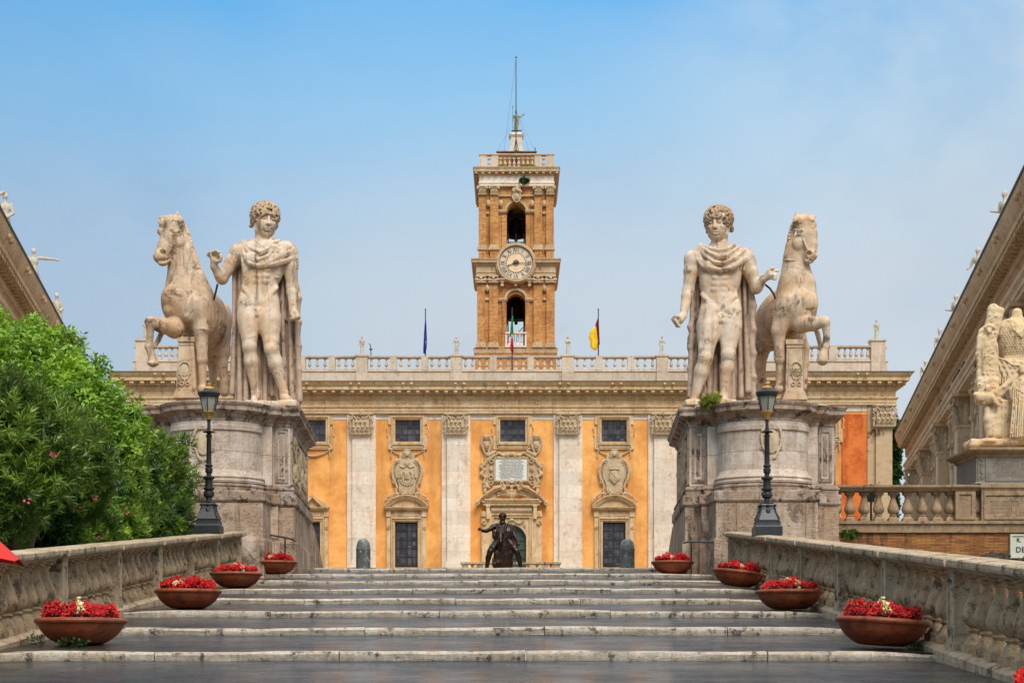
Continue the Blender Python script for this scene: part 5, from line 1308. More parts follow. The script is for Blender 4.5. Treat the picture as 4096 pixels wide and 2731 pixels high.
    mb = MB(); ring(mb, 143*KT, 147*KT, YT-.41, YT-.37); ring(mb, 81*KT, 84*KT, YT-.415, YT-.37); disc(mb, 27*KT, YT-.43, YT-.38)
    for k in range(60):
        a = math.pi*k/30; q = [(cxx+r*math.sin(a+d_), czz+r*math.cos(a+d_)) for r, d_ in ((138*KT, -.008), (138*KT, .008), (144*KT, .008), (144*KT, -.008))]
        mb.prism(q, YT-.405, YT-.37)
    for k in range(24):
        a = math.pi*k/12; r_ = 92*KT if k % 2 else 90*KT; q = [(cxx+r*math.sin(a+d_), czz+r*math.cos(a+d_)) for r, d_ in ((84*KT, -.012), (84*KT, .012), (r_+.05, .02), (r_+.05, -.02))]
        mb.prism(q, YT-.408, YT-.37)
    num = ['XII', 'I', 'II', 'III', 'IIII', 'V', 'VI', 'VII', 'VIII', 'IX', 'X', 'XI']; hh = 34*KT
    for k, sn in enumerate(num):
        a = -math.pi*k/6; ca, sa = math.cos(a), math.sin(a)
        widths = {'I': .11, 'V': .22, 'X': .22}; tot = sum(widths[c] for c in sn); x = -tot/2
        def bar(x0, z0, x1, z1, w=.04):
            dx, dz = x1-x0, z1-z0; L = math.hypot(dx, dz); nx_, nz_ = -dz/L*w/2, dx/L*w/2
            q = [(x0+nx_, z0+nz_), (x1+nx_, z1+nz_), (x1-nx_, z1-nz_), (x0-nx_, z0-nz_)]
            q = [(cxx+ca*px-sa*(pz+116*KT), czz+sa*px+ca*(pz+116*KT)) for px, pz in q]
            mb.prism(q, YT-.41, YT-.37)
        for c in sn:
            w = widths[c]; m_ = x+w/2
            if c == 'I': bar(m_, -hh/2, m_, hh/2)
            elif c == 'V': bar(m_, -hh/2, m_-w*.38, hh/2, .055); bar(m_, -hh/2, m_+w*.38, hh/2, .035)
            else: bar(m_-w*.4, -hh/2, m_+w*.4, hh/2, .035); bar(m_+w*.4, -hh/2, m_-w*.4, hh/2, .055)
            x += w
    obj('numerals', mb, 'dial_mark', face)
    mb = MB()
    def hand(ang, L, w, tail):
        c, s_ = math.sin(ang), math.cos(ang)
        q = [(cxx+c*r*KT+s_*o*KT, czz+s_*r*KT-c*o*KT) for r, o in ((-tail, -w), (-tail, w), (L*.75, w*.6), (L*.8, w*1.5), (L, 0), (L*.8, -w*1.5), (L*.75, -w*.6))]
        mb.prism(q, YT-.5, YT-.46)
    hand(R(250), 82, 4, 20); hand(R(93), 128, 2.5, 26); obj('clock_hands', mb, 'dark_metal', face)
    # top entablature, cornice with brackets
    top = [(tx(258), YT-.16), (tx(902), YT-.16), (tx(902), YT+D), (tx(258), YT+D)]
    obj('upper_architrave', MB().mould(top, [(-.02, tz(1192)), (.03, tz(1190)), (.03, tz(1172)), (.08, tz(1168)), (.08, tz(1158)), (.02, tz(1150)), (.02, tz(1104))]), 'travertine_light', t)
    obj('upper_cornice', MB().mould(top, [(.04, tz(1104)), (.08, tz(1095)), (.08, tz(1078)), (.42, tz(1075)), (.42, tz(1056)), (.46, tz(1050)), (.50, tz(1040)), (.5, tz(1037)), (0, tz(1030))]), 'travertine_trim', t)
    mb = MB()
    for i in range(13): x = tx(230)+(tx(930)-tx(230))*i/12; mb.box(x-.09, x+.09, YT-.54, YT-.20, tz(1092), tz(1076))
    for i in range(14):
        y = YT-.3+i*D/13; mb.box(tx(902)+.05, tx(902)+.38, y-.09, y+.09, tz(1092), tz(1076)); mb.box(tx(258)-.38, tx(258)-.05, y-.09, y+.09, tz(1092), tz(1076))
    obj('brackets', mb, 'travertine_trim', t)
    # terrace balustrade
    mb = MB(); zb, zt_ = tz(1032), tz(918)
    for y in (YT-.1, YT+D-.4):
        for a, b in ((258, 320), (362, 422), (735, 793), (838, 905)): mb.box(tx(a), tx(b), y, y+.4, zb, zt_)
        mb.box(tx(252), tx(908), y-.06, y+.46, zt_, zt_+.09); mb.box(tx(256), tx(904), y+.02, y+.38, zb-.02, zb+.1)
    for x in (tx(258)+.03, tx(905)-.43):
        mb.box(x, x+.4, YT+.31, YT+D-.41, zt_+.002, zt_+.088); mb.box(x, x+.4, YT+3, YT+3.6, zb, zt_); mb.box(x, x+.4, YT+6, YT+6.6, zb, zt_)
    rail = obj('terrace_balustrade', mb, 'parapet_stone', t)
    me = baluster_mesh(.70, .12, 9, 'parapet_stone')
    for x in (341, 814): put(me, 'baluster', rail, (tx(x), YT+.1, zb+.08))
    for i in range(8): put(me, 'baluster', rail, (tx(440+i*39.5), YT+.1, zb+.08))
    for i in range(6):
        for x in (tx(258)+.23, tx(905)-.23): put(me, 'baluster', rail, (x, YT+.7+i*.42, zb+.08))
    q1 = YT+3.2; q2 = YT+4.6; zr_ = tz(884, q1)
    mb = MB(); mb.box(tx(414), tx(742), q1, YT+6.4, zb-.2, zr_-.07); mb.box(tx(400), tx(756), YT+3.1, YT+6.5, zr_-.07, zr_)
    obj('roof_block', mb, 'wall_brick', t)
    mb = MB(); mb.taper(tx(578), q2, zr_-.02, tz(862, q2), .62, .62, .5, .5); mb.box(tx(528), tx(630), q2-.45, q2+.45, tz(864, q2), tz(768, q2)); mb.taper(tx(578), q2, tz(768, q2), tz(752, q2), .5, .5, .58, .58); mb.taper(tx(578), q2, tz(752, q2), tz(732, q2), .48, .48, .36, .36)
    obj('statue_pedestal', mb, 'travertine_light', t)
    # balcony rail in the lower opening
    mb = MB(); mb.box(tx(482), tx(668), YT-.22, YT+.12, tz(2474), tz(2460)); mb.box(tx(480), tx(668), YT-.2, YT+.12, tz(2592), tz(2578)); mb.box(tx(482), tx(497), YT-.15, YT+.1, tz(2580), tz(2474)); mb.box(tx(652), tx(667), YT-.15, YT+.1, tz(2580), tz(2474))
    br = obj('belfry_balcony', mb, 'travertine_light', t)
    m2 = baluster_mesh(.82*104*KT, .09, 8, 'travertine_light')
    for x in (516, 545, 590, 624): put(m2, 'baluster', br, (tx(x), YT-.04, tz(2578)+.04), (.8, .8, 1.12))
    mb = MB()   # iron frames in the openings
    for y in (YT+1.3,):
        for x in (505, 645): mb.tube([(tx(x), y, tz(2580)), (tx(x), y, tz(2330))], .05, 5)
        mb.tube([(tx(500), y, tz(2328)), (tx(650), y, tz(2328))], .05, 5); mb.tube([(tx(555), y, tz(2450)), (tx(600), y, tz(2425)), (tx(650), y, tz(2375))], .03, 5)
        for k in range(5): mb.tube([(tx(560+k*20), y, tz(2450-k*k*3)+.0), (tx(560+k*20), y, tz(2450-k*k*3)-.55)], .018, 4)
    obj('iron_frame', mb, 'black_iron', t); mb = MB()
    for y in (YT+1.3,):
        for x in (508, 645, 575): mb.tube([(tx(x), y, tz(1700)), (tx(x), y, tz(1560))], .04, 5)
        mb.tube([(tx(500), y, tz(1640)), (tx(655), y, tz(1640))], .05, 5); mb.tube([(tx(500), y, tz(1662)), (tx(655), y, tz(1662))], .03, 5)
    obj('iron_frame', mb, 'black_iron', t)
    return t
tower()
def bell(zb, zt_, r, label):
    x = tx(576); y = YT+3.2
    t = thing('bell', label, 'bell', (x, y, zb)); H = zt_-zb
    obj('bell_body', MB().lathe(x, y, [(r*.93, zb), (r, zb), (r*.96, zb+.06*H), (r*.82, zb+.18*H), (r*.68, zb+.36*H), (r*.58, zb+.6*H), (r*.50, zb+.85*H), (r*.3, zb+.97*H), (.05, zt_)], 22), 'bell_bronze', t, smooth=True)
    obj('clapper', MB().tube([(x, y, zb+.3*H), (x, y, zb-.12*H)], [.05, .09], 6).ball((x, y, zb-.14*H), .14), 'bell_bronze', t)
    obj('headstock', MB().box(x-1.6, x+1.6, y-.2, y+.2, zt_-.05, zt_+.3).tube([(x-.5, y, zt_+.2), (x-.3, y-.3, zt_+.8)], .15, 8), 'dark_metal', t)
bell(tz(2318)+.35, tz(2150)+.6, .76, 'dark bronze bell hanging in the lower arched opening of the tower')
bell(tz(1592)+.45, tz(1440)+.6, .74, 'dark bronze bell hanging in the upper arched opening of the tower, above the clock')

# ---------------------------------------------------------------- standing stone figures on the roofs
def figure(kind, H=1.0, h=.026):
    """kinds: 'woman' draped, 'athlete' nude leaning, 'point' arm stretched, 'brow' hand to head, 'toga', 'helmet', 'goddess'"""
    s = Sculpt(lambda x, y, t: Vector((x, t, y)), 1)
    dr = kind in ('woman', 'toga', 'matron', 'goddess')
    s.b((0, .04, 0), (.2, .035, .16), .01)
    if dr:
        s.chain([(0, .1, 0), (0, .45, 0), (0, .80, 0), (0, 1.05, 0)], [.155, .15, .125, .115], .04, fl=.85); s.e((0, 1.22, 0), (.15, .17, .11), .05)
        for i in range(11):
            a = i*math.pi/5.5+.3; x, y = .145*math.cos(a), .12*math.sin(a); s.c((x*1.05, .1, y*1.05), (x*.75, .95, y*.75), .02, .022, .012)
        s.chain([(-.13, 1.35, -.06), (0, 1.1, -.12), (.13, .92, -.1), (.15, .6, -.05)], .03, .02)
        s.chain([(.13, .55, -.08), (.18, .8, -.02), (.16, 1.1, 0)], [.04, .05, .05], .03)
    else:
        s.chain([(-.07, .1, -.02), (-.085, .48, -.04), (-.06, .88, 0)], [.045, .06, .095], .03); s.chain([(.09, .1, .03), (.08, .48, -.02), (.06, .88, 0)], [.045, .06, .095], .03)
        s.e((-.08, .07, -.06), (.05, .04, .1), .02); s.e((.1, .07, -.01), (.05, .04, .1), .02)
        s.e((0, .92, 0), (.125, .12, .09), .05); s.e((0, 1.08, 0), (.11, .13, .085), .05); s.e((0, 1.26, 0), (.16, .15, .10), .05)
        s.chain([(.17, .1, .1), (.16, .5, .09), (.13, .85, .06)], [.06, .05, .045], .03)
        if kind in ('point', 'helmet'):
            s.chain([(0, .45, 0), (0, .75, 0), (0, 1.0, 0)], [.16, .14, .12], .04)
    s.c((0, 1.36, 0), (0, 1.5, -.01), .055, .05, .03); s.e((0, 1.60, -.015), (.075, .10, .09), .02); s.e((0, 1.64, .01), (.085, .085, .095), .02)
    s.e((0, 1.585, -.10), (.015, .02, .02), .01); s.e((-.03, 1.61, -.1), (.015, .01, .02), .01, 's'); s.e((.03, 1.61, -.1), (.015, .01, .02), .01, 's')
    sh = .17
    if kind == 'point': s.chain([(sh, 1.38, 0), (.45, 1.36, -.05), (.75, 1.34, -.05), (.84, 1.32, -.05)], [.06, .05, .04, .035], .02); s.chain([(-sh, 1.38, 0), (-.22, 1.12, -.02), (-.02, 1.1, -.2)], [.06, .05, .04], .02)
    elif kind == 'brow': s.chain([(-sh, 1.38, 0), (-.26, 1.60, -.05), (-.07, 1.72, -.08)], [.06, .05, .045], .02); s.chain([(sh, 1.38, 0), (.22, 1.1, -.04), (.02, .95, -.14)], [.06, .05, .04], .02)
    elif kind == 'goddess':
        s.chain([(sh, 1.36, 0), (.28, 1.20, -.05), (.45, 1.33, -.08), (.52, 1.40, -.08)], [.06, .045, .04, .035], .02); s.e((.56, 1.43, -.08), (.07, .06, .06), .01); s.chain([(-sh, 1.36, 0), (-.24, 1.15, 0), (-.23, .95, -.1)], [.06, .05, .04], .02)
        s.e((0, 1.70, .0), (.07, .10, .08), .02)
    elif kind == 'offer': s.chain([(-sh, 1.38, 0), (-.22, 1.13, 0), (-.40, 1.16, -.16)], [.06, .05, .035], .02); s.chain([(sh, 1.38, 0), (.24, 1.1, 0), (.22, .85, -.05)], [.06, .05, .04], .02)
    elif kind == 'matron': s.chain([(-sh, 1.36, 0), (-.2, 1.12, -.06), (.02, 1.18, -.15)], [.06, .055, .045], .02); s.chain([(sh, 1.36, 0), (.22, 1.12, -.04), (.05, 1.22, -.16)], [.06, .055, .045], .02); s.chain([(0, 1.72, .03), (-.1, 1.55, .05), (-.15, 1.35, .02)], .04, .02); s.chain([(0, 1.72, .03), (.1, 1.55, .05), (.15, 1.35, .02)], .04, .02)
    elif kind == 'athlete': s.chain([(-sh, 1.38, 0), (-.27, 1.15, -.02), (-.34, 1.0, -.14)], [.06, .05, .035], .02); s.chain([(sh, 1.38, 0), (.26, 1.12, .02), (.22, .86, 0)], [.06, .05, .04], .02); s.chain([(-.2, .1, -.05), (-.1, .4, -.06)], [.05, .05], .02)
    else: s.chain([(-sh, 1.36, 0), (-.22, 1.1, 0), (-.16, .86, -.1)], [.06, .05, .04], .02); s.chain([(sh, 1.36, 0), (.24, 1.12, -.02), (.1, 1.02, -.15)], [.06, .05, .04], .02)
    if kind == 'helmet': s.e((0, 1.66, .01), (.10, .085, .115), .01); s.c((0, 1.74, -.08), (0, 1.72, .1), .03, .03, .02)
    o = s.obj('figure', h, 'roof_statue_stone'); me = o.data; bpy.data.objects.remove(o); return me
FIG = {k: figure(k) for k in ('woman', 'athlete', 'point', 'brow', 'toga', 'helmet', 'offer', 'matron')}
def stand(kind, x, y, z, H, label, group, rz=0):
    me = FIG[kind]; o = bpy.data.objects.new('stone_statue', me); COL.objects.link(o)
    o.location = (x, y, z); k = H/1.75; o.scale = (k, k, k); o.rotation_euler = (0, 0, R(rz))
    tag(o, label, 'statue', group); return o
G1 = 'small stone statues on the palace balustrade'
stand('woman', -10.84, YF+.35, 23.66, 1.42, 'small pale statue of a draped woman on the balustrade left of the blue flag', G1)
stand('athlete', -4.03, YF+.35, 23.66, 1.42, 'small pale statue of a nude man with one foot raised, left of the clock tower', G1)
stand('matron', 4.03, YF+.35, 23.66, 1.45, 'small pale statue of a veiled woman on the balustrade just right of the clock tower', G1)
stand('offer', 10.84, YF+.35, 23.66, 1.42, 'small pale statue on the balustrade beside the right marble youth', G1, 180)
stand('toga', -25.65, YW+.5, 24.0, 1.5, 'pale statue of a robed figure on the far left corner pier of the palace', G1)
stand('woman', 25.5, YW+.5, 24.0, 1.5, 'pale statue of a robed figure on the far right corner pier of the palace', G1, 20)
def top_statue():
    x = tx(576)+.01; y = YT+4.6; z = tz(733, y)
    me = figure('goddess', h=.022)
    t = thing('roof_goddess_statue', 'statue of a robed goddess with spear and orb on top of the tower', 'statue', (x, y, z))
    b = bpy.data.objects.new('figure', me); me.materials[0] = M('goddess_stone'); COL.objects.link(b); b.parent = t; k = 1.85/1.75; b.scale = (k, k, k)
    obj('spear', MB().tube([(x-.27, y-.1, z+.02), (x-.26, y-.1, z+2.0)], .03, 6).tube([(x-.26, y-.1, z+2.0), (x-.26, y-.1, z+2.12), (x-.26, y-.1, z+2.3)], [.02, .07, .005], 6), 'copper_green', t)
    t2 = thing('mast', 'tall thin dark flag mast with stay wires on top of the tower', 'mast', (x, YT+2.9, tz(905, YT+2.9)))
    xm = tx(576); ym = YT+2.9; tm = lambda v: tz(v, YT+2.9)
    obj('pole', MB().tube([(xm, ym, tm(905)), (xm, ym, tm(70)-.1)], [.045, .03], 7).ball((xm, ym, tm(66)), .07).box(tx(535), tx(626), ym-.05, ym+.05, tm(708), tm(700)), 'dark_metal', t2)
    obj('tripod', MB().tube([(tx(556), ym-.3, tm(905)), (xm, ym, tm(770))], .03, 5).tube([(tx(600), ym-.3, tm(905)), (xm, ym, tm(770))], .03, 5).box(tx(566), tx(590), ym-.2, ym+.1, tm(925), tm(880)), 'dark_metal', t2)
    obj('stay_wires', MB().tube([(xm, ym, tm(85)), (tx(468), ym, tm(885))], .007, 4).tube([(tx(590), ym, tm(560)), (tx(745), ym, tm(880))], .006, 4).tube([(tx(590), ym, tm(560)), (tx(692), ym, tm(885))], .006, 4).tube([(tx(535), ym, tm(650)), (tx(415), ym, tm(880))], .006, 4), 'dark_metal', t2)
    tag(obj('antenna', MB().tube([(tx(748), YT+3.2, tz(905, YT+3.2)), (tx(748), YT+3.2, tz(850, YT+3.2))], .03, 5).ball((tx(757), YT+3.2, tz(890, YT+3.2)), .06), 'dark_metal', loc=(tx(748), YT+3.2, tz(905, YT+3.2))), 'short thin antenna at the right corner of the tower roof', 'antenna')
top_statue()
xa = (1400+143/1.809-2048)*YF/F
tag(obj('antenna', MB().tube([(xa, YF+1, 22.7), (xa, YF+1, 23.9), (xa-.02, YF+1, 24.5), (xa-.13, YF+1, 24.65)], .035, 5).box(xa-.12, xa+.12, YF+.9, YF+1.1, 24.2, 24.26), 'dark_metal', loc=(xa, YF+1, 22.7)), 'grey antenna on the palace roof beside the statue left of the blue flag', 'antenna')

# ---------------------------------------------------------------- flags hanging from their poles
def flag(x, y, z0, z1, strips, label, k=1):
    t = thing('flag', label, 'flag', (x, y, z0))
    obj('pole', MB().tube([(x, y, z0), (x, y, z1)], [.05, .035], 7).ball((x, y, z1), .06), 'dark_metal', t)
    for (nm, mat, rows) in strips:     # rows: (z, x left, x right) offsets in metres
        vs = []; fs = []; n = 9
        for j, (zz, a, b) in enumerate(rows):
            for i in range(n): u = i/(n-1); vs.append((x+a+(b-a)*u, y-.04+.06*math.sin(u*11+j*.5)+.02*j % .05, zz+.03*math.sin(u*9)))
        for j in range(len(rows)-1):
            for i in range(n-1): q = j*n+i; fs.append((q, q+1, q+n+1, q+n))
        o = obj(nm, MB().add(vs, fs), mat, t, smooth=True, recalc=False)
        m = o.modifiers.new('thick', 'SOLIDIFY'); m.thickness = .015
    return t
q = 1/1.809*YF/F
def gx(x): return (1400+x/1.809-2048)*(YF+.6)/F
def gz(y): return CH+(HV-1200-y/1.809)*(YF+.6)/F
flag(gx(546), YF+.6, 23.3, gz(68), [('blue_cloth', 'flag_blue', [(gz(125), -.0, .03), (gz(180), -.06, .07), (gz(240), -.10, .08), (gz(300), -.12, .10), (gz(350), -.15, .07), (gz(388), -.14, .0)]), ('yellow_stars', 'flag_yellow', [(gz(300), .0, .06), (gz(318), .01, .07)])], 'blue flag with yellow stars hanging furled from a pole left of the tower')
def hx(x): return (1800+x/2.178-2048)*(YF-.5)/F-(tx0 if False else 0)
def hz(y): return CH+(HV-840-y/2.178)*(YF-.5)/F
x0 = (1800+541/2.178-2048)*(YF-.5)/F; kx = (YF-.5)/F/2.178
flag(x0, YF-.5, hz(1395), hz(857), [('green_stripe', 'flag_green', [(hz(925), -.0, 8*kx), (hz(990), -10*kx, 9*kx), (hz(1050), -14*kx, 10*kx), (hz(1108), -17*kx, 9*kx)]),
    ('white_stripe', 'flag_white', [(hz(1085), -8*kx, 8*kx), (hz(1130), -10*kx, 8*kx)]), ('red_stripe', 'flag_red', [(hz(1115), -10*kx, 9*kx), (hz(1170), -15*kx, 12*kx), (hz(1215), -16*kx, 13*kx), (hz(1240), -2*kx, 13*kx)])], 'green white and red flag hanging from a pole in front of the lower tower arch')
x0 = gx(1797)
flag(x0, YF+.6, 23.3, gz(68), [('maroon_stripe', 'flag_maroon', [(gz(125), -3*q, 3*q), (gz(170), -19*q, 4*q), (gz(215), -24*q, 5*q), (gz(270), -10*q, 7*q), (gz(325), -2*q, 9*q)]),
    ('yellow_stripe', 'flag_yellow', [(gz(195), -32*q, -17*q), (gz(240), -66*q, -11*q), (gz(275), -70*q, -5*q), (gz(300), -56*q, -2*q), (gz(340), -56*q, -6*q), (gz(365), -26*q, -16*q)])], 'yellow and dark red flag flying to the left of its pole, right of the tower')
# ---------------------------------------------------------------- the two flanking palaces
def side_palace(key, label):
    # local x runs along the wall (= depth from the camera), local -y points out over the square
    if key == 'r': tr = lambda p: Vector((8.6+.162*p.x+p.y*.987, p.x-p.y*.16, p.z))
    else: tr = lambda p: Vector((-9.4-.159*p.x-p.y*.987, p.x-p.y*.16, p.z))
    s0, s1 = 50.0, 108.6
    t = thing('side_palace', label, 'palace', tr(Vector((80, 0, PZ))), 'palaces flanking the square')
    X = lambda m: m.xform(tr)
    pil = [57.4, 67.1, 76.7, 86.3, 96.0, 105.7]
    mb = MB(); mb.box(s0, s1-.6, 0, 9, 3.5, 16.3); obj('wall', X(mb), 'tan_plaster', t)
    def run(nm, mat, prof, e=0.):
        obj(nm, X(MB().run(prof, s0, s1+e)), mat, t)
    run('architrave', 'palace_stone', [(.5, 13.75), (-.72, 13.75), (-.72, 13.92), (-.78, 13.93), (-.78, 14.12), (-.88, 14.18), (-.90, 14.27), (.5, 14.27)], .1)
    run('frieze', 'palace_stone', [(.5, 14.26), (-.60, 14.26), (-.60, 14.86), (.5, 14.86)], .05)
    cor = MB().run([(.5, 14.85), (-.62, 14.86), (-.66, 14.92), (-.70, 14.93), (-.60, 15.16), (-.66, 15.20), (-.70, 15.28), (-.70, 15.55), (-1.14, 15.57), (-1.14, 15.78), (-1.18, 15.82), (-1.22, 15.90), (-1.27, 16.02), (-1.33, 16.2), (-1.36, 16.36), (.5, 16.38)], s0, s1+.9)
    run('cornice_lead', 'lead', [(.5, 16.37), (-1.38, 16.365), (-1.40, 16.46), (.5, 16.5)], .93)
    dn = md = lh = cor
    n = int((s1-s0)/.155)
    for i in range(n): x = s0+i*.155; dn.box(x, x+.085, -.76, -.59, 14.93, 15.15)
    n = int((s1-s0)/.56)
    for i in range(n+1):
        x = s0+i*.56; md.box(x-.13, x+.13, -1.10, -.69, 15.38, 15.575); md.box(x-.11, x+.11, -.95, -.69, 15.30, 15.39); md.ball((x, -1.08, 15.40), (.1, .06, .08), 7, 5)
    for p in pil+[52.0, 62.2, 71.9, 81.5, 91.1, 100.8]:
        for q in (-.28, .28): lh.ball((p+q, -1.30, 16.08), (.13, .12, .12), 8, 6)
    obj('cornice', X(cor), 'palace_cornice', t, smooth=True)
    for p in pil:
        mb = MB(); mb.box(p-.62, p+.62, -.72, .01, 3.5, 12.3); mb.box(p-1.0, p+1.0, -.16, .012, 3.5, 13.74); mb.box(p-.68, p+.68, -.78, .01, 12.2, 12.32)
        mb.box(p-.9, p+.9, -1.0, .01, 13.58, 13.748)
        o = obj('pilaster', X(mb), 'palace_stone', t)
        c = MB(); c.box(p-.56, p+.56, -.66, .0, 12.3, 13.6)
        for ly, (zz, n_) in enumerate(((12.35, 4), (12.75, 3))):
            for i in range(n_):
                q = (i-(n_-1)/2)*.36
                c.tube([(p+q, -.70, zz), (p+q, -.78, zz+.3), (p+q, -.92, zz+.46), (p+q, -1.04, zz+.40)], [.13, .15, .12, .05], 6)
                for e in (-1, 1):
                    if i == 0: c.tube([(p+e*.58, -.3, zz), (p+e*.66, -.3, zz+.3), (p+e*.78, -.3, zz+.46), (p+e*.88, -.3, zz+.40)], [.13, .15, .12, .05], 6)
        for e in (-1, 1):
            for q in range(7):
                a = q*.9; r = .2-.02*q; c.tube([(p+e*(.62+r*math.cos(a)), -.88, 13.33+r*math.sin(a)), (p+e*(.62+r*math.cos(a+.9)), -.88, 13.33+r*math.sin(a+.9))], .06, 5)
        obj('capital', X(c), 'carved_stone', o, smooth=True)
    # arched niches on small columns between the pilasters
    for p in [62.2, 71.9, 81.5, 91.1, 100.8]:
        mb = MB(); n = 12
        for r0, r1, yy in ((.98, 1.10, -.50), (.84, .98, -.40)):
            for i in range(n):
                a, b = math.pi*i/n, math.pi*(i+1)/n
                mb.prism([(p+r0*math.cos(b), 12.25+r0*math.sin(b)), (p+r0*math.cos(a), 12.25+r0*math.sin(a)), (p+r1*math.cos(a), 12.25+r1*math.sin(a)), (p+r1*math.cos(b), 12.25+r1*math.sin(b))], yy, .01)
        for e in (-1, 1):
            mb.box(p+e*.92-.24, p+e*.92+.24, -.52, .01, 12.05, 12.24); mb.box(p+e*.92-.2, p+e*.92+.2, -.42, .01, 11.5, 12.05)
            mb.box(p+e*.92-.2, p+e*.92+.2, -.46, -.1, 11.05, 11.15); mb.lathe(p+e*.92, -.28, [(.15, 6), (.16, 11.15), (.20, 11.3), (.23, 11.5)], 12)
            for q in range(6): mb.ball((p+e*.92+.17*math.cos(q), -.28+.17*math.sin(q), 11.35), .08, 6, 4)
        mb.ball((p, -.15, 12.5), (.4, .25, .5), 10, 7); mb.tube([(p, -.4, 13.3), (p, -.6, 13.15), (p, -.5, 12.95)], [.14, .12, .08], 6)
        o = obj('arched_niche', X(mb), 'palace_stone', t)
        obj('pane', X(MB().box(p-.95, p+.95, -.03, .01, 6, 12.2)), 'window_glass', o)
    mb = MB(); mb.box(s0, s1-.4, -.1, .5, 16.45, 16.9); mb.box(s0, s1-.4, -.1, .5, 17.85, 18.02)
    for p in pil+[51.0]: mb.box(p-.6, p+.6, -.3, .7, 16.4, 18.1)
    i = s0
    while i < s1-1: mb.lathe(i, .2, [(.15, 16.9), (.1, 17.1), (.17, 17.3), (.08, 17.7), (.15, 17.86)], 8); i += .6
    obj('roof_balustrade', X(mb), 'parapet_stone', t)
    return tr
trR = side_palace('r', 'stone palace along the right side, its deep cornice rising to the right edge')
trL = side_palace('l', 'stone palace along the left side of the square, mostly hidden behind the bushes')
G2 = 'stone statues on the roofs of the flanking palaces'
for s_, k, lab, rz in ((67.0, 'offer', 'stone statue of a man with forearm held out, highest on the right cornice', -60), (76.2, 'athlete', 'stone statue of a nude man, second from the right edge on the right cornice', -50),
                       (85.9, 'offer', 'stone statue with forearm stretched left, third from the right edge on the right cornice', -60), (94.9, 'helmet', 'stone statue wearing a helmet on the right palace cornice', -40), (104.6, 'toga', 'stone statue at the far low end of the right palace cornice', -30)):
    p = trR(Vector((s_, .2, 18.1))); stand(k, p.x, p.y, p.z, 2.28, lab, G2, rz)
for s_, k, lab, rz in ((67.3, 'brow', 'stone statue of a man with hand raised to his head, at the left edge', 30), (76.3, 'point', 'stone statue with one arm stretched straight out to the right, on the left palace', 10),
                       (85.6, 'toga', 'stone statue of a man with folded arms, third along the left palace cornice', 40), (94.6, 'woman', 'stone statue farthest along the left palace cornice, half hidden by leaves', 40)):
    p = trL(Vector((s_, .2, 18.1))); stand(k, p.x, p.y, p.z, 2.28, lab, G2, rz)
def pigeon(s_, lab):
    p = trR(Vector((s_, -.80, 14.27)))
    mb = MB(); mb.ball((p.x, p.y, p.z+.12), (.10, .18, .09), 8, 6); mb.ball((p.x-.02, p.y-.16, p.z+.24), .055, 7, 5); mb.tube([(p.x, p.y+.12, p.z+.12), (p.x, p.y+.36, p.z+.05)], [.05, .03], 5); mb.tube([(p.x, p.y-.1, p.z+.15), (p.x, p.y-.16, p.z+.23)], .05, 6); mb.tube([(p.x, p.y, p.z), (p.x, p.y, p.z+.06)], .02, 4)
    tag(obj('pigeon', mb, 'pigeon_grey', smooth=True, loc=p), lab, 'pigeon', 'pigeons perched on the right palace')
for s_, w_ in ((72.7, 'alone above the third capital from the far end'), (74.6, 'upper one of the close pair'), (75.1, 'lower one of the close pair'), (76.5, 'just below the close pair'), (79.1, 'second lowest'), (83.3, 'lowest of all'), (66.0, 'second from the top'), (64.2, 'topmost near the right edge')):
    pigeon(s_, 'dark pigeon on the right palace ledge, '+w_)

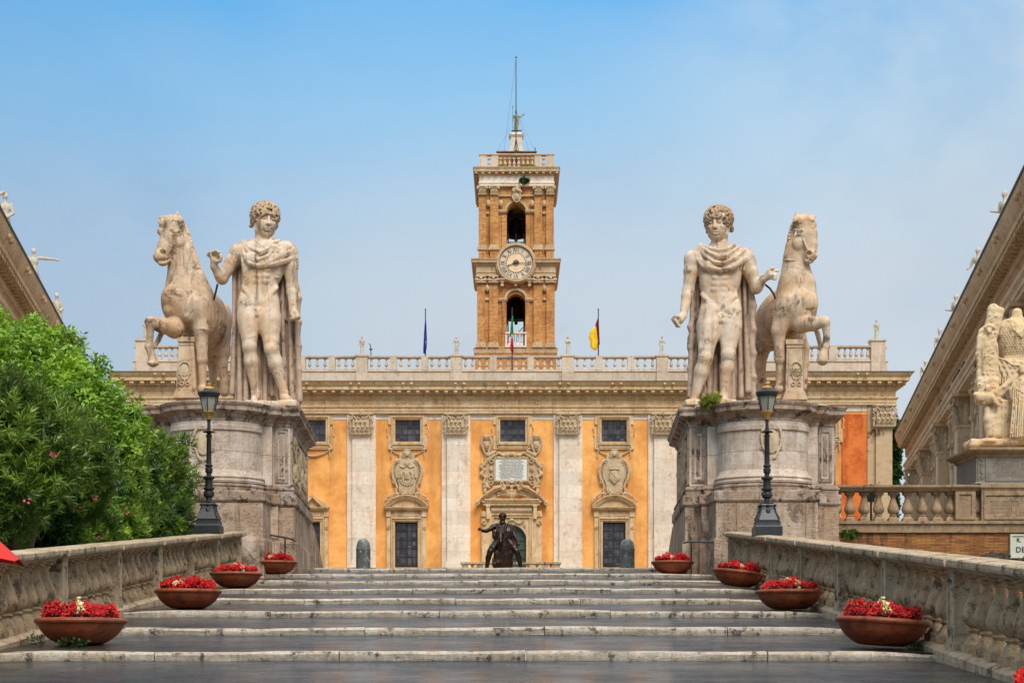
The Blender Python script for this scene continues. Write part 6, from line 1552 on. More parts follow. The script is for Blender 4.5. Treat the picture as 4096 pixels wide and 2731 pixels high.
# ---------------------------------------------------------------- terrace wall, its balustrade and the trophies
DT = 45.0; KP = DT/F
def px_(x): return (3200+x/1.568-2048)*KP
def pz_(y): return CH+(HV-1150-y/1.568)*KP
def qx(x): return (3700+x/2.851-2048)*KP
def qz(y): return CH+(HV-1750-y/2.851)*KP
def terrace():
    t = thing('terrace_wall', 'stained brick retaining wall with stone coping right of the ramp', 'wall', (12, DT, 3.5))
    mb = MB(); mb.box(8.35, 24, DT+.05, DT+.8, 2.5, 5.06); obj('brick_face', mb, 'wall_brick', t)
    mb = MB(); mb.run([(DT+.8, 5.05), (DT-.02, 5.05), (DT-.04, 5.26), (DT-.10, 5.28), (DT-.10, 5.355), (DT+.8, 5.355)], 8.3, 24); obj('coping', mb, 'terrace_stone', t)
    b = thing('terrace_balustrade', 'weathered grey balustrade on top of the brick wall, palace seen through it', 'balustrade', (10, DT, 5.36))
    z1 = 6.17
    mb = MB(); prof = [(DT+.52, z1), (DT+.05, z1), (DT+.03, z1+.05), (DT-.03, z1+.07), (DT-.05, z1+.10), (DT-.05, z1+.15), (DT+.6, z1+.16)]
    mb.run(prof, 8.3, px_(950)); mb.run([(y-(.05 if y < DT+.3 else -.05), z+.002) for y, z in prof], px_(950)+.002, px_(1108)); mb.run(prof, px_(1108)+.002, px_(1140)); obj('rail', mb, 'terrace_stone', b)
    mb = MB(); a, c = px_(975), px_(1100)
    mb.box(a, c, DT+.02, DT+.5, 5.355, z1+.02)
    for (u, v, w0, w1) in ((a, a+.10, 5.4, z1-.02), (c-.10, c, 5.4, z1-.02), (a+.10, c-.10, 5.4, 5.5), (a+.10, c-.10, z1-.1, z1-.02)): mb.box(u, v, DT-.02, DT+.03, w0, w1)
    obj('pier', mb, 'terrace_stone', b)
    me = baluster_mesh(.80, .155, 14, 'terrace_stone')
    for x in (240, 325, 415, 507, 598, 687, 780, 872, 958, 1122): put(me, 'baluster', b, (px_(x), DT+.27, 5.355))
    # pedestal of the trophies
    p = thing('trophy_pedestal', 'grey marble pedestal with carved inscriptions under the trophy sculpture', 'pedestal', (14, DT, 5.36))
    x0, x1 = px_(1138), 15.9
    mb = MB(); mb.box(x0, x1, DT-.02, DT+2.4, 5.356, z1+.03)
    mb.mould([(x0, DT-.02), (x1, DT-.02), (x1, DT+2.4), (x0, DT+2.4)], [(0, z1), (.03, z1+.05), (.06, z1+.08), (.06, z1+.16), (-.1, z1+.2)])
    ins = px_(1160)
    for (u, v, w0, w1) in ((x0+.06, ins, 5.40, z1-.02), (ins, x1, z1-.13, z1-.02), (ins, x1, 5.40, 5.47)): mb.box(u, v, DT-.06, DT-.01, w0, w1)
    obj('lower_block', mb, 'terrace_stone', p)
    xb = px_(1112); Y0 = DT+.1
    f_ = [(xb, Y0), (x1, Y0), (x1, Y0+2.0), (xb, Y0+2.0)]
    mb = MB().mould(f_, [(.06, z1+.2), (.06, pz_(1228)), (.04, pz_(1222)), (.0, pz_(1214)), (.0, pz_(1060))])
    obj('die', mb, 'grey_marble', p)
    mb = MB().mould(f_, [(.0, pz_(1064)), (.04, pz_(1058)), (.06, pz_(1044)), (.12, pz_(1040)), (.2, pz_(1028)), (.24, pz_(1018)), (.24, pz_(1006)), (.1, pz_(1000))]); obj('cornice', mb, 'terrace_stone', p)
    mb = MB(); a = qx(708)
    for (u, v, w0, w1) in ((qx(614), qx(622), qz(490), qz(190)), (qx(700), qx(712), qz(490), qz(190)), (qx(712), x1, qz(200), qz(188)), (qx(712), x1, qz(492), qz(480))): mb.box(u, v, Y0-.03, Y0+.01, w0, w1)
    obj('panel_frame', mb, 'grey_marble', p)
    s = Sculpt(lambda x, y, tt: Vector((qx(x), Y0-.005+tt*KP/2.851, qz(y))), KP/2.851)
    for k, cy in enumerate((235, 305, 380, 450)):
        for q in range(8): a_ = q*.8+(k % 2)*3.14; r = 26-q*2.6; s.c((656+r*math.cos(a_), cy+r*math.sin(a_), -4), (656+(r-2.6)*math.cos(a_+.8), cy+(r-2.6)*math.sin(a_+.8), -4), 6, 5, 2)
    s.chain([(640, 210, -3), (672, 270, -3), (640, 340, -3), (672, 410, -3), (645, 480, -3)], 5, 2); s.obj('scroll_relief', .012, 'grey_marble', p)
    for (x, y, sn) in ((830, 272, 'SIXTI·V·PONT·MAX'), (792, 310, 'TROPHAEA·C·MARII·VII'), (767, 343, 'ET CIMBRIS EX COLLE'), (833, 376, 'AQVAE OLIM MARTIAE'), (772, 410, 'IN CAPITOLIVM TRANSLATA'), (830, 444, 'ILLVSTRI LOCO')):
        text_mb(sn, .098, 'letter_dark', p, qx(x), Y0-.002, qz(y), sx=1.12, name='inscription', depth=.001)
    for (x, y, sn) in ((740, 748, 'PAVLVS AEMILIVS'), (740, 786, 'HIERONYMVS'), (750, 826, 'POMPEIVS  CA'), (750, 866, 'DOMINICVS CA'), (890, 902, 'AN    SA')):
        text_mb(sn, .10, 'letter_dark', p, qx(x), DT-.022, qz(y), sx=1.2, name='inscription', depth=.001)
    s = Sculpt(lambda x, y, tt: Vector((qx(x), DT+tt*KP/2.851, qz(y))), KP/2.851)
    g = thing('street_sign', 'pale marble street sign on the brick wall at the right edge, reading R. and DEL', 'sign', (qx(1100), DT, 4.4))
    obj('plate', MB().box(qx(968), qx(968)+1.1, DT-.02, DT+.06, qz(1372), qz(1100)), 'sign_marble', g)
    obj('border', MB().box(qx(968), qx(988), DT-.05, DT-.019, qz(1372), qz(1100)).box(qx(988), qx(968)+1.1, DT-.05, DT-.019, qz(1120), qz(1100)).box(qx(988), qx(968)+1.1, DT-.05, DT-.019, qz(1372), qz(1350)), 'sign_marble', g)
    text_mb('R.', .155, 'black_paint', g, qx(1040), DT-.026, qz(1190), weight=.002); text_mb('DEL', .20, 'black_paint', g, qx(1030), DT-.026, qz(1304), weight=.002)
    # rough rocks lying behind the stair balustrade
    for i, (u0, u1, vt, lab) in enumerate(((3905, 4040, 2212, 'dark rough rock in front of the brick wall, left of the two'), (4066, 4150, 2226, 'dark rough rock below the street sign, cut by the right edge'))):
        s = Sculpt(lambda u, v, tt: W(u, v, 42.5)+Vector((0, tt, 0)), 42.5/F); c = (u0+u1)/2; w_ = (u1-u0)/2; rn = random.Random(i)
        s.e((c, vt+40, 0), (w_, 42, 50), 4); s.e((c, vt+120, 10), (w_*1.15, 100, 70), 20)
        for q in range(16): s.e((c+rn.uniform(-.8, .8)*w_, vt+20+rn.uniform(-12, 30), rn.uniform(-.4, .1)), (rn.uniform(9, 20), rn.uniform(8, 14), 16), 3)
        tag(s.obj('rock', .035, 'rubble', loc=W(c, vt+60, 42.5), disp=lumps(.04, 22, i)), lab, 'rock', 'rocks behind the balustrade')
terrace()
# ---------------------------------------------------------------- sculptures
PXS = 45.4/F                                  # one photo pixel at the statues' distance
def view(u0, v0, sc, d0):
    """points of the photograph enlargement (x, y) with depth t (same units) -> world"""
    k = d0/F/sc
    return lambda x, y, t: W(u0+x/sc, v0+y/sc, d0+t*k)

def curls(s, c, r, n, seed, rad, lo=-2., keep=None):
    rn = random.Random(seed)
    for i in range(n):
        y = 1-2*(i+.5)/n+rn.uniform(-.06, .06); a = i*2.39996+rn.uniform(-.3, .3); y = max(-.98, min(.98, y)); q = math.sqrt(1-y*y)
        d = np.array((q*math.cos(a), -y, q*math.sin(a)))      # x right, y down, t away
        if keep and not keep(d): continue
        p = np.array(c)+d*np.array(r); e1 = np.cross(d, (0.1, 1, .2)); e1 /= np.linalg.norm(e1); e2 = np.cross(d, e1)
        a0 = rn.uniform(0, 6.28); sg = rn.choice((-1, 1)); R0 = rad*rn.uniform(.75, 1.15); pts = []
        for j in range(5):
            w_ = a0+sg*j*.95; rr = R0*(1-.13*j); pts.append(tuple(p+(e1*math.cos(w_)+e2*math.sin(w_))*rr+d*rad*(.15+.08*j)))
        s.chain(pts, [rad*.30, rad*.36, rad*.38, rad*.34, rad*.24], rad*.05)

def head(s, c, k, turn, tilt=0, beard=False):
    """c: centre of the face mass, k: size unit (1 = face about 150 px tall), turn: -1 looks left .. 1 looks right"""
    x, y, t = c
    def P(dx, dy, dt): 
        a = turn*.6; X = dx*math.cos(a)-dt*math.sin(a)*1.0; T = dx*math.sin(a)+dt*math.cos(a)
        b = R(tilt); X2 = X*math.cos(b)-dy*math.sin(b); Y2 = X*math.sin(b)+dy*math.cos(b)
        return (x+X2*k, y+Y2*k, t+T*k)
    s.e(P(0, -18, 22), (66*k, 78*k, 76*k), 8*k); s.e(P(0, 26, -8), (52*k, 62*k, 56*k), 14*k); s.e(P(0, 70, -28), (24*k, 17*k, 20*k), 14*k)
    s.chain([P(-50, 10, 10), P(-38, 56, 0), P(0, 76, -14), P(38, 56, 0), P(50, 10, 10)], 16*k, 12*k)
    for q in (-1, 1):
        s.e(P(q*30, 12, -32), (19*k, 15*k, 15*k), 10*k)                 # cheek
        s.e(P(q*25, -14, -66), (20*k, 12.5*k, 20*k), 5*k, 's')               # socket
        s.e(P(q*25, -13, -46), (12*k, 7*k, 9*k), 1*k)                     # eyeball
        s.c(P(q*8, -29, -55), P(q*45, -26, -38), 5.5*k, 4.5*k, 6*k)          # brow
        s.c(P(q*12, -17.5, -54), P(q*38, -16.5, -46), 2.2*k, 2.2*k, 1*k)       # upper lid
        s.e(P(q*67, 0, 18), (9*k, 22*k, 13*k), 4*k)                      # ear
    s.chain([P(0, -30, -58), P(0, -8, -64), P(0, 11, -70)], [7*k, 7*k, 8.5*k], 4*k); s.e(P(-8, 14, -62), (5.5*k, 5*k, 7*k), 3*k); s.e(P(8, 14, -62), (5.5*k, 5*k, 7*k), 3*k)
    s.c(P(-13, 38, -56), P(13, 38, -56), 6*k, 6*k, 3*k); s.c(P(-10, 47, -55), P(10, 47, -55), 6.5*k, 6.5*k, 3*k); s.c(P(-18, 42.5, -58), P(18, 42.5, -58), 2.6*k, 2.6*k, 1*k, 's'); s.e(P(0, 57, -56), (15*k, 4*k, 7*k), 4*k, 's')
    return P

def fingers(s, base, dirs, rad, k=1.5):
    for pts in dirs: s.chain([base]+pts if False else pts, [rad, rad*.95, rad*.8][:len(pts)] if len(pts) <= 3 else rad, k)

def man(key):
    if key == 'l':
        cv = view(480, 720, 1.5675, 45.4); px = 45.4/F/1.5675
        J = dict(neck=(898, 350, 8), chin=(903, 400, 0), chest=(895, 520, 0), waist=(878, 640, 5), pelvis=(868, 735, 5),
                 sl=(742, 455, 8), el=(640, 618, -5), wl=(590, 545, -55), sr=(1060, 470, 10), er=(1078, 672, 15), wr=(1085, 815, -25),
                 hl=(808, 790, 5), kl=(812, 1045, -28), al=(850, 1330, 30), hr=(930, 790, 0), kr=(950, 1060, -45), ar=(1028, 1330, 10))
        hd, kk, turn, tilt = (914, 256, -14), 1.14, .42, 6
    else:
        cv = view(2600, 720, 1.5675, 45.4); px = 45.4/F/1.5675
        J = dict(neck=(438, 385, 8), chin=(425, 430, 0), chest=(440, 570, 0), waist=(430, 685, 5), pelvis=(445, 775, 5),
                 sl=(268, 500, 8), el=(240, 690, 15), wl=(208, 850, -25), sr=(610, 520, 10), er=(665, 678, 5), wr=(712, 618, -50),
                 hl=(378, 835, 0), kl=(348, 1115, -45), al=(275, 1375, 10), hr=(505, 835, 5), kr=(490, 1090, -28), ar=(462, 1345, 20))
        hd, kk, turn, tilt = (424, 280, -14), 1.14, -.42, -3
    g = 1 if key == 'l' else -1
    lab = {'l': 'marble nude youth with a cloak on the left pedestal, right forearm raised', 'r': 'marble nude youth with a cloak on the right pedestal, pointing at his horse'}[key]
    base = cv(J['chest'][0], J['chest'][1], 0); t = thing('marble_youth_statue', lab, 'statue', (base.x, base.y, 8.4), 'marble youths on the pedestals')
    s = Sculpt(cv, px)
    cx, cy, _ = J['chest']; wx, wy, _ = J['waist']; pxx, py, _ = J['pelvis']
    s.e((cx, cy, 12), (130, 132, 78), 30); s.e((cx+g*0, cy-72, 14), (142, 56, 62), 30); s.e((wx, wy, 8), (116, 104, 66), 40); s.e((pxx, py, 10), (124, 80, 72), 40); s.e((pxx, py+40, 8), (108, 58, 62), 30)
    for q in (-1, 1):
        s.e((cx+q*58, cy-30, -54), (62, 44, 30), 9); s.e((cx+q*98, cy+26, 4), (30, 86, 50), 30)            # pectorals, lats
        for j, (yy, ww) in enumerate(((38, 30), (76, 28), (112, 26))): s.e((wx+(cx-wx)*(1-j*.4)+q*27, cy+yy+4, -57+j*3), (26, 19, 13), 7)    # abdomen
        s.chain([(wx+q*104, wy+34, -14), (wx+q*78, wy+66, -44), (pxx+q*36, py+34, -56)], [13, 12, 9], 14)    # hip line
        [s.e((cx+q*(96-v*5), cy+46+v*22, -34+v*2), (17, 8, 12), 6) for v in range(3)]
        s.e((cx+q*58, cy-18, -84), (5, 5, 5), 2)
    s.c((cx, cy-70, -88), (cx, cy+8, -88), 10, 8, 12, 's'); s.c((wx+3, wy-60, -82), (wx, wy+40, -82), 11, 9, 10, 's')
    for q in (-1, 1):
        s.chain([(cx+q*12, cy+16, -86), (cx+q*55, cy+26, -88), (cx+q*104, cy-2, -66)], [6, 8, 7], 7, 's')
        for yy in (62, 100): s.c((wx+(cx-wx)*.7+q*8, cy+yy, -76), (wx+(cx-wx)*.7+q*50, cy+yy-3, -70), 6, 5, 6, 's')
        s.chain([(wx+q*60, cy+50, -70), (wx+q*56, wy+10, -72), (wx+q*48, wy+50, -70)], [6, 7, 6], 10, 's')
        s.chain([(wx+q*112, wy+62, -30), (wx+q*80, wy+96, -64), (pxx+q*30, py+64, -76)], [7, 8, 7], 8, 's')
    s.e((wx, wy+24, -74), (7, 7, 14), 5, 's')
    s.chain([(pxx-62, py+20, -82), (pxx-20, py+66, -80), (pxx, py+78, -76), (pxx+20, py+66, -80), (pxx+62, py+20, -82)], 7, 12, 's')
    # neck, shoulders
    s.c((J['neck'][0], J['neck'][1]-10, 10), (J['chin'][0], J['chin'][1]+30, 10), 50, 62, 26); s.c((J['sl'][0]+20, J['sl'][1]-4, 14), (J['neck'][0]-10, J['neck'][1]+45, 18), 40, 40, 26); s.c((J['sr'][0]-20, J['sr'][1]-4, 14), (J['neck'][0]+10, J['neck'][1]+45, 18), 40, 40, 26)
    for q in (-1, 1): s.c((J['neck'][0]+q*36, J['neck'][1]-30, 5), (J['chin'][0]+q*10, J['chin'][1]+30, -38), 12, 10, 10)
    # arms
    def limb(a, b, r0, r1, bulge=0, k=14, at=.35):
        A, B = np.array(a, float), np.array(b, float); m = A+(B-A)*at; s.c(a, tuple(m), r0, (r0+r1)/2+bulge, k); s.c(tuple(m), b, (r0+r1)/2+bulge, r1, k)
    for S_, E_, W_ in (('sl', 'el', 'wl'), ('sr', 'er', 'wr')):
        a, b, c = J[S_], J[E_], J[W_]
        s.e(a, (56, 60, 52), 22); limb(a, b, 46, 33, 6); limb(b, c, 37, 23, 5, 12, .25); s.e(b, (34, 32, 32), 12)
    # legs
    for H_, K_, A_ in (('hl', 'kl', 'al'), ('hr', 'kr', 'ar')):
        h, k_, a = J[H_], J[K_], J[A_]
        s.c(h, tuple(np.array(h)+(np.array(k_)-np.array(h))*.35), 72, 72, 26); limb(tuple(np.array(h)+(np.array(k_)-np.array(h))*.3), k_, 73, 45, 2, 22)
        s.e((k_[0], k_[1]-4, k_[2]-16), (38, 34, 32), 14); s.e((k_[0]-20, k_[1]-62, k_[2]-12), (24, 40, 26), 14); s.e((k_[0]+22, k_[1]-56, k_[2]-10), (24, 38, 26), 14)
        limb(k_, a, 42, 25, 12, 16, .33); s.e((k_[0]*.66+a[0]*.34, k_[1]*.66+a[1]*.34, (k_[2]+a[2])/2+24), (44, 72, 34), 18)
        dx = -g*8 if (key == 'l') == (H_ == 'hl') else g*34
        f = (a[0]+dx, a[1]+52, a[2]-46); s.c((a[0], a[1]+28, a[2]+4), f, 28, 22, 16); s.e((a[0], a[1]+36, a[2]+20), (24, 26, 26), 12); s.e(a, (30, 18, 26), 8)
        for q in range(5): s.c((f[0]-20+q*10, f[1]+4, f[2]-4), (f[0]-24+q*12, f[1]+10, f[2]-24+abs(q-1.5)*3), 9-q*.7, 7-q*.6, 2)
    # modest classical detail
    s.e((pxx, py+74, -58), (30, 14, 14), 8); s.c((pxx-4, py+84, -72), (pxx-8, py+112, -70), 9, 8, 5); s.e((pxx-18, py+108, -58), (15, 18, 14), 6); s.e((pxx+14, py+108, -58), (15, 18, 14), 6)
    # hands
    if key == 'l':
        w = J['wl']; p = (w[0]+2, w[1]-42, w[2]-14)
        s.c(w, p, 22, 27, 10, fl=.8)
        for i, (x0, y0, x1, y1, x2, y2) in enumerate(((-22, -20, -40, -34, -30, -50), (-8, -28, -10, -52, 12, -62), (8, -26, 14, -48, 30, -50), (22, -16, 30, -34, 42, -28))):
            s.chain([(p[0]+x0, p[1]+y0, p[2]-4), (p[0]+x1, p[1]+y1, p[2]-22), (p[0]+x2, p[1]+y2, p[2]-40)], [10.5, 10, 8.5], 2)
        s.chain([(p[0]+18, p[1]+10, p[2]-14), (p[0]+38, p[1]+2, p[2]-30), (p[0]+42, p[1]-18, p[2]-40)], [12, 11, 9], 3)
        w = J['wr']; p = (w[0]+8, w[1]+30, w[2]-16); s.c(w, p, 24, 30, 10)
        for i in range(4): s.chain([(p[0]-20+i*14, p[1]+16-i*3, p[2]-14), (p[0]-16+i*14, p[1]+34-i*4, p[2]-30), (p[0]-10+i*13, p[1]+22-i*4, p[2]-46)], [11, 11, 9.5], 2)
        s.chain([(p[0]-18, p[1]-4, p[2]-20), (p[0]-8, p[1]+10, p[2]-40), (p[0]+10, p[1]+8, p[2]-48)], [12, 11, 9], 3)
    else:
        w = J['wr']; p = (w[0]+38, w[1]-24, w[2]-14)
        s.c(w, p, 23, 30, 10)
        s.chain([(p[0]+16, p[1]-18, p[2]-12), (p[0]+32, p[1]-24, p[2]-16), (p[0]+54, p[1]-26, p[2]-18)], [11, 10, 8.5], 2)
        for i, (yy) in enumerate((-4, 10, 22)): s.chain([(p[0]+18, p[1]+yy, p[2]-10), (p[0]+40-i*2, p[1]+yy+2, p[2]-20), (p[0]+30, p[1]+yy+6, p[2]-38)], [11, 10, 9], 2)
        s.chain([(p[0]-4, p[1]-20, p[2]-16), (p[0]+10, p[1]-38, p[2]-24), (p[0]+22, p[1]-42, p[2]-30)], [12, 10, 9], 3)
        w = J['wl']; p = (w[0]-24, w[1]+24, w[2]-14); s.c(w, p, 24, 31, 10)
        for i in range(4): s.chain([(p[0]-22+i*4, p[1]-10+i*12, p[2]-8), (p[0]-42+i*9, p[1]-2+i*14, p[2]-22), (p[0]-24+i*8, p[1]+6+i*12, p[2]-38)], [11, 11, 9.5], 2)
        s.chain([(p[0]+2, p[1]-14, p[2]-18), (p[0]-18, p[1]-16, p[2]-34), (p[0]-34, p[1]-14, p[2]-36)], [12, 11, 9], 3)
    s.obj('body', .026, 'marble', t)
    # head as part of finer detail, joined to the neck
    s = Sculpt(cv, px); P = head(s, hd, kk, turn, tilt); s.c((J['neck'][0], J['neck'][1]+45, 14), (J['neck'][0]+(hd[0]-J['neck'][0])*.3, J['neck'][1]-50, 14), 52, 47, 20)
    for q in (-1, 1): s.c((J['neck'][0]+q*34, J['neck'][1]-40, 0), (J['neck'][0]+q*8, J['neck'][1]+50, -40), 12, 10, 10)
    s.obj('head', .014, 'marble', t)
    s = Sculpt(cv, px); hx, hy, ht = P(0, -36, 34)
    ht -= 14; s.e((hx, hy, ht+4), (74, 66, 84), 3)
    curls(s, (hx, hy+2, ht), (82, 72, 92), 130, 3 if key == 'l' else 5, 22, keep=lambda d: d[2] < .5 or d[1] > -.9)
    for q in (-1, 1):
        for j in range(6): X, Y, T = P(q*(72-j*1.0), -22+j*12, 8+j*7); s.e((X+3*math.sin(j*2), Y, T), (14, 11, 20), 3); s.e((X+q*9, Y+4, T-12), (4, 4, 6), 2, 's')
    # open the face
    for dx, dy, dt, r in ((0, 20, -62, 64), (-16, -4, -84, 47), (16, -4, -84, 47), (0, 54, -50, 72)):
        X, Y, T = P(dx, dy, dt); s.e((X, Y, T), (r*.98, r*.98, r*.86), 3, 's')
    s.obj('hair', .014, 'marble_hair', t)
    # cloak: hanging folds behind the body, swags over the breast
    s = Sculpt(cv, px); rn = random.Random(5 if key == 'l' else 6)
    if key == 'l': xa0, xa1, xb0, xb1, top, bot = 715, 700, 1100, 1120, 470, 1400
    else: xa0, xa1, xb0, xb1, top, bot = 268, 246, 625, 650, 520, 1375
    cxm = (xa0+xb0)/2
    s.b((cxm, (top+bot)/2, 96), ((xb0-xa0)/2-2, (bot-top)/2-4, 16), 10, rd=12); n = 21
    for i in range(n):
        u = i/(n-1); x0 = xa0+(xb0-xa0)*u; x1 = xa1+(xb1-xa1)*u+rn.uniform(-8, 8); z_ = 80-24*(abs(u-.5)*2)**3+(20 if i % 2 else -18)+rn.uniform(-8, 8)
        if abs(u-.5) < .3: z_ += 14
        xm = (x0+x1)/2+rn.uniform(-12, 12); b_ = bot-rn.uniform(0, 70)*(1 if u in (0, 1) or i % 3 == 0 else .3)
        s.chain([(x0, top+rn.uniform(0, 60), z_+8), (xm, (top+bot)/2, z_), (x1, b_, z_-6)], [12, 14, 18], 4, fl=1.1)
    for i in range(12):     # short crossing folds and torn edges
        u = rn.random(); x = xa0+(xb0-xa0)*u; y = rn.uniform(top+120, bot-120); s.chain([(x, y, 74), (x+rn.uniform(-30, 30), y+70, 62), (x+rn.uniform(-40, 40), y+130, 72)], [6, 9, 5], 5)
    e = xb1 if key == 'l' else xb1
    for q in range(5):
        y = top+200+q*150; s.chain([(e-8, y, 54), (e+2, y+70, 40), (e-4, y+150, 52)], [14, 18, 14], 12)
    if key == 'r':
        for q in range(4): y = top+330+q*130; s.chain([(xa0+8, y, 52), (xa1+4, y+70, 42), (xa0+2, y+140, 54)], [13, 16, 13], 12)
    s.obj('cloak', .030, 'marble_grey_drape', t)
    s = Sculpt(cv, px)
    if key == 'l':
        s.e((778, 392, -8), (24, 18, 18), 4); s.e((778, 392, -22), (13, 10, 8), 1)
        sw = [[(762, 398, -14), (775, 460, -44), (810, 520, -72), (862, 535, -80), (930, 500, -78), (1000, 430, -50), (1060, 400, 0)],
              [(770, 400, -20), (810, 455, -58), (868, 500, -86), (925, 478, -86), (975, 420, -60), (1030, 388, -8)],
              [(784, 402, -26), (830, 432, -64), (880, 452, -84), (925, 430, -78), (955, 390, -46), (1000, 378, -10)],
              [(790, 398, -24), (840, 410, -52), (890, 415, -66), (925, 398, -54), (948, 370, -24), (968, 366, 0)],
              [(760, 405, -10), (764, 470, -34), (775, 540, -40), (780, 600, -36)],
              [(870, 536, -82), (960, 526, -76), (1040, 505, -58), (1100, 480, -10)], [(900, 530, -84), (980, 490, -76), (1050, 455, -58), (1100, 430, 0)], [(960, 510, -78), (1010, 460, -70), (1060, 420, -45), (1080, 400, 0)]]
        s.e((1045, 455, 8), (70, 72, 62), 16); s.e((960, 470, -20), (90, 62, 52), 16)
        for i in range(6): s.chain([(1000+i*18, 392+i*6, -30+i*9), (1010+i*20, 450+i*8, -62+i*10), (1005+i*22, 520+i*7, -56+i*12)], [6, 9, 7], 5)
    else:
        s.e((322, 412, -8), (24, 18, 18), 4); s.e((322, 412, -22), (13, 10, 8), 1)
        sw = [[(300, 430, -8), (318, 500, -46), (372, 545, -76), (440, 562, -86), (520, 545, -82), (600, 490, -52), (640, 470, 0)],
              [(306, 424, -14), (345, 478, -58), (400, 512, -84), (460, 522, -90), (530, 488, -78), (590, 440, -40), (615, 430, 0)],
              [(312, 416, -20), (365, 450, -62), (420, 478, -84), (475, 475, -84), (520, 445, -64), (560, 415, -20)],
              [(322, 408, -22), (375, 428, -52), (430, 440, -70), (480, 432, -64), (515, 410, -30), (530, 402, 0)],
              [(290, 440, -6), (300, 500, -36), (330, 540, -60), (400, 556, -82)]]
        s.e((585, 495, 6), (72, 66, 60), 16); s.e((500, 500, -20), (85, 56, 52), 16)
        for i in range(7): s.chain([(530+i*16, 432+i*9, -40+i*9), (545+i*17, 490+i*8, -70+i*10), (528+i*20, 548+i*5, -62+i*11)], [6, 9, 8], 5)
    for p_ in sw:
        s.chain(p_, [10]+[12]*(len(p_)-2)+[9], 3); s.chain([(x+3, y+13, t_+3) for x, y, t_ in p_], [6]+[8]*(len(p_)-2)+[6], 3)
    s.e((cx, cy-78, -34), (112, 52, 40), 6)
    nk = J['neck']; s.chain([(nk[0]-72, nk[1]+50, 20), (nk[0]-50, nk[1]+58, -34), (nk[0], nk[1]+66, -54), (nk[0]+50, nk[1]+54, -34), (nk[0]+74, nk[1]+36, 20)], 16, 8)
    s.obj('drape', .024, 'marble', t)
    # ground lump under the feet
    s = Sculpt(cv, px); fy = 1398 if key == 'l' else 1392
    xs = (830, 1095) if key == 'l' else (240, 500)
    s.b(((xs[0]+xs[1])/2, fy+16, 30), ((xs[1]-xs[0])/2+30, 20, 110), 6, rd=8)
    s.obj('foot_slab', .03, 'marble', t, disp=lumps(.012, 9, 2))
    return t
man('l'); man('r')

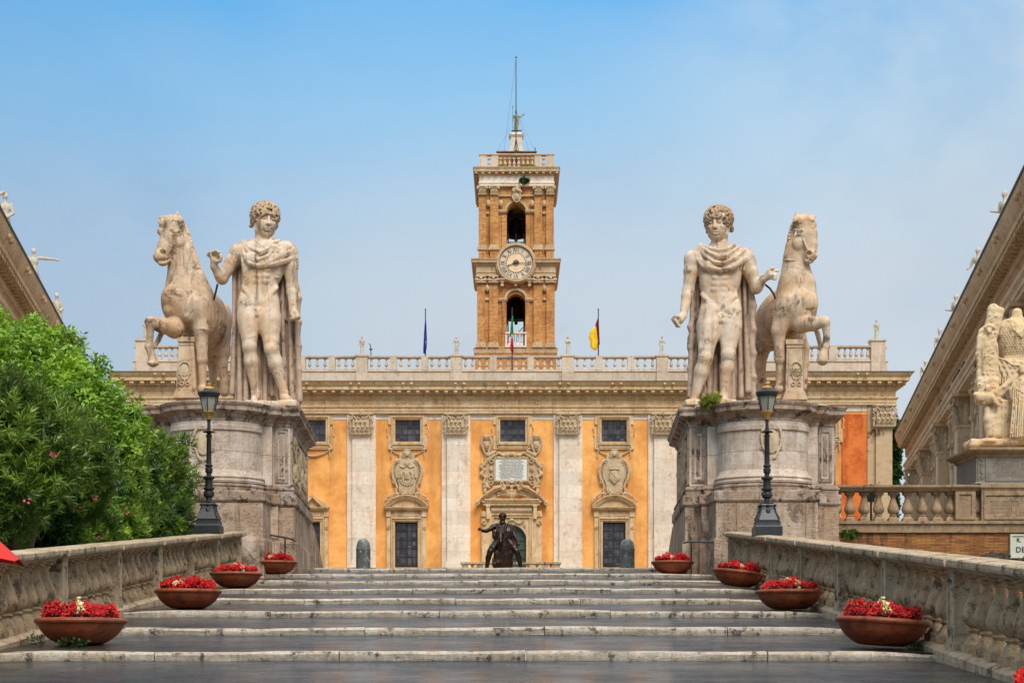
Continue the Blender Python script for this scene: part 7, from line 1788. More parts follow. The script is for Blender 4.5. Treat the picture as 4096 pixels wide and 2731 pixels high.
def horse(key):
    if key == 'l': cv = view(480, 720, 1.5675, 45.6)
    else: cv = view(2600, 720, 1.5675, 45.6)
    px = 45.6/F/1.5675
    lab = {'l': 'marble horse with raised foreleg on the left pedestal, head turned to the left', 'r': 'marble horse with raised foreleg on the right pedestal, head turned to the right'}[key]
    L = key == 'l'; g = 1 if L else -1
    b0 = cv(420 if L else 900, 800, 0); t = thing('marble_horse_statue', lab, 'statue', (b0.x, b0.y, 8.4), 'marble horses on the pedestals')
    s = Sculpt(cv, px)
    if L:
        # trunk going back and to the right
        s.e((400, 770, 0), (140, 160, 130), 40); s.e((340, 745, -54), (82, 90, 80), 14); s.e((452, 790, -62), (80, 96, 76), 14); s.c((392, 700, -150), (398, 830, -140), 10, 8, 16, 's'); s.c((300, 850, -110), (240, 760, -90), 6, 5, 12, 's'); s.c((470, 650, -120), (520, 860, -90), 7, 6, 14, 's'); s.e((318, 815, -74), (46, 40, 40), 12); s.e((425, 850, -92), (42, 40, 36), 12)
        s.e((500, 850, 150), (150, 190, 190), 50); s.e((560, 900, 260), (130, 180, 170), 50); s.e((610, 900, 370), (92, 130, 110), 40); s.e((655, 850, 380), (42, 78, 70), 30)
        # neck
        s.chain([(378, 395, 8), (392, 480, 14), (405, 560, 20), (420, 650, 20), (440, 720, 30)], [72, 84, 98, 122, 140], 34, fl=.85)
        # shoulders and forelegs
        s.c((480, 800, -20), (505, 930, -30), 88, 58, 30); s.c((505, 930, -30), (515, 1120, -20), 50, 32, 16); s.e((515, 1128, -24), (34, 34, 34), 10); s.c((515, 1140, -20), (518, 1290, -8), 27, 24, 8); s.e((518, 1315, -12), (34, 30, 36), 10); s.e((340, 930, -46), (62, 62, 56), 26)
        s.chain([(345, 925, -60), (270, 915, -120), (200, 895, -160)], [62, 46, 36], 18); s.e((190, 892, -165), (36, 36, 36), 10); s.chain([(190, 905, -165), (188, 980, -150), (182, 1040, -140)], [27, 21, 24], 8)
        s.e((182, 1046, -140), (29, 26, 28), 6); s.chain([(184, 1060, -140), (200, 1100, -142)], [23, 26], 6); s.c((200, 1100, -142), (206, 1140, -146), 24, 33, 1); s.e((208, 1150, -148), (37, 17, 38), 2)
        s.chain([(262, 955, -60), (240, 1005, -60), (212, 1048, -100)], [17, 16, 13], 4)
        # hind legs
        s.chain([(620, 980, 350), (635, 1080, 340), (640, 1150, 330), (655, 1260, 330), (655, 1330, 330)], [80, 56, 34, 26, 30], 18)
        s.chain([(560, 1020, 400), (565, 1100, 420), (585, 1190, 440), (580, 1320, 440)], [70, 44, 26, 26], 16); s.e((585, 1080, 300), (60, 50, 60), 24)
        # head
        s.chain([(340, 290, -8), (318, 350, -30), (285, 420, -52), (258, 478, -66)], [70, 62, 46, 42], 18, fl=.85); s.e((365, 370, -8), (56, 66, 50), 18); s.e((305, 285, -30), (60, 44, 44), 16)
        s.e((250, 478, -74), (42, 44, 38), 12); s.e((280, 505, -66), (36, 24, 30), 8); s.chain([(300, 500, -50), (340, 462, -24), (372, 410, 0)], [22, 26, 34], 12)
        s.e((268, 522, -78), (30, 18, 26), 10); s.e((270, 450, -106), (17, 20, 18), 3, 's'); s.e((214, 450, -94), (11, 14, 14), 4, 's'); s.c((226, 512, -116), (318, 494, -66), 10, 8, 2, 's'); s.chain([(255, 440, -110), (272, 428, -112), (288, 446, -104)], 6, 3)
        s.e((345, 326, -92), (26, 17, 20), 6, 's'); s.e((343, 326, -76), (17, 12, 14), 1); s.c((318, 308, -88), (368, 318, -68), 7, 7, 4); s.c((322, 340, -86), (362, 342, -74), 4, 4, 2); s.e((250, 322, -52), (18, 22, 18), 8); s.e((372, 388, -48), (40, 46, 26), 8)
        s.chain([(318, 370, -78), (296, 410, -88), (278, 440, -96)], 5, 5)
        for ex, ey, s_ in ((258, 266, -20), (362, 250, -6)): s.c((ex, ey, s_), (ex-(6 if ex < 300 else 4), ey-(48 if ex < 300 else 62), s_), 20, 3, 6); s.e((ex, ey-18, s_-14), (6, 16, 8), 3, 's')
    else:
        s.e((920, 800, 0), (128, 150, 125), 40); s.e((866, 792, -58), (70, 84, 70), 14); s.e((978, 775, -58), (76, 82, 74), 14); s.c((918, 720, -140), (922, 850, -130), 9, 8, 16, 's'); s.e((840, 835, -70), (40, 36, 36), 12); s.e((960, 830, -88), (44, 38, 34), 12); s.c((1010, 820, -110), (1050, 740, -60), 6, 5, 12, 's'); s.c((830, 650, -90), (800, 800, -70), 7, 6, 14, 's')
        s.e((820, 860, 150), (130, 170, 180), 50); s.e((760, 910, 260), (105, 165, 170), 50); s.e((715, 930, 380), (72, 150, 110), 40)
        s.chain([(908, 420, 8), (912, 490, 14), (915, 570, 20), (920, 660, 20), (918, 740, 30)], [60, 70, 84, 112, 130], 32, fl=.9)
        s.c((850, 830, -30), (808, 940, -34), 72, 50, 26); s.c((808, 940, -34), (814, 1120, -24), 42, 30, 14); s.e((814, 1130, -26), (32, 34, 33), 10); s.c((814, 1145, -22), (808, 1290, -8), 25, 21, 8); s.e((808, 1312, -12), (30, 30, 34), 10)
        s.e((960, 900, -50), (56, 56, 54), 24); s.chain([(950, 900, -60), (1020, 900, -120), (1085, 888, -160)], [58, 44, 35], 18); s.e((1095, 890, -165), (36, 38, 36), 10)
        s.chain([(1100, 905, -165), (1108, 980, -152), (1100, 1040, -140)], [26, 20, 24], 8); s.e((1100, 1046, -140), (29, 26, 28), 6); s.c((1096, 1062, -140), (1084, 1095, -142), 24, 28, 5); s.c((1084, 1098, -142), (1082, 1128, -142), 30, 35, 3); s.e((1082, 1138, -142), (38, 14, 38), 4)
        s.chain([(1045, 945, -60), (1060, 1000, -64), (1070, 1060, -100)], [17, 15, 12], 4)
        s.chain([(710, 1000, 360), (690, 1090, 340), (690, 1160, 330), (702, 1250, 330), (700, 1330, 330)], [78, 52, 36, 26, 30], 18)
        s.chain([(900, 950, 380), (960, 1050, 420), (972, 1150, 430), (962, 1300, 430)], [76, 40, 24, 24], 16)
        s.chain([(975, 285, -10), (990, 350, -36), (1005, 410, -54), (1005, 470, -66)], [64, 56, 42, 38], 18, fl=.85); s.e((945, 395, -10), (50, 60, 50), 18); s.e((975, 280, -20), (66, 52, 48), 16)
        s.e((1012, 470, -74), (38, 38, 38), 12); s.e((998, 500, -66), (30, 22, 30), 8); s.chain([(975, 490, -50), (950, 450, -30), (935, 400, -6)], [20, 26, 32], 12)
        s.e((1000, 508, -80), (26, 16, 24), 10); s.e((996, 456, -106), (17, 19, 18), 3, 's'); s.e((1040, 456, -92), (10, 13, 14), 4, 's'); s.c((958, 482, -80), (1020, 512, -100), 9, 8, 2, 's'); s.chain([(980, 452, -108), (996, 438, -112), (1012, 450, -108)], 6, 3)
        s.e((930, 326, -76), (24, 16, 20), 6, 's'); s.e((932, 326, -60), (15, 11, 14), 1); s.c((906, 312, -62), (954, 312, -76), 7, 7, 4); s.c((912, 340, -64), (950, 342, -74), 4, 4, 2); s.e((1036, 325, -50), (15, 20, 16), 6); s.e((930, 400, -50), (36, 44, 24), 8)
        s.chain([(960, 370, -78), (975, 410, -90), (990, 440, -98)], 5, 5)
        s.c((920, 230, -10), (918, 188, -8), 17, 3, 6)
    s.obj('body', .030, 'marble_horse', t)
    # forelock and mane
    s = Sculpt(cv, px); rn = random.Random(9)
    if L:
        for i in range(13):
            x = 262+i*10; s.chain([(x+rn.uniform(-4, 4), 240-8*math.sin(i/12*3.1)+rn.uniform(-5, 5), -20), (x+12+rn.uniform(-6, 6), 262+rn.uniform(-8, 8), -54), (x+24+rn.uniform(-8, 8), 290+rn.uniform(-12, 12), -62)], [12, 12, 5], 4)
        pts = [(385, 270), (415, 300), (438, 350), (450, 410), (466, 480), (480, 540), (488, 600)]
    else:
        for i in range(12):
            x = 915+i*10; s.chain([(x+rn.uniform(-4, 4), 235-8*math.sin(i/12*3.1)+rn.uniform(-5, 5), -20), (x-4+rn.uniform(-6, 6), 248+rn.uniform(-8, 8), -56), (x-10+rn.uniform(-8, 8), 262+rn.uniform(-12, 12), -64)], [12, 12, 5], 4)
        pts = [(912, 250), (888, 290), (872, 350), (866, 410), (856, 470), (848, 540), (840, 600)]
    for j in range(len(pts)-1):
        for q in range(3):
            u = q/3; x = pts[j][0]+(pts[j+1][0]-pts[j][0])*u; y = pts[j][1]+(pts[j+1][1]-pts[j][1])*u
            for tt in (0, 26): s.chain([(x-g*24, y-6, tt), (x, y, tt-6+rn.uniform(-6, 6)), (x+g*(3+rn.uniform(-3, 6)), y+24, tt)], [11, 10, 5], 4)
    s.obj('mane', .022, 'marble_horse', t)
    s = Sculpt(cv, px)
    if L: s.chain([(398+89*math.cos(a), 520+8*math.cos(a), 15-79*math.sin(a)) for a in [j*math.pi/9 for j in range(19)]], 6, 2); s.chain([(516+56*math.cos(a), 948-16*math.sin(a), -30-56*math.sin(a)) for a in [j*math.pi/9 for j in range(19)]], 5, 2)
    else: s.chain([(912+76*math.cos(a), 506+6*math.cos(a), 15-70*math.sin(a)) for a in [j*math.pi/9 for j in range(19)]], 6, 2)
    s.obj('bridle', .02, 'marble_horse', t)
    # carved support under the chest
    x0, x1, xt0, xt1, yt, yb = (357, 478, 368, 462, 985, 1342) if L else (850, 962, 858, 955, 1000, 1352)
    mb = MB(); d0 = cv(0, 0, -62).y; d1 = cv(0, 0, 50).y
    A = lambda x, y: cv(x, y, -62); pts = [A(x0, yb), A(x1, yb), A(xt1, yt+50), A(xt0, yt+50)]
    mb.prism([(p.x, p.z) for p in pts], d0, d1)
    pts = [A(x0-22, yb+26), A(x1+22, yb+26), A(x1+2, yb-28), A(x0-2, yb-28)]; mb.prism([(p.x, p.z) for p in pts], d0-.12, d1+.1)
    pts = [A(xt0-6, yt+30), A(xt1+6, yt+30), A(xt1+8, yt), A(xt0-8, yt)]; mb.prism([(p.x, p.z) for p in pts], d0-.05, d1+.05)
    pts = [A(xt0-2, yt+50), A(xt1+2, yt+50), A(xt1+2, yt+32), A(xt0-2, yt+32)]; mb.prism([(p.x, p.z) for p in pts], d0-.02, d1+.02)
    o = obj('support_pillar', mb, 'marble_horse', t)
    s = Sculpt(cv, px); cx = (x0+x1)/2; cy = 1225 if L else 1225
    cartouche(s, cx, cy-20, 78, 118, 6)
    for q in (-1, 1):
        for j in range(7): a = j*.9; s.c((cx+q*(18+12*math.cos(a)), cy+62+12*math.sin(a), -4), (cx+q*(18+12*math.cos(a+.9)), cy+62+12*math.sin(a+.9), -4), 4, 4, 1)
        s.c((cx+q*44, 1075, -3), (cx+q*50, 1310, -3), 3, 3, 1)
    s.p = [(p[0], p[1]-np.array((0, 64*px, 0)), *(([p[2]-np.array((0, 64*px, 0))] if p[0] == 'c' else [p[2]])), *p[3:]) for p in s.p]
    s.obj('relief', .014, 'carved_stone', o)
    if not L:
        a = cv(cx-22, cy-18, -80); text_mb('SPQ', .16, 'letter_dark', o, a.x, a.y-.02, a.z, name='letters', weight=.003)
    return t
horse('l'); horse('r')
cvl = view(480, 720, 1.5675, 45.5); cvr = view(2600, 720, 1.5675, 45.5)
tag(obj('rein_bar', MB().tube([cvl(612, 652, 0), cvl(600, 705, 20), cvl(588, 752, 60)], .028, 7), 'dark_metal', smooth=True, loc=cvl(612, 652, 0)), 'short dark metal bar between the left youth and the back of his horse', 'metal bar')
tag(obj('rein_bar', MB().tube([cvr(722, 655, -10), cvr(752, 680, 0), cvr(775, 715, 10), cvr(790, 750, 20)], .028, 7), 'dark_metal', smooth=True, loc=cvr(722, 655, -10)), 'curved dark metal bar between the right youth and the neck of his horse', 'metal bar')

# ---------------------------------------------------------------- bronze rider in the middle of the square
def rider():
    cv = view(1800, 2000, 5.2267, 82.0); px = 82.0/F/5.2267
    b = cv(1100, 1600, 0); t = thing('bronze_rider_statue', 'dark bronze statue of a bearded rider on horseback with outstretched arm', 'statue', (b.x, b.y, PZ))
    s = Sculpt(cv, px)       # horse, coming towards the viewer
    s.e((1110, 1200, 0), (200, 180, 150), 50); s.e((1100, 1300, 200), (230, 230, 260), 80); s.e((1110, 1290, 520), (220, 220, 220), 80); s.e((1010, 1130, -60), (100, 110, 90), 40); s.e((1230, 1130, -60), (100, 110, 90), 40)
    s.e((1010, 1290, -60), (110, 90, 90), 40); s.e((1210, 1290, -40), (110, 100, 90), 40)
    s.chain([(1150, 1120, -20), (1130, 980, -60), (1110, 820, -90), (1075, 660, -90)], [150, 120, 96, 84], 50, fl=1.1)
    s.chain([(1065, 640, -110), (1060, 700, -190), (1055, 790, -250), (1062, 860, -280)], [70, 66, 46, 38], 20); s.e((1058, 868, -290), (40, 38, 36), 10); s.e((1100, 730, -150), (52, 66, 44), 16)
    s.e((1010, 660, -150), (22, 18, 16), 5); s.e((1112, 650, -150), (22, 18, 16), 5); s.e((1040, 860, -325), (10, 12, 10), 4, 's'); s.e((1078, 850, -325), (10, 12, 10), 4, 's')
    for ex in (1015, 1120): s.c((ex, 590, -90), (ex+(-6 if ex < 1060 else 4), 530, -90), 20, 5, 8)
    for i in range(9): s.chain([(1120+i*8, 570+i*50, -60+i*4), (1160+i*9, 600+i*50, -60+i*4), (1180+i*8, 660+i*48, -70+i*4)], [18, 18, 10], 8)
    s.e((1062, 560, -110), (40, 34, 40), 10)
    s.chain([(980, 1330, -60), (960, 1360, -200), (935, 1330, -290)], [74, 56, 44], 20); s.chain([(935, 1330, -290), (945, 1450, -270), (960, 1530, -260)], [42, 32, 36], 10); s.c((962, 1540, -260), (975, 1600, -265), 38, 46, 5)
    s.chain([(1230, 1340, -20), (1260, 1520, -10), (1255, 1760, 0), (1255, 1900, 0)], [80, 50, 36, 40], 20); s.chain([(1000, 1440, 560), (980, 1650, 600), (990, 1900, 600)], [90, 50, 40], 20); s.chain([(1210, 1440, 560), (1260, 1650, 540), (1250, 1900, 540)], [90, 50, 40], 20)
    s.c((1120, 1130, -190), (1122, 1290, -170), 14, 10, 30, 's'); s.c((1010, 1040, -130), (960, 1180, -120), 8, 6, 20, 's'); s.c((1232, 1040, -130), (1282, 1180, -120), 8, 6, 20, 's')
    s.obj('horse', .032, 'bronze', t)
    s = Sculpt(cv, px)       # rider
    s.e((1110, 620, 150), (150, 160, 110), 40); s.e((1110, 800, 150), (170, 140, 120), 50); s.chain([(990, 540, 150), (900, 560, 120), (840, 600, 80)], [66, 58, 44], 24); s.chain([(840, 605, 80), (760, 640, 20), (690, 640, -30), (660, 620, -50)], [46, 42, 32, 26], 16)
    s.e((650, 612, -60), (36, 24, 22), 10)
    for i, (x, y) in enumerate(((590, 578), (580, 600), (576, 622), (600, 636))): s.chain([(645, 600+i*8, -60), (615, 590+i*12, -70), (x, y, -80)], [11, 10, 7], 3)
    s.chain([(645, 596, -70), (625, 576, -80), (600, 574, -84)], [11, 9, 7], 3)
    s.chain([(1260, 560, 140), (1330, 680, 120), (1370, 780, 60)], [70, 58, 44], 24); s.chain([(1375, 780, 60), (1410, 850, 0), (1425, 890, -50)], [44, 38, 30], 14); s.e((1425, 905, -70), (38, 36, 36), 10)
    for i in range(4): s.chain([(1400+i*16, 925, -80), (1405+i*17, 945, -100), (1410+i*15, 915, -120)], [12, 12, 10], 3)
    s.c((1098, 500, 120), (1098, 440, 100), 62, 56, 24)
    # thighs and lower legs
    s.chain([(1010, 880, 100), (900, 1000, 0), (840, 1060, -40)], [110, 80, 62], 40); s.chain([(840, 1070, -40), (800, 1200, 0), (770, 1400, 40), (760, 1480, 20)], [62, 58, 36, 40], 20)
    s.chain([(1230, 880, 100), (1340, 1000, 0), (1390, 1060, -40)], [110, 80, 62], 40); s.chain([(1395, 1070, -40), (1440, 1200, 0), (1480, 1400, 40), (1490, 1500, 20)], [62, 58, 36, 40], 20)
    s.chain([(760, 1480, 20), (745, 1530, -60)], [34, 26], 10); s.chain([(1490, 1500, 20), (1505, 1540, -60)], [34, 26], 10)
    s.obj('rider', .026, 'bronze', t)
    s = Sculpt(cv, px); rn = random.Random(4)     # tunic and cloak
    for i in range(12): x = 980+i*24; s.chain([(x, 500, 60+abs(i-5)*8), (x+rn.uniform(-12, 12), 650, 30), (x+rn.uniform(-20, 20), 860, 40)], [16, 20, 24], 10)
    s.chain([(1180, 500, 60), (1150, 620, 20), (1200, 760, 10)], [26, 24, 20], 12)
    for i in range(10): x = 1225+i*15; s.chain([(x-10, 500+i*9, 70+i*6), (x+14, 640, 40+i*8), (x+20-i*1.2, 790-i*4, 30+i*7)], [16, 20, 18], 9)
    for i in range(8): s.chain([(1010-i*6, 880+i*10, -20+i*12), (930-i*4, 960+i*8, -60+i*12), (850+i*10, 1020+i*2, -50+i*10)], [14, 17, 12], 5); s.chain([(1240+i*6, 880+i*12, -20+i*12), (1330+i*2, 960+i*8, -60+i*12), (1410-i*8, 1030, -50+i*10)], [14, 17, 12], 5)
    s.e((1120, 880, 60), (170, 50, 100), 20); s.e((920, 975, 0), (76, 56, 70), 20); s.e((1320, 970, 0), (84, 58, 70), 20)
    s.chain([(900, 620, 110), (940, 760, 110), (990, 900, 100)], [30, 50, 60], 24)
    s.obj('cloak', .026, 'bronze', t)
    s = Sculpt(cv, px); P = head(s, (1100, 385, 60), .88, -.15, 0)
    s.chain([P(-44, 40, -14), P(-26, 78, -36), P(0, 96, -44), P(26, 78, -36), P(44, 40, -14)], 20, 8); s.e(P(0, 84, -40), (26, 24, 18), 8); s.c(P(-16, 34, -58), P(16, 34, -58), 6, 6, 3)
    s.e((1100, 335, 90), (74, 66, 70), 4); curls(s, (1100, 330, 84), (78, 66, 72), 150, 8, 14, keep=lambda d: d[1] < .35 or d[2] > .2)
    s.obj('head', .016, 'bronze', t)
    mb = MB(); mb.box(b.x-1.1, b.x+1.1, b.y-2, b.y+3.2, PZ, PZ+1.0); mb.box(b.x-1.2, b.x+1.2, b.y-2.1, b.y+3.3, PZ+1.0, PZ+1.15)
    tag(obj('statue_plinth', mb, 'travertine_trim', loc=(b.x, b.y, PZ)), 'low stone plinth under the bronze rider, hidden behind the top step', 'plinth')
rider()

# ---------------------------------------------------------------- trophy of arms on the grey pedestal
def trophy():
    sc = 2.24; cv = view(3800, 1150, sc, 45.9); px = 45.9/F/sc; rn = random.Random(3)
    b = cv(500, 1420, 0); t = thing('trophy_statue', 'marble trophy of arms with scaly headless cuirass and small figures, on a rock base', 'statue', (b.x, b.y, b.z))
    s = Sculpt(cv, px)
    s.b((450, 1402, 60), (305, 36, 150), 14, rd=30); s.e((200, 1420, 20), (75, 42, 110), 16); s.e((330, 1385, 0), (100, 40, 120), 16); s.e((560, 1395, -30), (120, 44, 110), 16)
    s.obj('rock_base', .024, 'trophy_marble', t, disp=lumps(.03, 9, 4))
    s = Sculpt(cv, px)       # left bundle of shields
    s.b((375, 360, 0), (70, 195, 36), 20, rot=14, rd=26); s.e((385, 210, 0), (52, 70, 34), 16, rot=10); s.b((345, 690, 20), (85, 190, 60), 24, rot=-2, rd=30); s.b((330, 930, 10), (100, 120, 70), 24, rd=34); s.e((300, 480, 20), (62, 130, 60), 20)
    s.chain([(265, 440, -10), (248, 600, -10), (262, 700, 0), (250, 860, 0)], [22, 20, 18, 24], 10)
    s.e((350, 378, -44), (32, 34, 20), 6); s.e((350, 384, -62), (18, 24, 12), 3); s.chain([(310, 360, -46), (345, 338, -54), (388, 356, -48)], 12, 6)
    for q in range(95): y = rn.uniform(220, 860); x = (395 if y < 330 else 365 if y < 600 else 340)+rn.uniform(-38, 38); a = rn.uniform(0, 6.3); zz = -38 if y < 540 else (-42 if y < 800 else -62); s.c((x, y, zz), (x+20*math.cos(a), y+20*math.sin(a), zz-2), 6, 5, 2)
    for q in (-1, 1):
        for j in range(7): a = j*.9; r = 26-3*j; s.c((325+q*62+r*math.cos(a), 870+r*math.sin(a), -62), (325+q*62+r*math.cos(a+.9), 870+r*math.sin(a+.9), -62), 7, 6, 3)
    # winged cherub
    s.e((340, 905, -90), (30, 34, 30), 8); s.e((350, 990, -80), (56, 50, 44), 16); s.chain([(330, 960, -80), (270, 985, -90), (232, 960, -80)], [34, 40, 26], 14); s.chain([(370, 980, -100), (405, 1020, -110), (432, 1050, -110)], [28, 24, 18], 8); s.chain([(300, 1030, -70), (260, 1010, -60), (240, 950, -60)], [26, 26, 18], 10)
    s.chain([(332, 1080, -40), (345, 1180, -40), (372, 1320, -40)], [30, 46, 50], 20); s.e((420, 1180, -10), (90, 170, 60), 30)
    # slanting shield and quivers
    s.c((410, 940, -70), (600, 800, -80), 20, 34, 14); s.c((430, 955, -50), (560, 880, -60), 40, 30, 14)
    for x in (480, 516, 550): s.c((x, 1020, -70), (x-2, 1345, -60), 17, 15, 5); s.c((x-12, 1020, -78), (x+14, 1020, -78), 8, 8, 2)
    s.b((500, 1180, 0), (130, 170, 60), 30, rd=20); s.chain([(380, 1120, -50), (430, 1000, -60), (470, 1020, -60)], [20, 24, 16], 8)
    s.obj('shields', .022, 'trophy_marble', t, disp=lumps(.006, 16, 5))
    s = Sculpt(cv, px)       # cuirass
    s.e((600, 480, 40), (165, 220, 120), 30); s.e((520, 345, 30), (85, 62, 74), 24); s.e((600, 420, 20), (150, 130, 110), 30); s.e((585, 740, 40), (170, 150, 120), 30); s.c((600, 320, 30), (600, 240, 30), 56, 46, 20); s.e((600, 215, 30), (42, 30, 40), 12); s.e((690, 345, 30), (85, 62, 74), 24)
    s.c((480, 355, 10), (462, 420, 10), 40, 30, 12)
    def scales(X, Y, Z):      # overlapping scales cut into the breastplate
        x = (2048+X/45.9*F-3800)*sc; y = (HV-(Z-CH)/45.9*F-1150)*sc+0*x
        row = np.floor(y/22); dv = y/22-row; du = (x/22+.5*(row % 2)) % 1-.5
        rim = np.abs(np.sqrt((du*1.9)**2+dv**2)-.92); g_ = np.clip(1-rim/.14, 0, 1)
        side_ = np.clip(1-(.5-np.abs(du))/.08, 0, 1)*(dv > .3)
        m = (y > 350+np.abs(x-600)*.12) & (y < 640+(x-450)*.12) & (x > 445)
        return (np.maximum(g_, side_*.7)*m*.022+0*Y).astype(np.float32)
    s.chain([(440, 632, -30), (500, 650, -70), (560, 690, -88), (660, 700, -90)], 8, 4)
    for j, y0 in enumerate((655, 705, 750)):
        for i in range(7):
            x = 445+i*46+(22 if j % 2 else 0); y = y0+i*5; u = (x-585)/170; z_ = 52-120*math.sqrt(max(.05, 1-u*u)); s.c((x, y, z_), (x, y+38, z_-6), 23, 20, 2, fl=.7); s.e((x, y+28, z_-15), (9, 11, 6), 2); s.c((x-19, y+4, z_-18), (x-18, y+40, z_-18), 3, 3, 1, 's')
    for i in range(12): x = 432+i*22; u = (x-585)/170; z_ = 46-120*math.sqrt(max(.05, 1-u*u)); s.c((x, 800, z_), (x-6, 860, z_), 9, 8, 2)
    for i in range(6): s.chain([(530+i*12, 285+i*5, -30-i*6), (575+i*12, 380+i*10-i*i, -84), (640+i*8, 440-i*16, -96), (700, 400-i*14, -60)], [9, 12, 12, 9], 5)
    s.e((525, 300, -20), (26, 20, 24), 8)
    s.obj('cuirass', .014, 'trophy_marble', t, disp=scales)
    s = Sculpt(cv, px)       # small robed woman
    s.e((650, 745, -130), (28, 36, 30), 6); s.e((650, 722, -122), (34, 28, 34), 6); s.c((650, 780, -120), (650, 810, -120), 20, 24, 8); s.e((648, 880, -120), (70, 80, 48), 20); s.chain([(640, 950, -120), (628, 1100, -120), (610, 1320, -110)], [62, 66, 72], 24)
    s.chain([(590, 850, -120), (552, 920, -120), (560, 990, -130)], [26, 24, 20], 10); s.chain([(700, 850, -120), (730, 940, -120)], [26, 24], 10)
    for i in range(9): x = 560+i*18; w_ = 10 if i % 2 else 0; s.chain([(x+12, 870+i*3, -166), (x+rn.uniform(-4, 4), 1080, -186-w_), (x-20+i*2.4, 1335, -184-w_)], [5, 7, 8], 1); s.c((x+21, 900, -150), (x-10+i*2.4, 1335, -166), 10, 12, 1)
    for i in range(5): s.chain([(600, 900+i*40, -166), (650, 940+i*42, -180), (700, 900+i*46, -166)], [6, 8, 6], 4)
    for q in (-1, 1): s.e((650+q*11, 742, -160), (6, 4, 5), 1, 's')
    s.e((650, 752, -160), (4, 8, 5), 2)
    s.obj('robed_figure', .016, 'trophy_marble', t)
trophy()
# ---------------------------------------------------------------- bushes
def leaf_mass(blobs, per, leafL, leafW, nleaf, rs, droop=.0, spread=.9, fill=.35, twig=.1):
    """blobs: (centre, radii); sprigs of leaves stand on and inside the blobs. returns verts, faces as arrays"""
    C = []; Dn = []
    for (c, r, w_) in [b if len(b) == 3 else (*b, 1) for b in blobs]:
        c = np.array(c, float); r = np.array(r, float)
        n = int(w_*per*4*math.pi*(r[0]*r[1]+r[1]*r[2]+r[0]*r[2])/3)
        d = rs.randn(n, 3); d /= np.linalg.norm(d, axis=1)[:, None]
        rad = 1-np.abs(rs.randn(n))*.12; out = rs.rand(n) < .16; rad[out] = 1+np.abs(rs.randn(out.sum()))*.24; inner = (rs.rand(n) < fill) & ~out; rad[inner] = rs.uniform(.45, .9, inner.sum())
        # bumpy outline
        ph = 1+.13*np.sin(d[:, 0]*5+c[0]*3)*np.sin(d[:, 2]*6+c[1])+.09*np.sin(d[:, 0]*13+d[:, 2]*11+c[2]*5)
        p = c+d*r*(rad*ph)[:, None]; C.append(p); Dn.append(d)
    C = np.concatenate(C); Dn = np.concatenate(Dn)
    keep = np.ones(len(C), bool)
    for (c, r) in [b[:2] for b in blobs if b[1][0] > .5]:      # drop sprigs buried deep inside another blob
        q = (((C-np.array(c))/np.array(r))**2).sum(1); keep &= ~((q < .22))
    C, Dn = C[keep], Dn[keep]; n = len(C)
    ax = Dn*.7+np.array((0, -.1, .85))+rs.randn(n, 3)*.45; ax /= np.linalg.norm(ax, axis=1)[:, None]
    u = np.cross(ax, rs.randn(n, 3)); u /= np.linalg.norm(u, axis=1)[:, None]; v = np.cross(ax, u)
    V = []; 
    for k in range(nleaf):
        a = k*2.4+rs.rand(n)*.7; h = (k/nleaf)*twig
        th = spread*(1-.55*k/nleaf)+rs.randn(n)*.15
        dr = (u*np.cos(a)[:, None]+v*np.sin(a)[:, None])*np.sin(th)[:, None]+ax*np.cos(th)[:, None]
        dr[:, 2] -= droop; dr /= np.linalg.norm(dr, axis=1)[:, None]
        sd = np.cross(dr, ax+rs.randn(n, 3)*.25); sd /= np.linalg.norm(sd, axis=1)[:, None]+1e-9
        nm = np.cross(sd, dr); L = leafL*rs.uniform(.7, 1.2, n)[:, None]; Wd = leafW*rs.uniform(.8, 1.2, n)[:, None]
        b = C+ax*h
        V.append(np.stack([b, b+dr*L*.45+sd*Wd*.5+nm*L*.04, b+dr*L+nm*L*(-.10), b+dr*L*.45-sd*Wd*.5+nm*L*.04], 1))
    V = np.concatenate(V).reshape(-1, 3); m = len(V)//4
    i = np.arange(m)*4; Fc = np.stack([i, i+1, i+2, i+3], 1)
    return V, Fc, C, ax
def quads(name, V, Fc, mat, parent, loc=None):
    base = wloc(parent) if parent is not None else Vector(loc)
    me = bpy.data.meshes.new(name); V = (V-np.array(base)[None, :]).astype(np.float32)
    me.vertices.add(len(V)); me.vertices.foreach_set('co', V.ravel()); me.loops.add(Fc.size); me.loops.foreach_set('vertex_index', Fc.ravel().astype(np.int32))
    me.polygons.add(len(Fc)); me.polygons.foreach_set('loop_start', np.arange(0, Fc.size, 4, dtype=np.int32))
    try: me.polygons.foreach_set('loop_total', np.full(len(Fc), 4, dtype=np.int32))
    except Exception: pass
    me.update(calc_edges=True)
    o = link_mesh(name, me, mat, parent)
    if parent is None: o.location = loc
    return o
def U2(x, y, d): return W(x*1.7415, y*1.7415, d)      # points read off the photo at 2352 px width
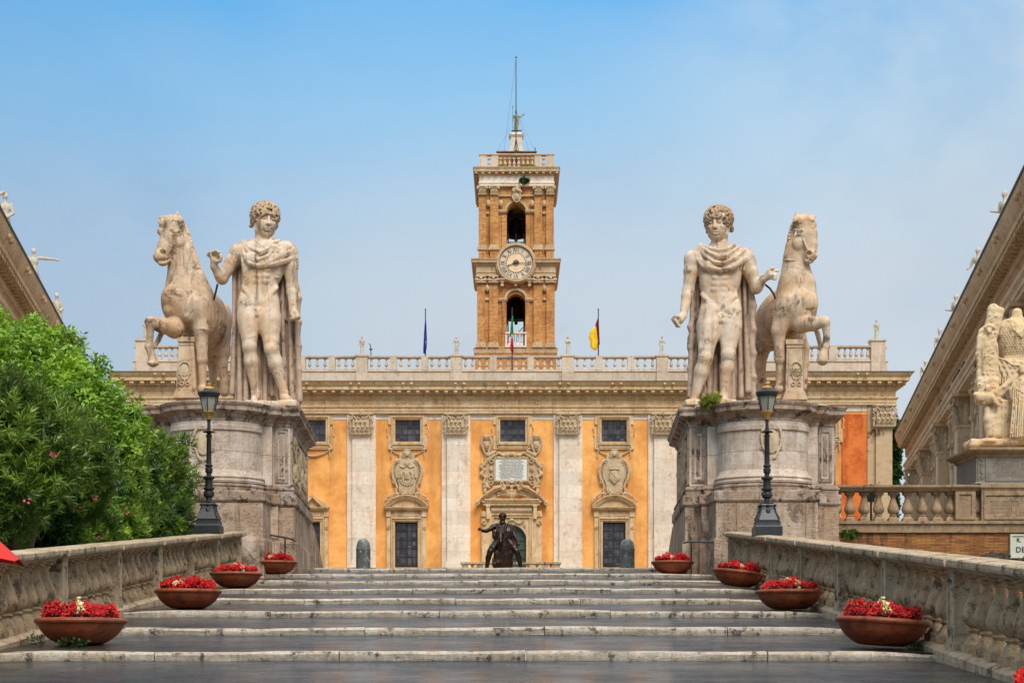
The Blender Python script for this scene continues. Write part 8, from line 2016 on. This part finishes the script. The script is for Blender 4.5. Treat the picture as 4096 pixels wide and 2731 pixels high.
def bush(name, label, cat, blobs, mat, L, Wd, nl, per, seed, droop, root, spread=.9, flowers=0, twig=.1, group=None):
    rs = np.random.RandomState(seed); bl = []
    for (x, y, d, r, rx, rz) in blobs:      # keep clear of the balustrade: farther back where it would stick through
        d0 = d
        while U2(x, y, d).x+r*rx*1.05*d/d0 > XL(d)-.62 and d < 43: d += .25
        r *= d/d0; c = U2(x, y, d); bl.append((c, (r*rx*.8, r*.8, r*rz*.8), .45))
        for q in range(int(9+16*r*r)):      # clumps standing out of each mass
            v = rs.randn(3); v /= np.linalg.norm(v); rc = r*rs.uniform(.22, .40)
            if v[1] > .35: continue
            cc = (c.x+v[0]*r*rx*.82, c.y+v[1]*r*.82, c.z+v[2]*r*rz*.82)
            if cc[0]+rc > XL(cc[1])-.6: continue
            bl.append((cc, (rc, rc, rc*.9), 1.5))
    t = thing(name, label, cat, root, group)
    V, Fc, C, ax = leaf_mass(bl, per, L, Wd, nl, rs, droop, spread, twig=twig)
    sel = rs.rand(len(Fc)) < .25
    quads('foliage', V, Fc, mat, t)
    # limbs from the root to the blobs, twigs to the sprigs
    mb = MB(); r0 = Vector(root)
    for c, r in [b[:2] for b in bl if b[2] < 1]:
        m = (r0+Vector(c))/2+Vector((0, 0, .3)); mb.tube([r0, m, Vector(c), Vector(c)+Vector((0, 0, r[2]*.6))], [.07, .05, .03, .01], 6)
        for q in range(14):
            d = Vector(rs.randn(3)).normalized(); mb.tube([Vector(c), Vector(c)+Vector((d.x*r[0], d.y*r[1], d.z*r[2]))*.85], [.018, .006], 4)
    obj('stems', mb, 'leaf_stem', t, smooth=True)
    if flowers:
        mb = MB(); idx = []; K = C[:, 0]/C[:, 1]; E = (C[:, 2]-CH)/C[:, 1]; dist = C[:, 1]
        for q in range(flowers):
            j = rs.randint(len(C)); near = np.where((np.abs(K-K[j]) < .006) & (np.abs(E-E[j]) < .006))[0]; idx.append(near[np.argmin(dist[near])])
        for i in idx[:flowers]:
            c = Vector(C[i])+Vector(ax[i])*.2+Vector((0, -.12, 0))
            for q in range(9):
                d = Vector(rs.randn(3)).normalized(); e = d.orthogonal().normalized()*.028; p = c+d*.035; d2 = d*.03
                mb.add([p-d2*.3, p+e*.7+d2*.3, p+d2, p-e*.7+d2*.3], [(0, 1, 2, 3)])
        obj('pink_flowers', mb, 'petal_pink', t, recalc=False)
    return t
bush('oleander_bush', 'large oleander with narrow leaves and pink flowers, nearest behind the left balustrade', 'bush',
     [(40, 1050, 27, 1.0, 1.1, 1), (150, 1050, 27.5, .8, 1, 1), (230, 1110, 28, .7, 1, 1), (60, 1150, 26.2, 1.15, 1.2, 1), (190, 1180, 27, .9, 1, 1), (285, 1180, 28.4, .72, .9, 1), (-60, 1050, 27, 1.2, 1, 1.2), (70, 1260, 25.6, 1.0, 1.4, .8), (50, 960, 27.6, .5, 1.2, .8), (300, 1250, 28.5, .7, 1, .8), (180, 1270, 27, .8, 1.2, .8)],
     'oleander_leaf', .17, .030, 12, 33, 1, .0, (-8.2, 27.2, 2.0), .95, 14, .16)
bush('laurel_tree', 'tall bright green broad-leaved tree above the oleanders on the left', 'tree',
     [(20, 790, 34.5, .72, 1.1, 1), (80, 765, 34.6, .34, 1, 1.1), (120, 828, 34, .66, 1, 1), (20, 880, 33.5, 1.0, 1.1, 1), (186, 905, 33.2, .52, 1, 1), (110, 950, 33, 1.05, 1.1, 1), (228, 955, 32.4, .62, 1, 1), (262, 902, 32.8, .22, 1, 1.2), (275, 1040, 31.8, .52, .9, 1.1), (290, 1130, 31.6, .5, .8, 1.2), (290, 955, 33.6, .36, .9, 1), (318, 1010, 33.6, .33, .8, 1.3), (-60, 845, 34, 1.1, 1, 1.2), (255, 1210, 31.4, .6, .8, 1), (160, 822, 33.6, .22, 1, 1.1), (60, 1050, 33, 1.1, 1.4, 1), (200, 1060, 32.6, .9, 1, 1), (222, 858, 33, .25, 1, 1.2)],
     'laurel_leaf', .145, .060, 8, 32, 2, .35, (-9.6, 33.4, 2.6), 1.25, 0, .16)
bush('oleander_bush', 'dark oleander with narrow leaves at the foot of the left pedestal beside the lamp post', 'bush',
     [(375, 1065, 37.2, .62, .95, .9), (395, 1120, 37.6, .62, .9, 1), (325, 1120, 36.6, .82, 1, 1.1), (410, 1195, 38.2, .52, .8, 1), (300, 1030, 37.6, .5, 1, .9), (345, 1200, 37.2, .8, 1.1, .9), (415, 1035, 37.9, .26, 1, 1), (350, 1000, 38, .24, 1.3, 1), (270, 1120, 37, .7, 1, 1.2), (428, 1130, 38, .3, .8, 1.1)],
     'oleander_leaf', .17, .031, 12, 31, 3, .0, (-8.9, 37.4, 2.9), .95, 9, .16)
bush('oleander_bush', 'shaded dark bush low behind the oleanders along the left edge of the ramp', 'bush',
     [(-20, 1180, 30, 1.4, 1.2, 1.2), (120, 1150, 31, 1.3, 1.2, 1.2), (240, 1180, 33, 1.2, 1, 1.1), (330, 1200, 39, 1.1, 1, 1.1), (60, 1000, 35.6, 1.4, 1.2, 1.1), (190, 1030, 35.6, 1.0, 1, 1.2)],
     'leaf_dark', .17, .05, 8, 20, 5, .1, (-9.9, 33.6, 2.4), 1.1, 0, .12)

def tuft(name, label, cat, blobs, mat, L, Wd, nl, per, seed, loc, d=.2):
    rs = np.random.RandomState(seed); V, Fc, C, ax = leaf_mass(blobs, per, L, Wd, nl, rs, d, 1.0, twig=.05)
    return tag(quads(name, V, Fc, mat, None, loc), label, cat)
c = W(2843, 1605, 43.7); tuft('weed', 'yellow green weed growing on the cornice of the right pedestal beside the youth', 'plant', [((c.x, c.y, c.z), (.17, .15, .14)), ((c.x-.12, c.y, c.z-.05), (.12, .12, .12)), ((c.x+.12, c.y, c.z+.06), (.11, .1, .1))], 'weed_leaf', .09, .018, 8, 500, 4, c)
v = [((27.05, 118.2+i*.2, 18.0-i*.75), (.42+.12*math.sin(i*2), .6, .55)) for i in range(18)]
tuft('climbing_vine', 'green creeper hanging down the far right corner of the orange palace', 'plant', v, 'leaf_dark', .20, .11, 7, 60, 6, (27.0, 119, 5))
c = Vector((tx(640), YT-.55, tz(1150))); tuft('weed', 'green weed growing from the frieze high on the clock tower', 'plant', [((c.x, c.y+.3, c.z), (.25, .2, .2)), ((c.x+.25, c.y+.3, c.z+.02), (.15, .15, .12))], 'leaf_dark', .13, .05, 7, 200, 7, c)
for i, (x, w_) in enumerate(((455, .25), (650, .35), (700, .3))):
    c = Vector((tx(x), YT-.35, tz(1028))); tuft('weed', ['small weed at the left foot of the tower terrace balustrade', 'low grass tuft in the middle of the tower terrace edge', 'low grass tuft right of the middle on the tower terrace edge'][i], 'plant', [((c.x, c.y, c.z), (w_, .12, .1))], 'weed_leaf', .14, .02, 8, 250, 8+i, c)
c = W(3395, 2078+60, 44.8); tuft('weed', 'small weed hanging from the coping at the left end of the brick wall', 'plant', [((c.x, c.y, c.z), (.2, .06, .13))], 'leaf_dark', .08, .035, 7, 300, 12, c)
for i, (u, v_, d) in enumerate(((290, 2575, 20.4), (3660, 2581, 20.0), (3745, 2578, 20.2), (140, 2540, 21.0))):
    c = W(u, v_, d); kk = max([q for q in range(len(STEPS)) if STEPS[q] < d]); z = ZR(d)-.03; c.z = z
    tuft('weed', ['small weed under the nearest left flower bowl', 'tiny weed in the paving behind the nearest right flower bowl', 'tiny weed at the foot of the right balustrade by the nearest bowl', 'grass sprig at the foot of the left balustrade behind the nearest bowl'][i], 'plant', [((c.x, c.y, c.z+.02), (.14 if i == 0 else .07, .06, .05))], 'leaf_dark', .05, .018, 6, 400, 20+i, c)

# ---------------------------------------------------------------- bollards, umbrella
def bollard(u, lab):
    d = 52.0; x = (u-1176)*d/3856; s = d/3856
    t = thing('stone_bollard', lab, 'bollard', (x, d, PZ), 'veined marble bollards at the top of the ramp')
    mb = MB(); r = 16.5*s; zt = CH+(1517-1237)*s; mb.lathe(x, d, [(r*1.02, PZ), (r, zt-.36), (r*1.04, zt-.345), (r*1.04, zt-.31), (r*.98, zt-.30), (r*.95, zt-.2), (r*.8, zt-.09), (r*.5, zt-.02), (r*.1, zt)], 24)
    obj('shaft', mb, 'green_marble', t, smooth=True)
bollard(834.5, 'rounded dark veined marble bollard left of the stairs top, beside a pilaster'); bollard(1441, 'rounded dark veined marble bollard right of the bronze rider, before a door')
def umbrella():
    d = 12.0; tip = Vector(((27-1176)*d/3856, d, CH+(1517-1288)*d/3856))
    c = tip+Vector((-.62, .15, .46)); n = 8; r = .66
    t = thing('umbrella', 'red umbrella whose tip pokes in at the left edge', 'umbrella', (c.x, c.y, ZR(12)))
    a0 = math.atan2(tip.y-c.y, tip.x-c.x); vs = [tuple(c)]; fs = []
    rings = 4
    for j in range(1, rings+1):
        for i in range(n*2):
            a = a0+math.pi*i/n; f = 1 if i % 2 == 0 else .93; q = j/rings
            vs.append((c.x+math.cos(a)*r*q*f, c.y+math.sin(a)*r*q*f, c.z-.46*q**1.35+(.03 if i % 2 else 0)*q))
    m = n*2
    for i in range(m): fs.append((0, 1+i, 1+(i+1) % m))
    for j in range(rings-1):
        for i in range(m): fs.append((1+j*m+i, 1+(j+1)*m+i, 1+(j+1)*m+(i+1) % m, 1+j*m+(i+1) % m))
    o = obj('canopy', MB().add(vs, fs), 'umbrella_red', t); md = o.modifiers.new('thick', 'SOLIDIFY'); md.thickness = .004
    mb = MB()
    for i in range(n): a = a0+2*math.pi*i/n; mb.tube([(c.x, c.y, c.z-.03), (c.x+math.cos(a)*r*.5, c.y+math.sin(a)*r*.5, c.z-.22), (c.x+math.cos(a)*r, c.y+math.sin(a)*r, c.z-.47)], .006, 4)
    obj('ribs', mb, 'dark_metal', t); obj('shaft', MB().tube([(c.x, c.y, c.z+.06), (c.x, c.y, ZR(12)+.12)], .012, 6).tube([(c.x, c.y, ZR(12)+.12), (c.x+.04, c.y, ZR(12)+.03), (c.x+.09, c.y, ZR(12)+.03), (c.x+.12, c.y, ZR(12)+.1)], .014, 6), 'dark_metal', t)
umbrella()
def street_light():
    x, y = px_(440)+3.0, 62.0; x = (3200+445/1.568-2048)*y/F
    zt = CH+(HV-1150-1325/1.568)*y/F; zb = CH+(HV-1150-1440/1.568)*y/F
    t = thing('street_lamp', 'black lantern with dark arm seen through the terrace balustrade', 'street lamp', (x, y, PZ))
    obj('pole', MB().tube([(x, y, PZ), (x, y, zt)], [.05, .04], 6), 'black_iron', t); k = MB(); k.lathe(x, y, [(.12, zt-.1), (.2, zt+.35), (.22, zt+.37), (.05, zt+.55)], 6); obj('lantern', k, 'black_iron', t)
street_light()
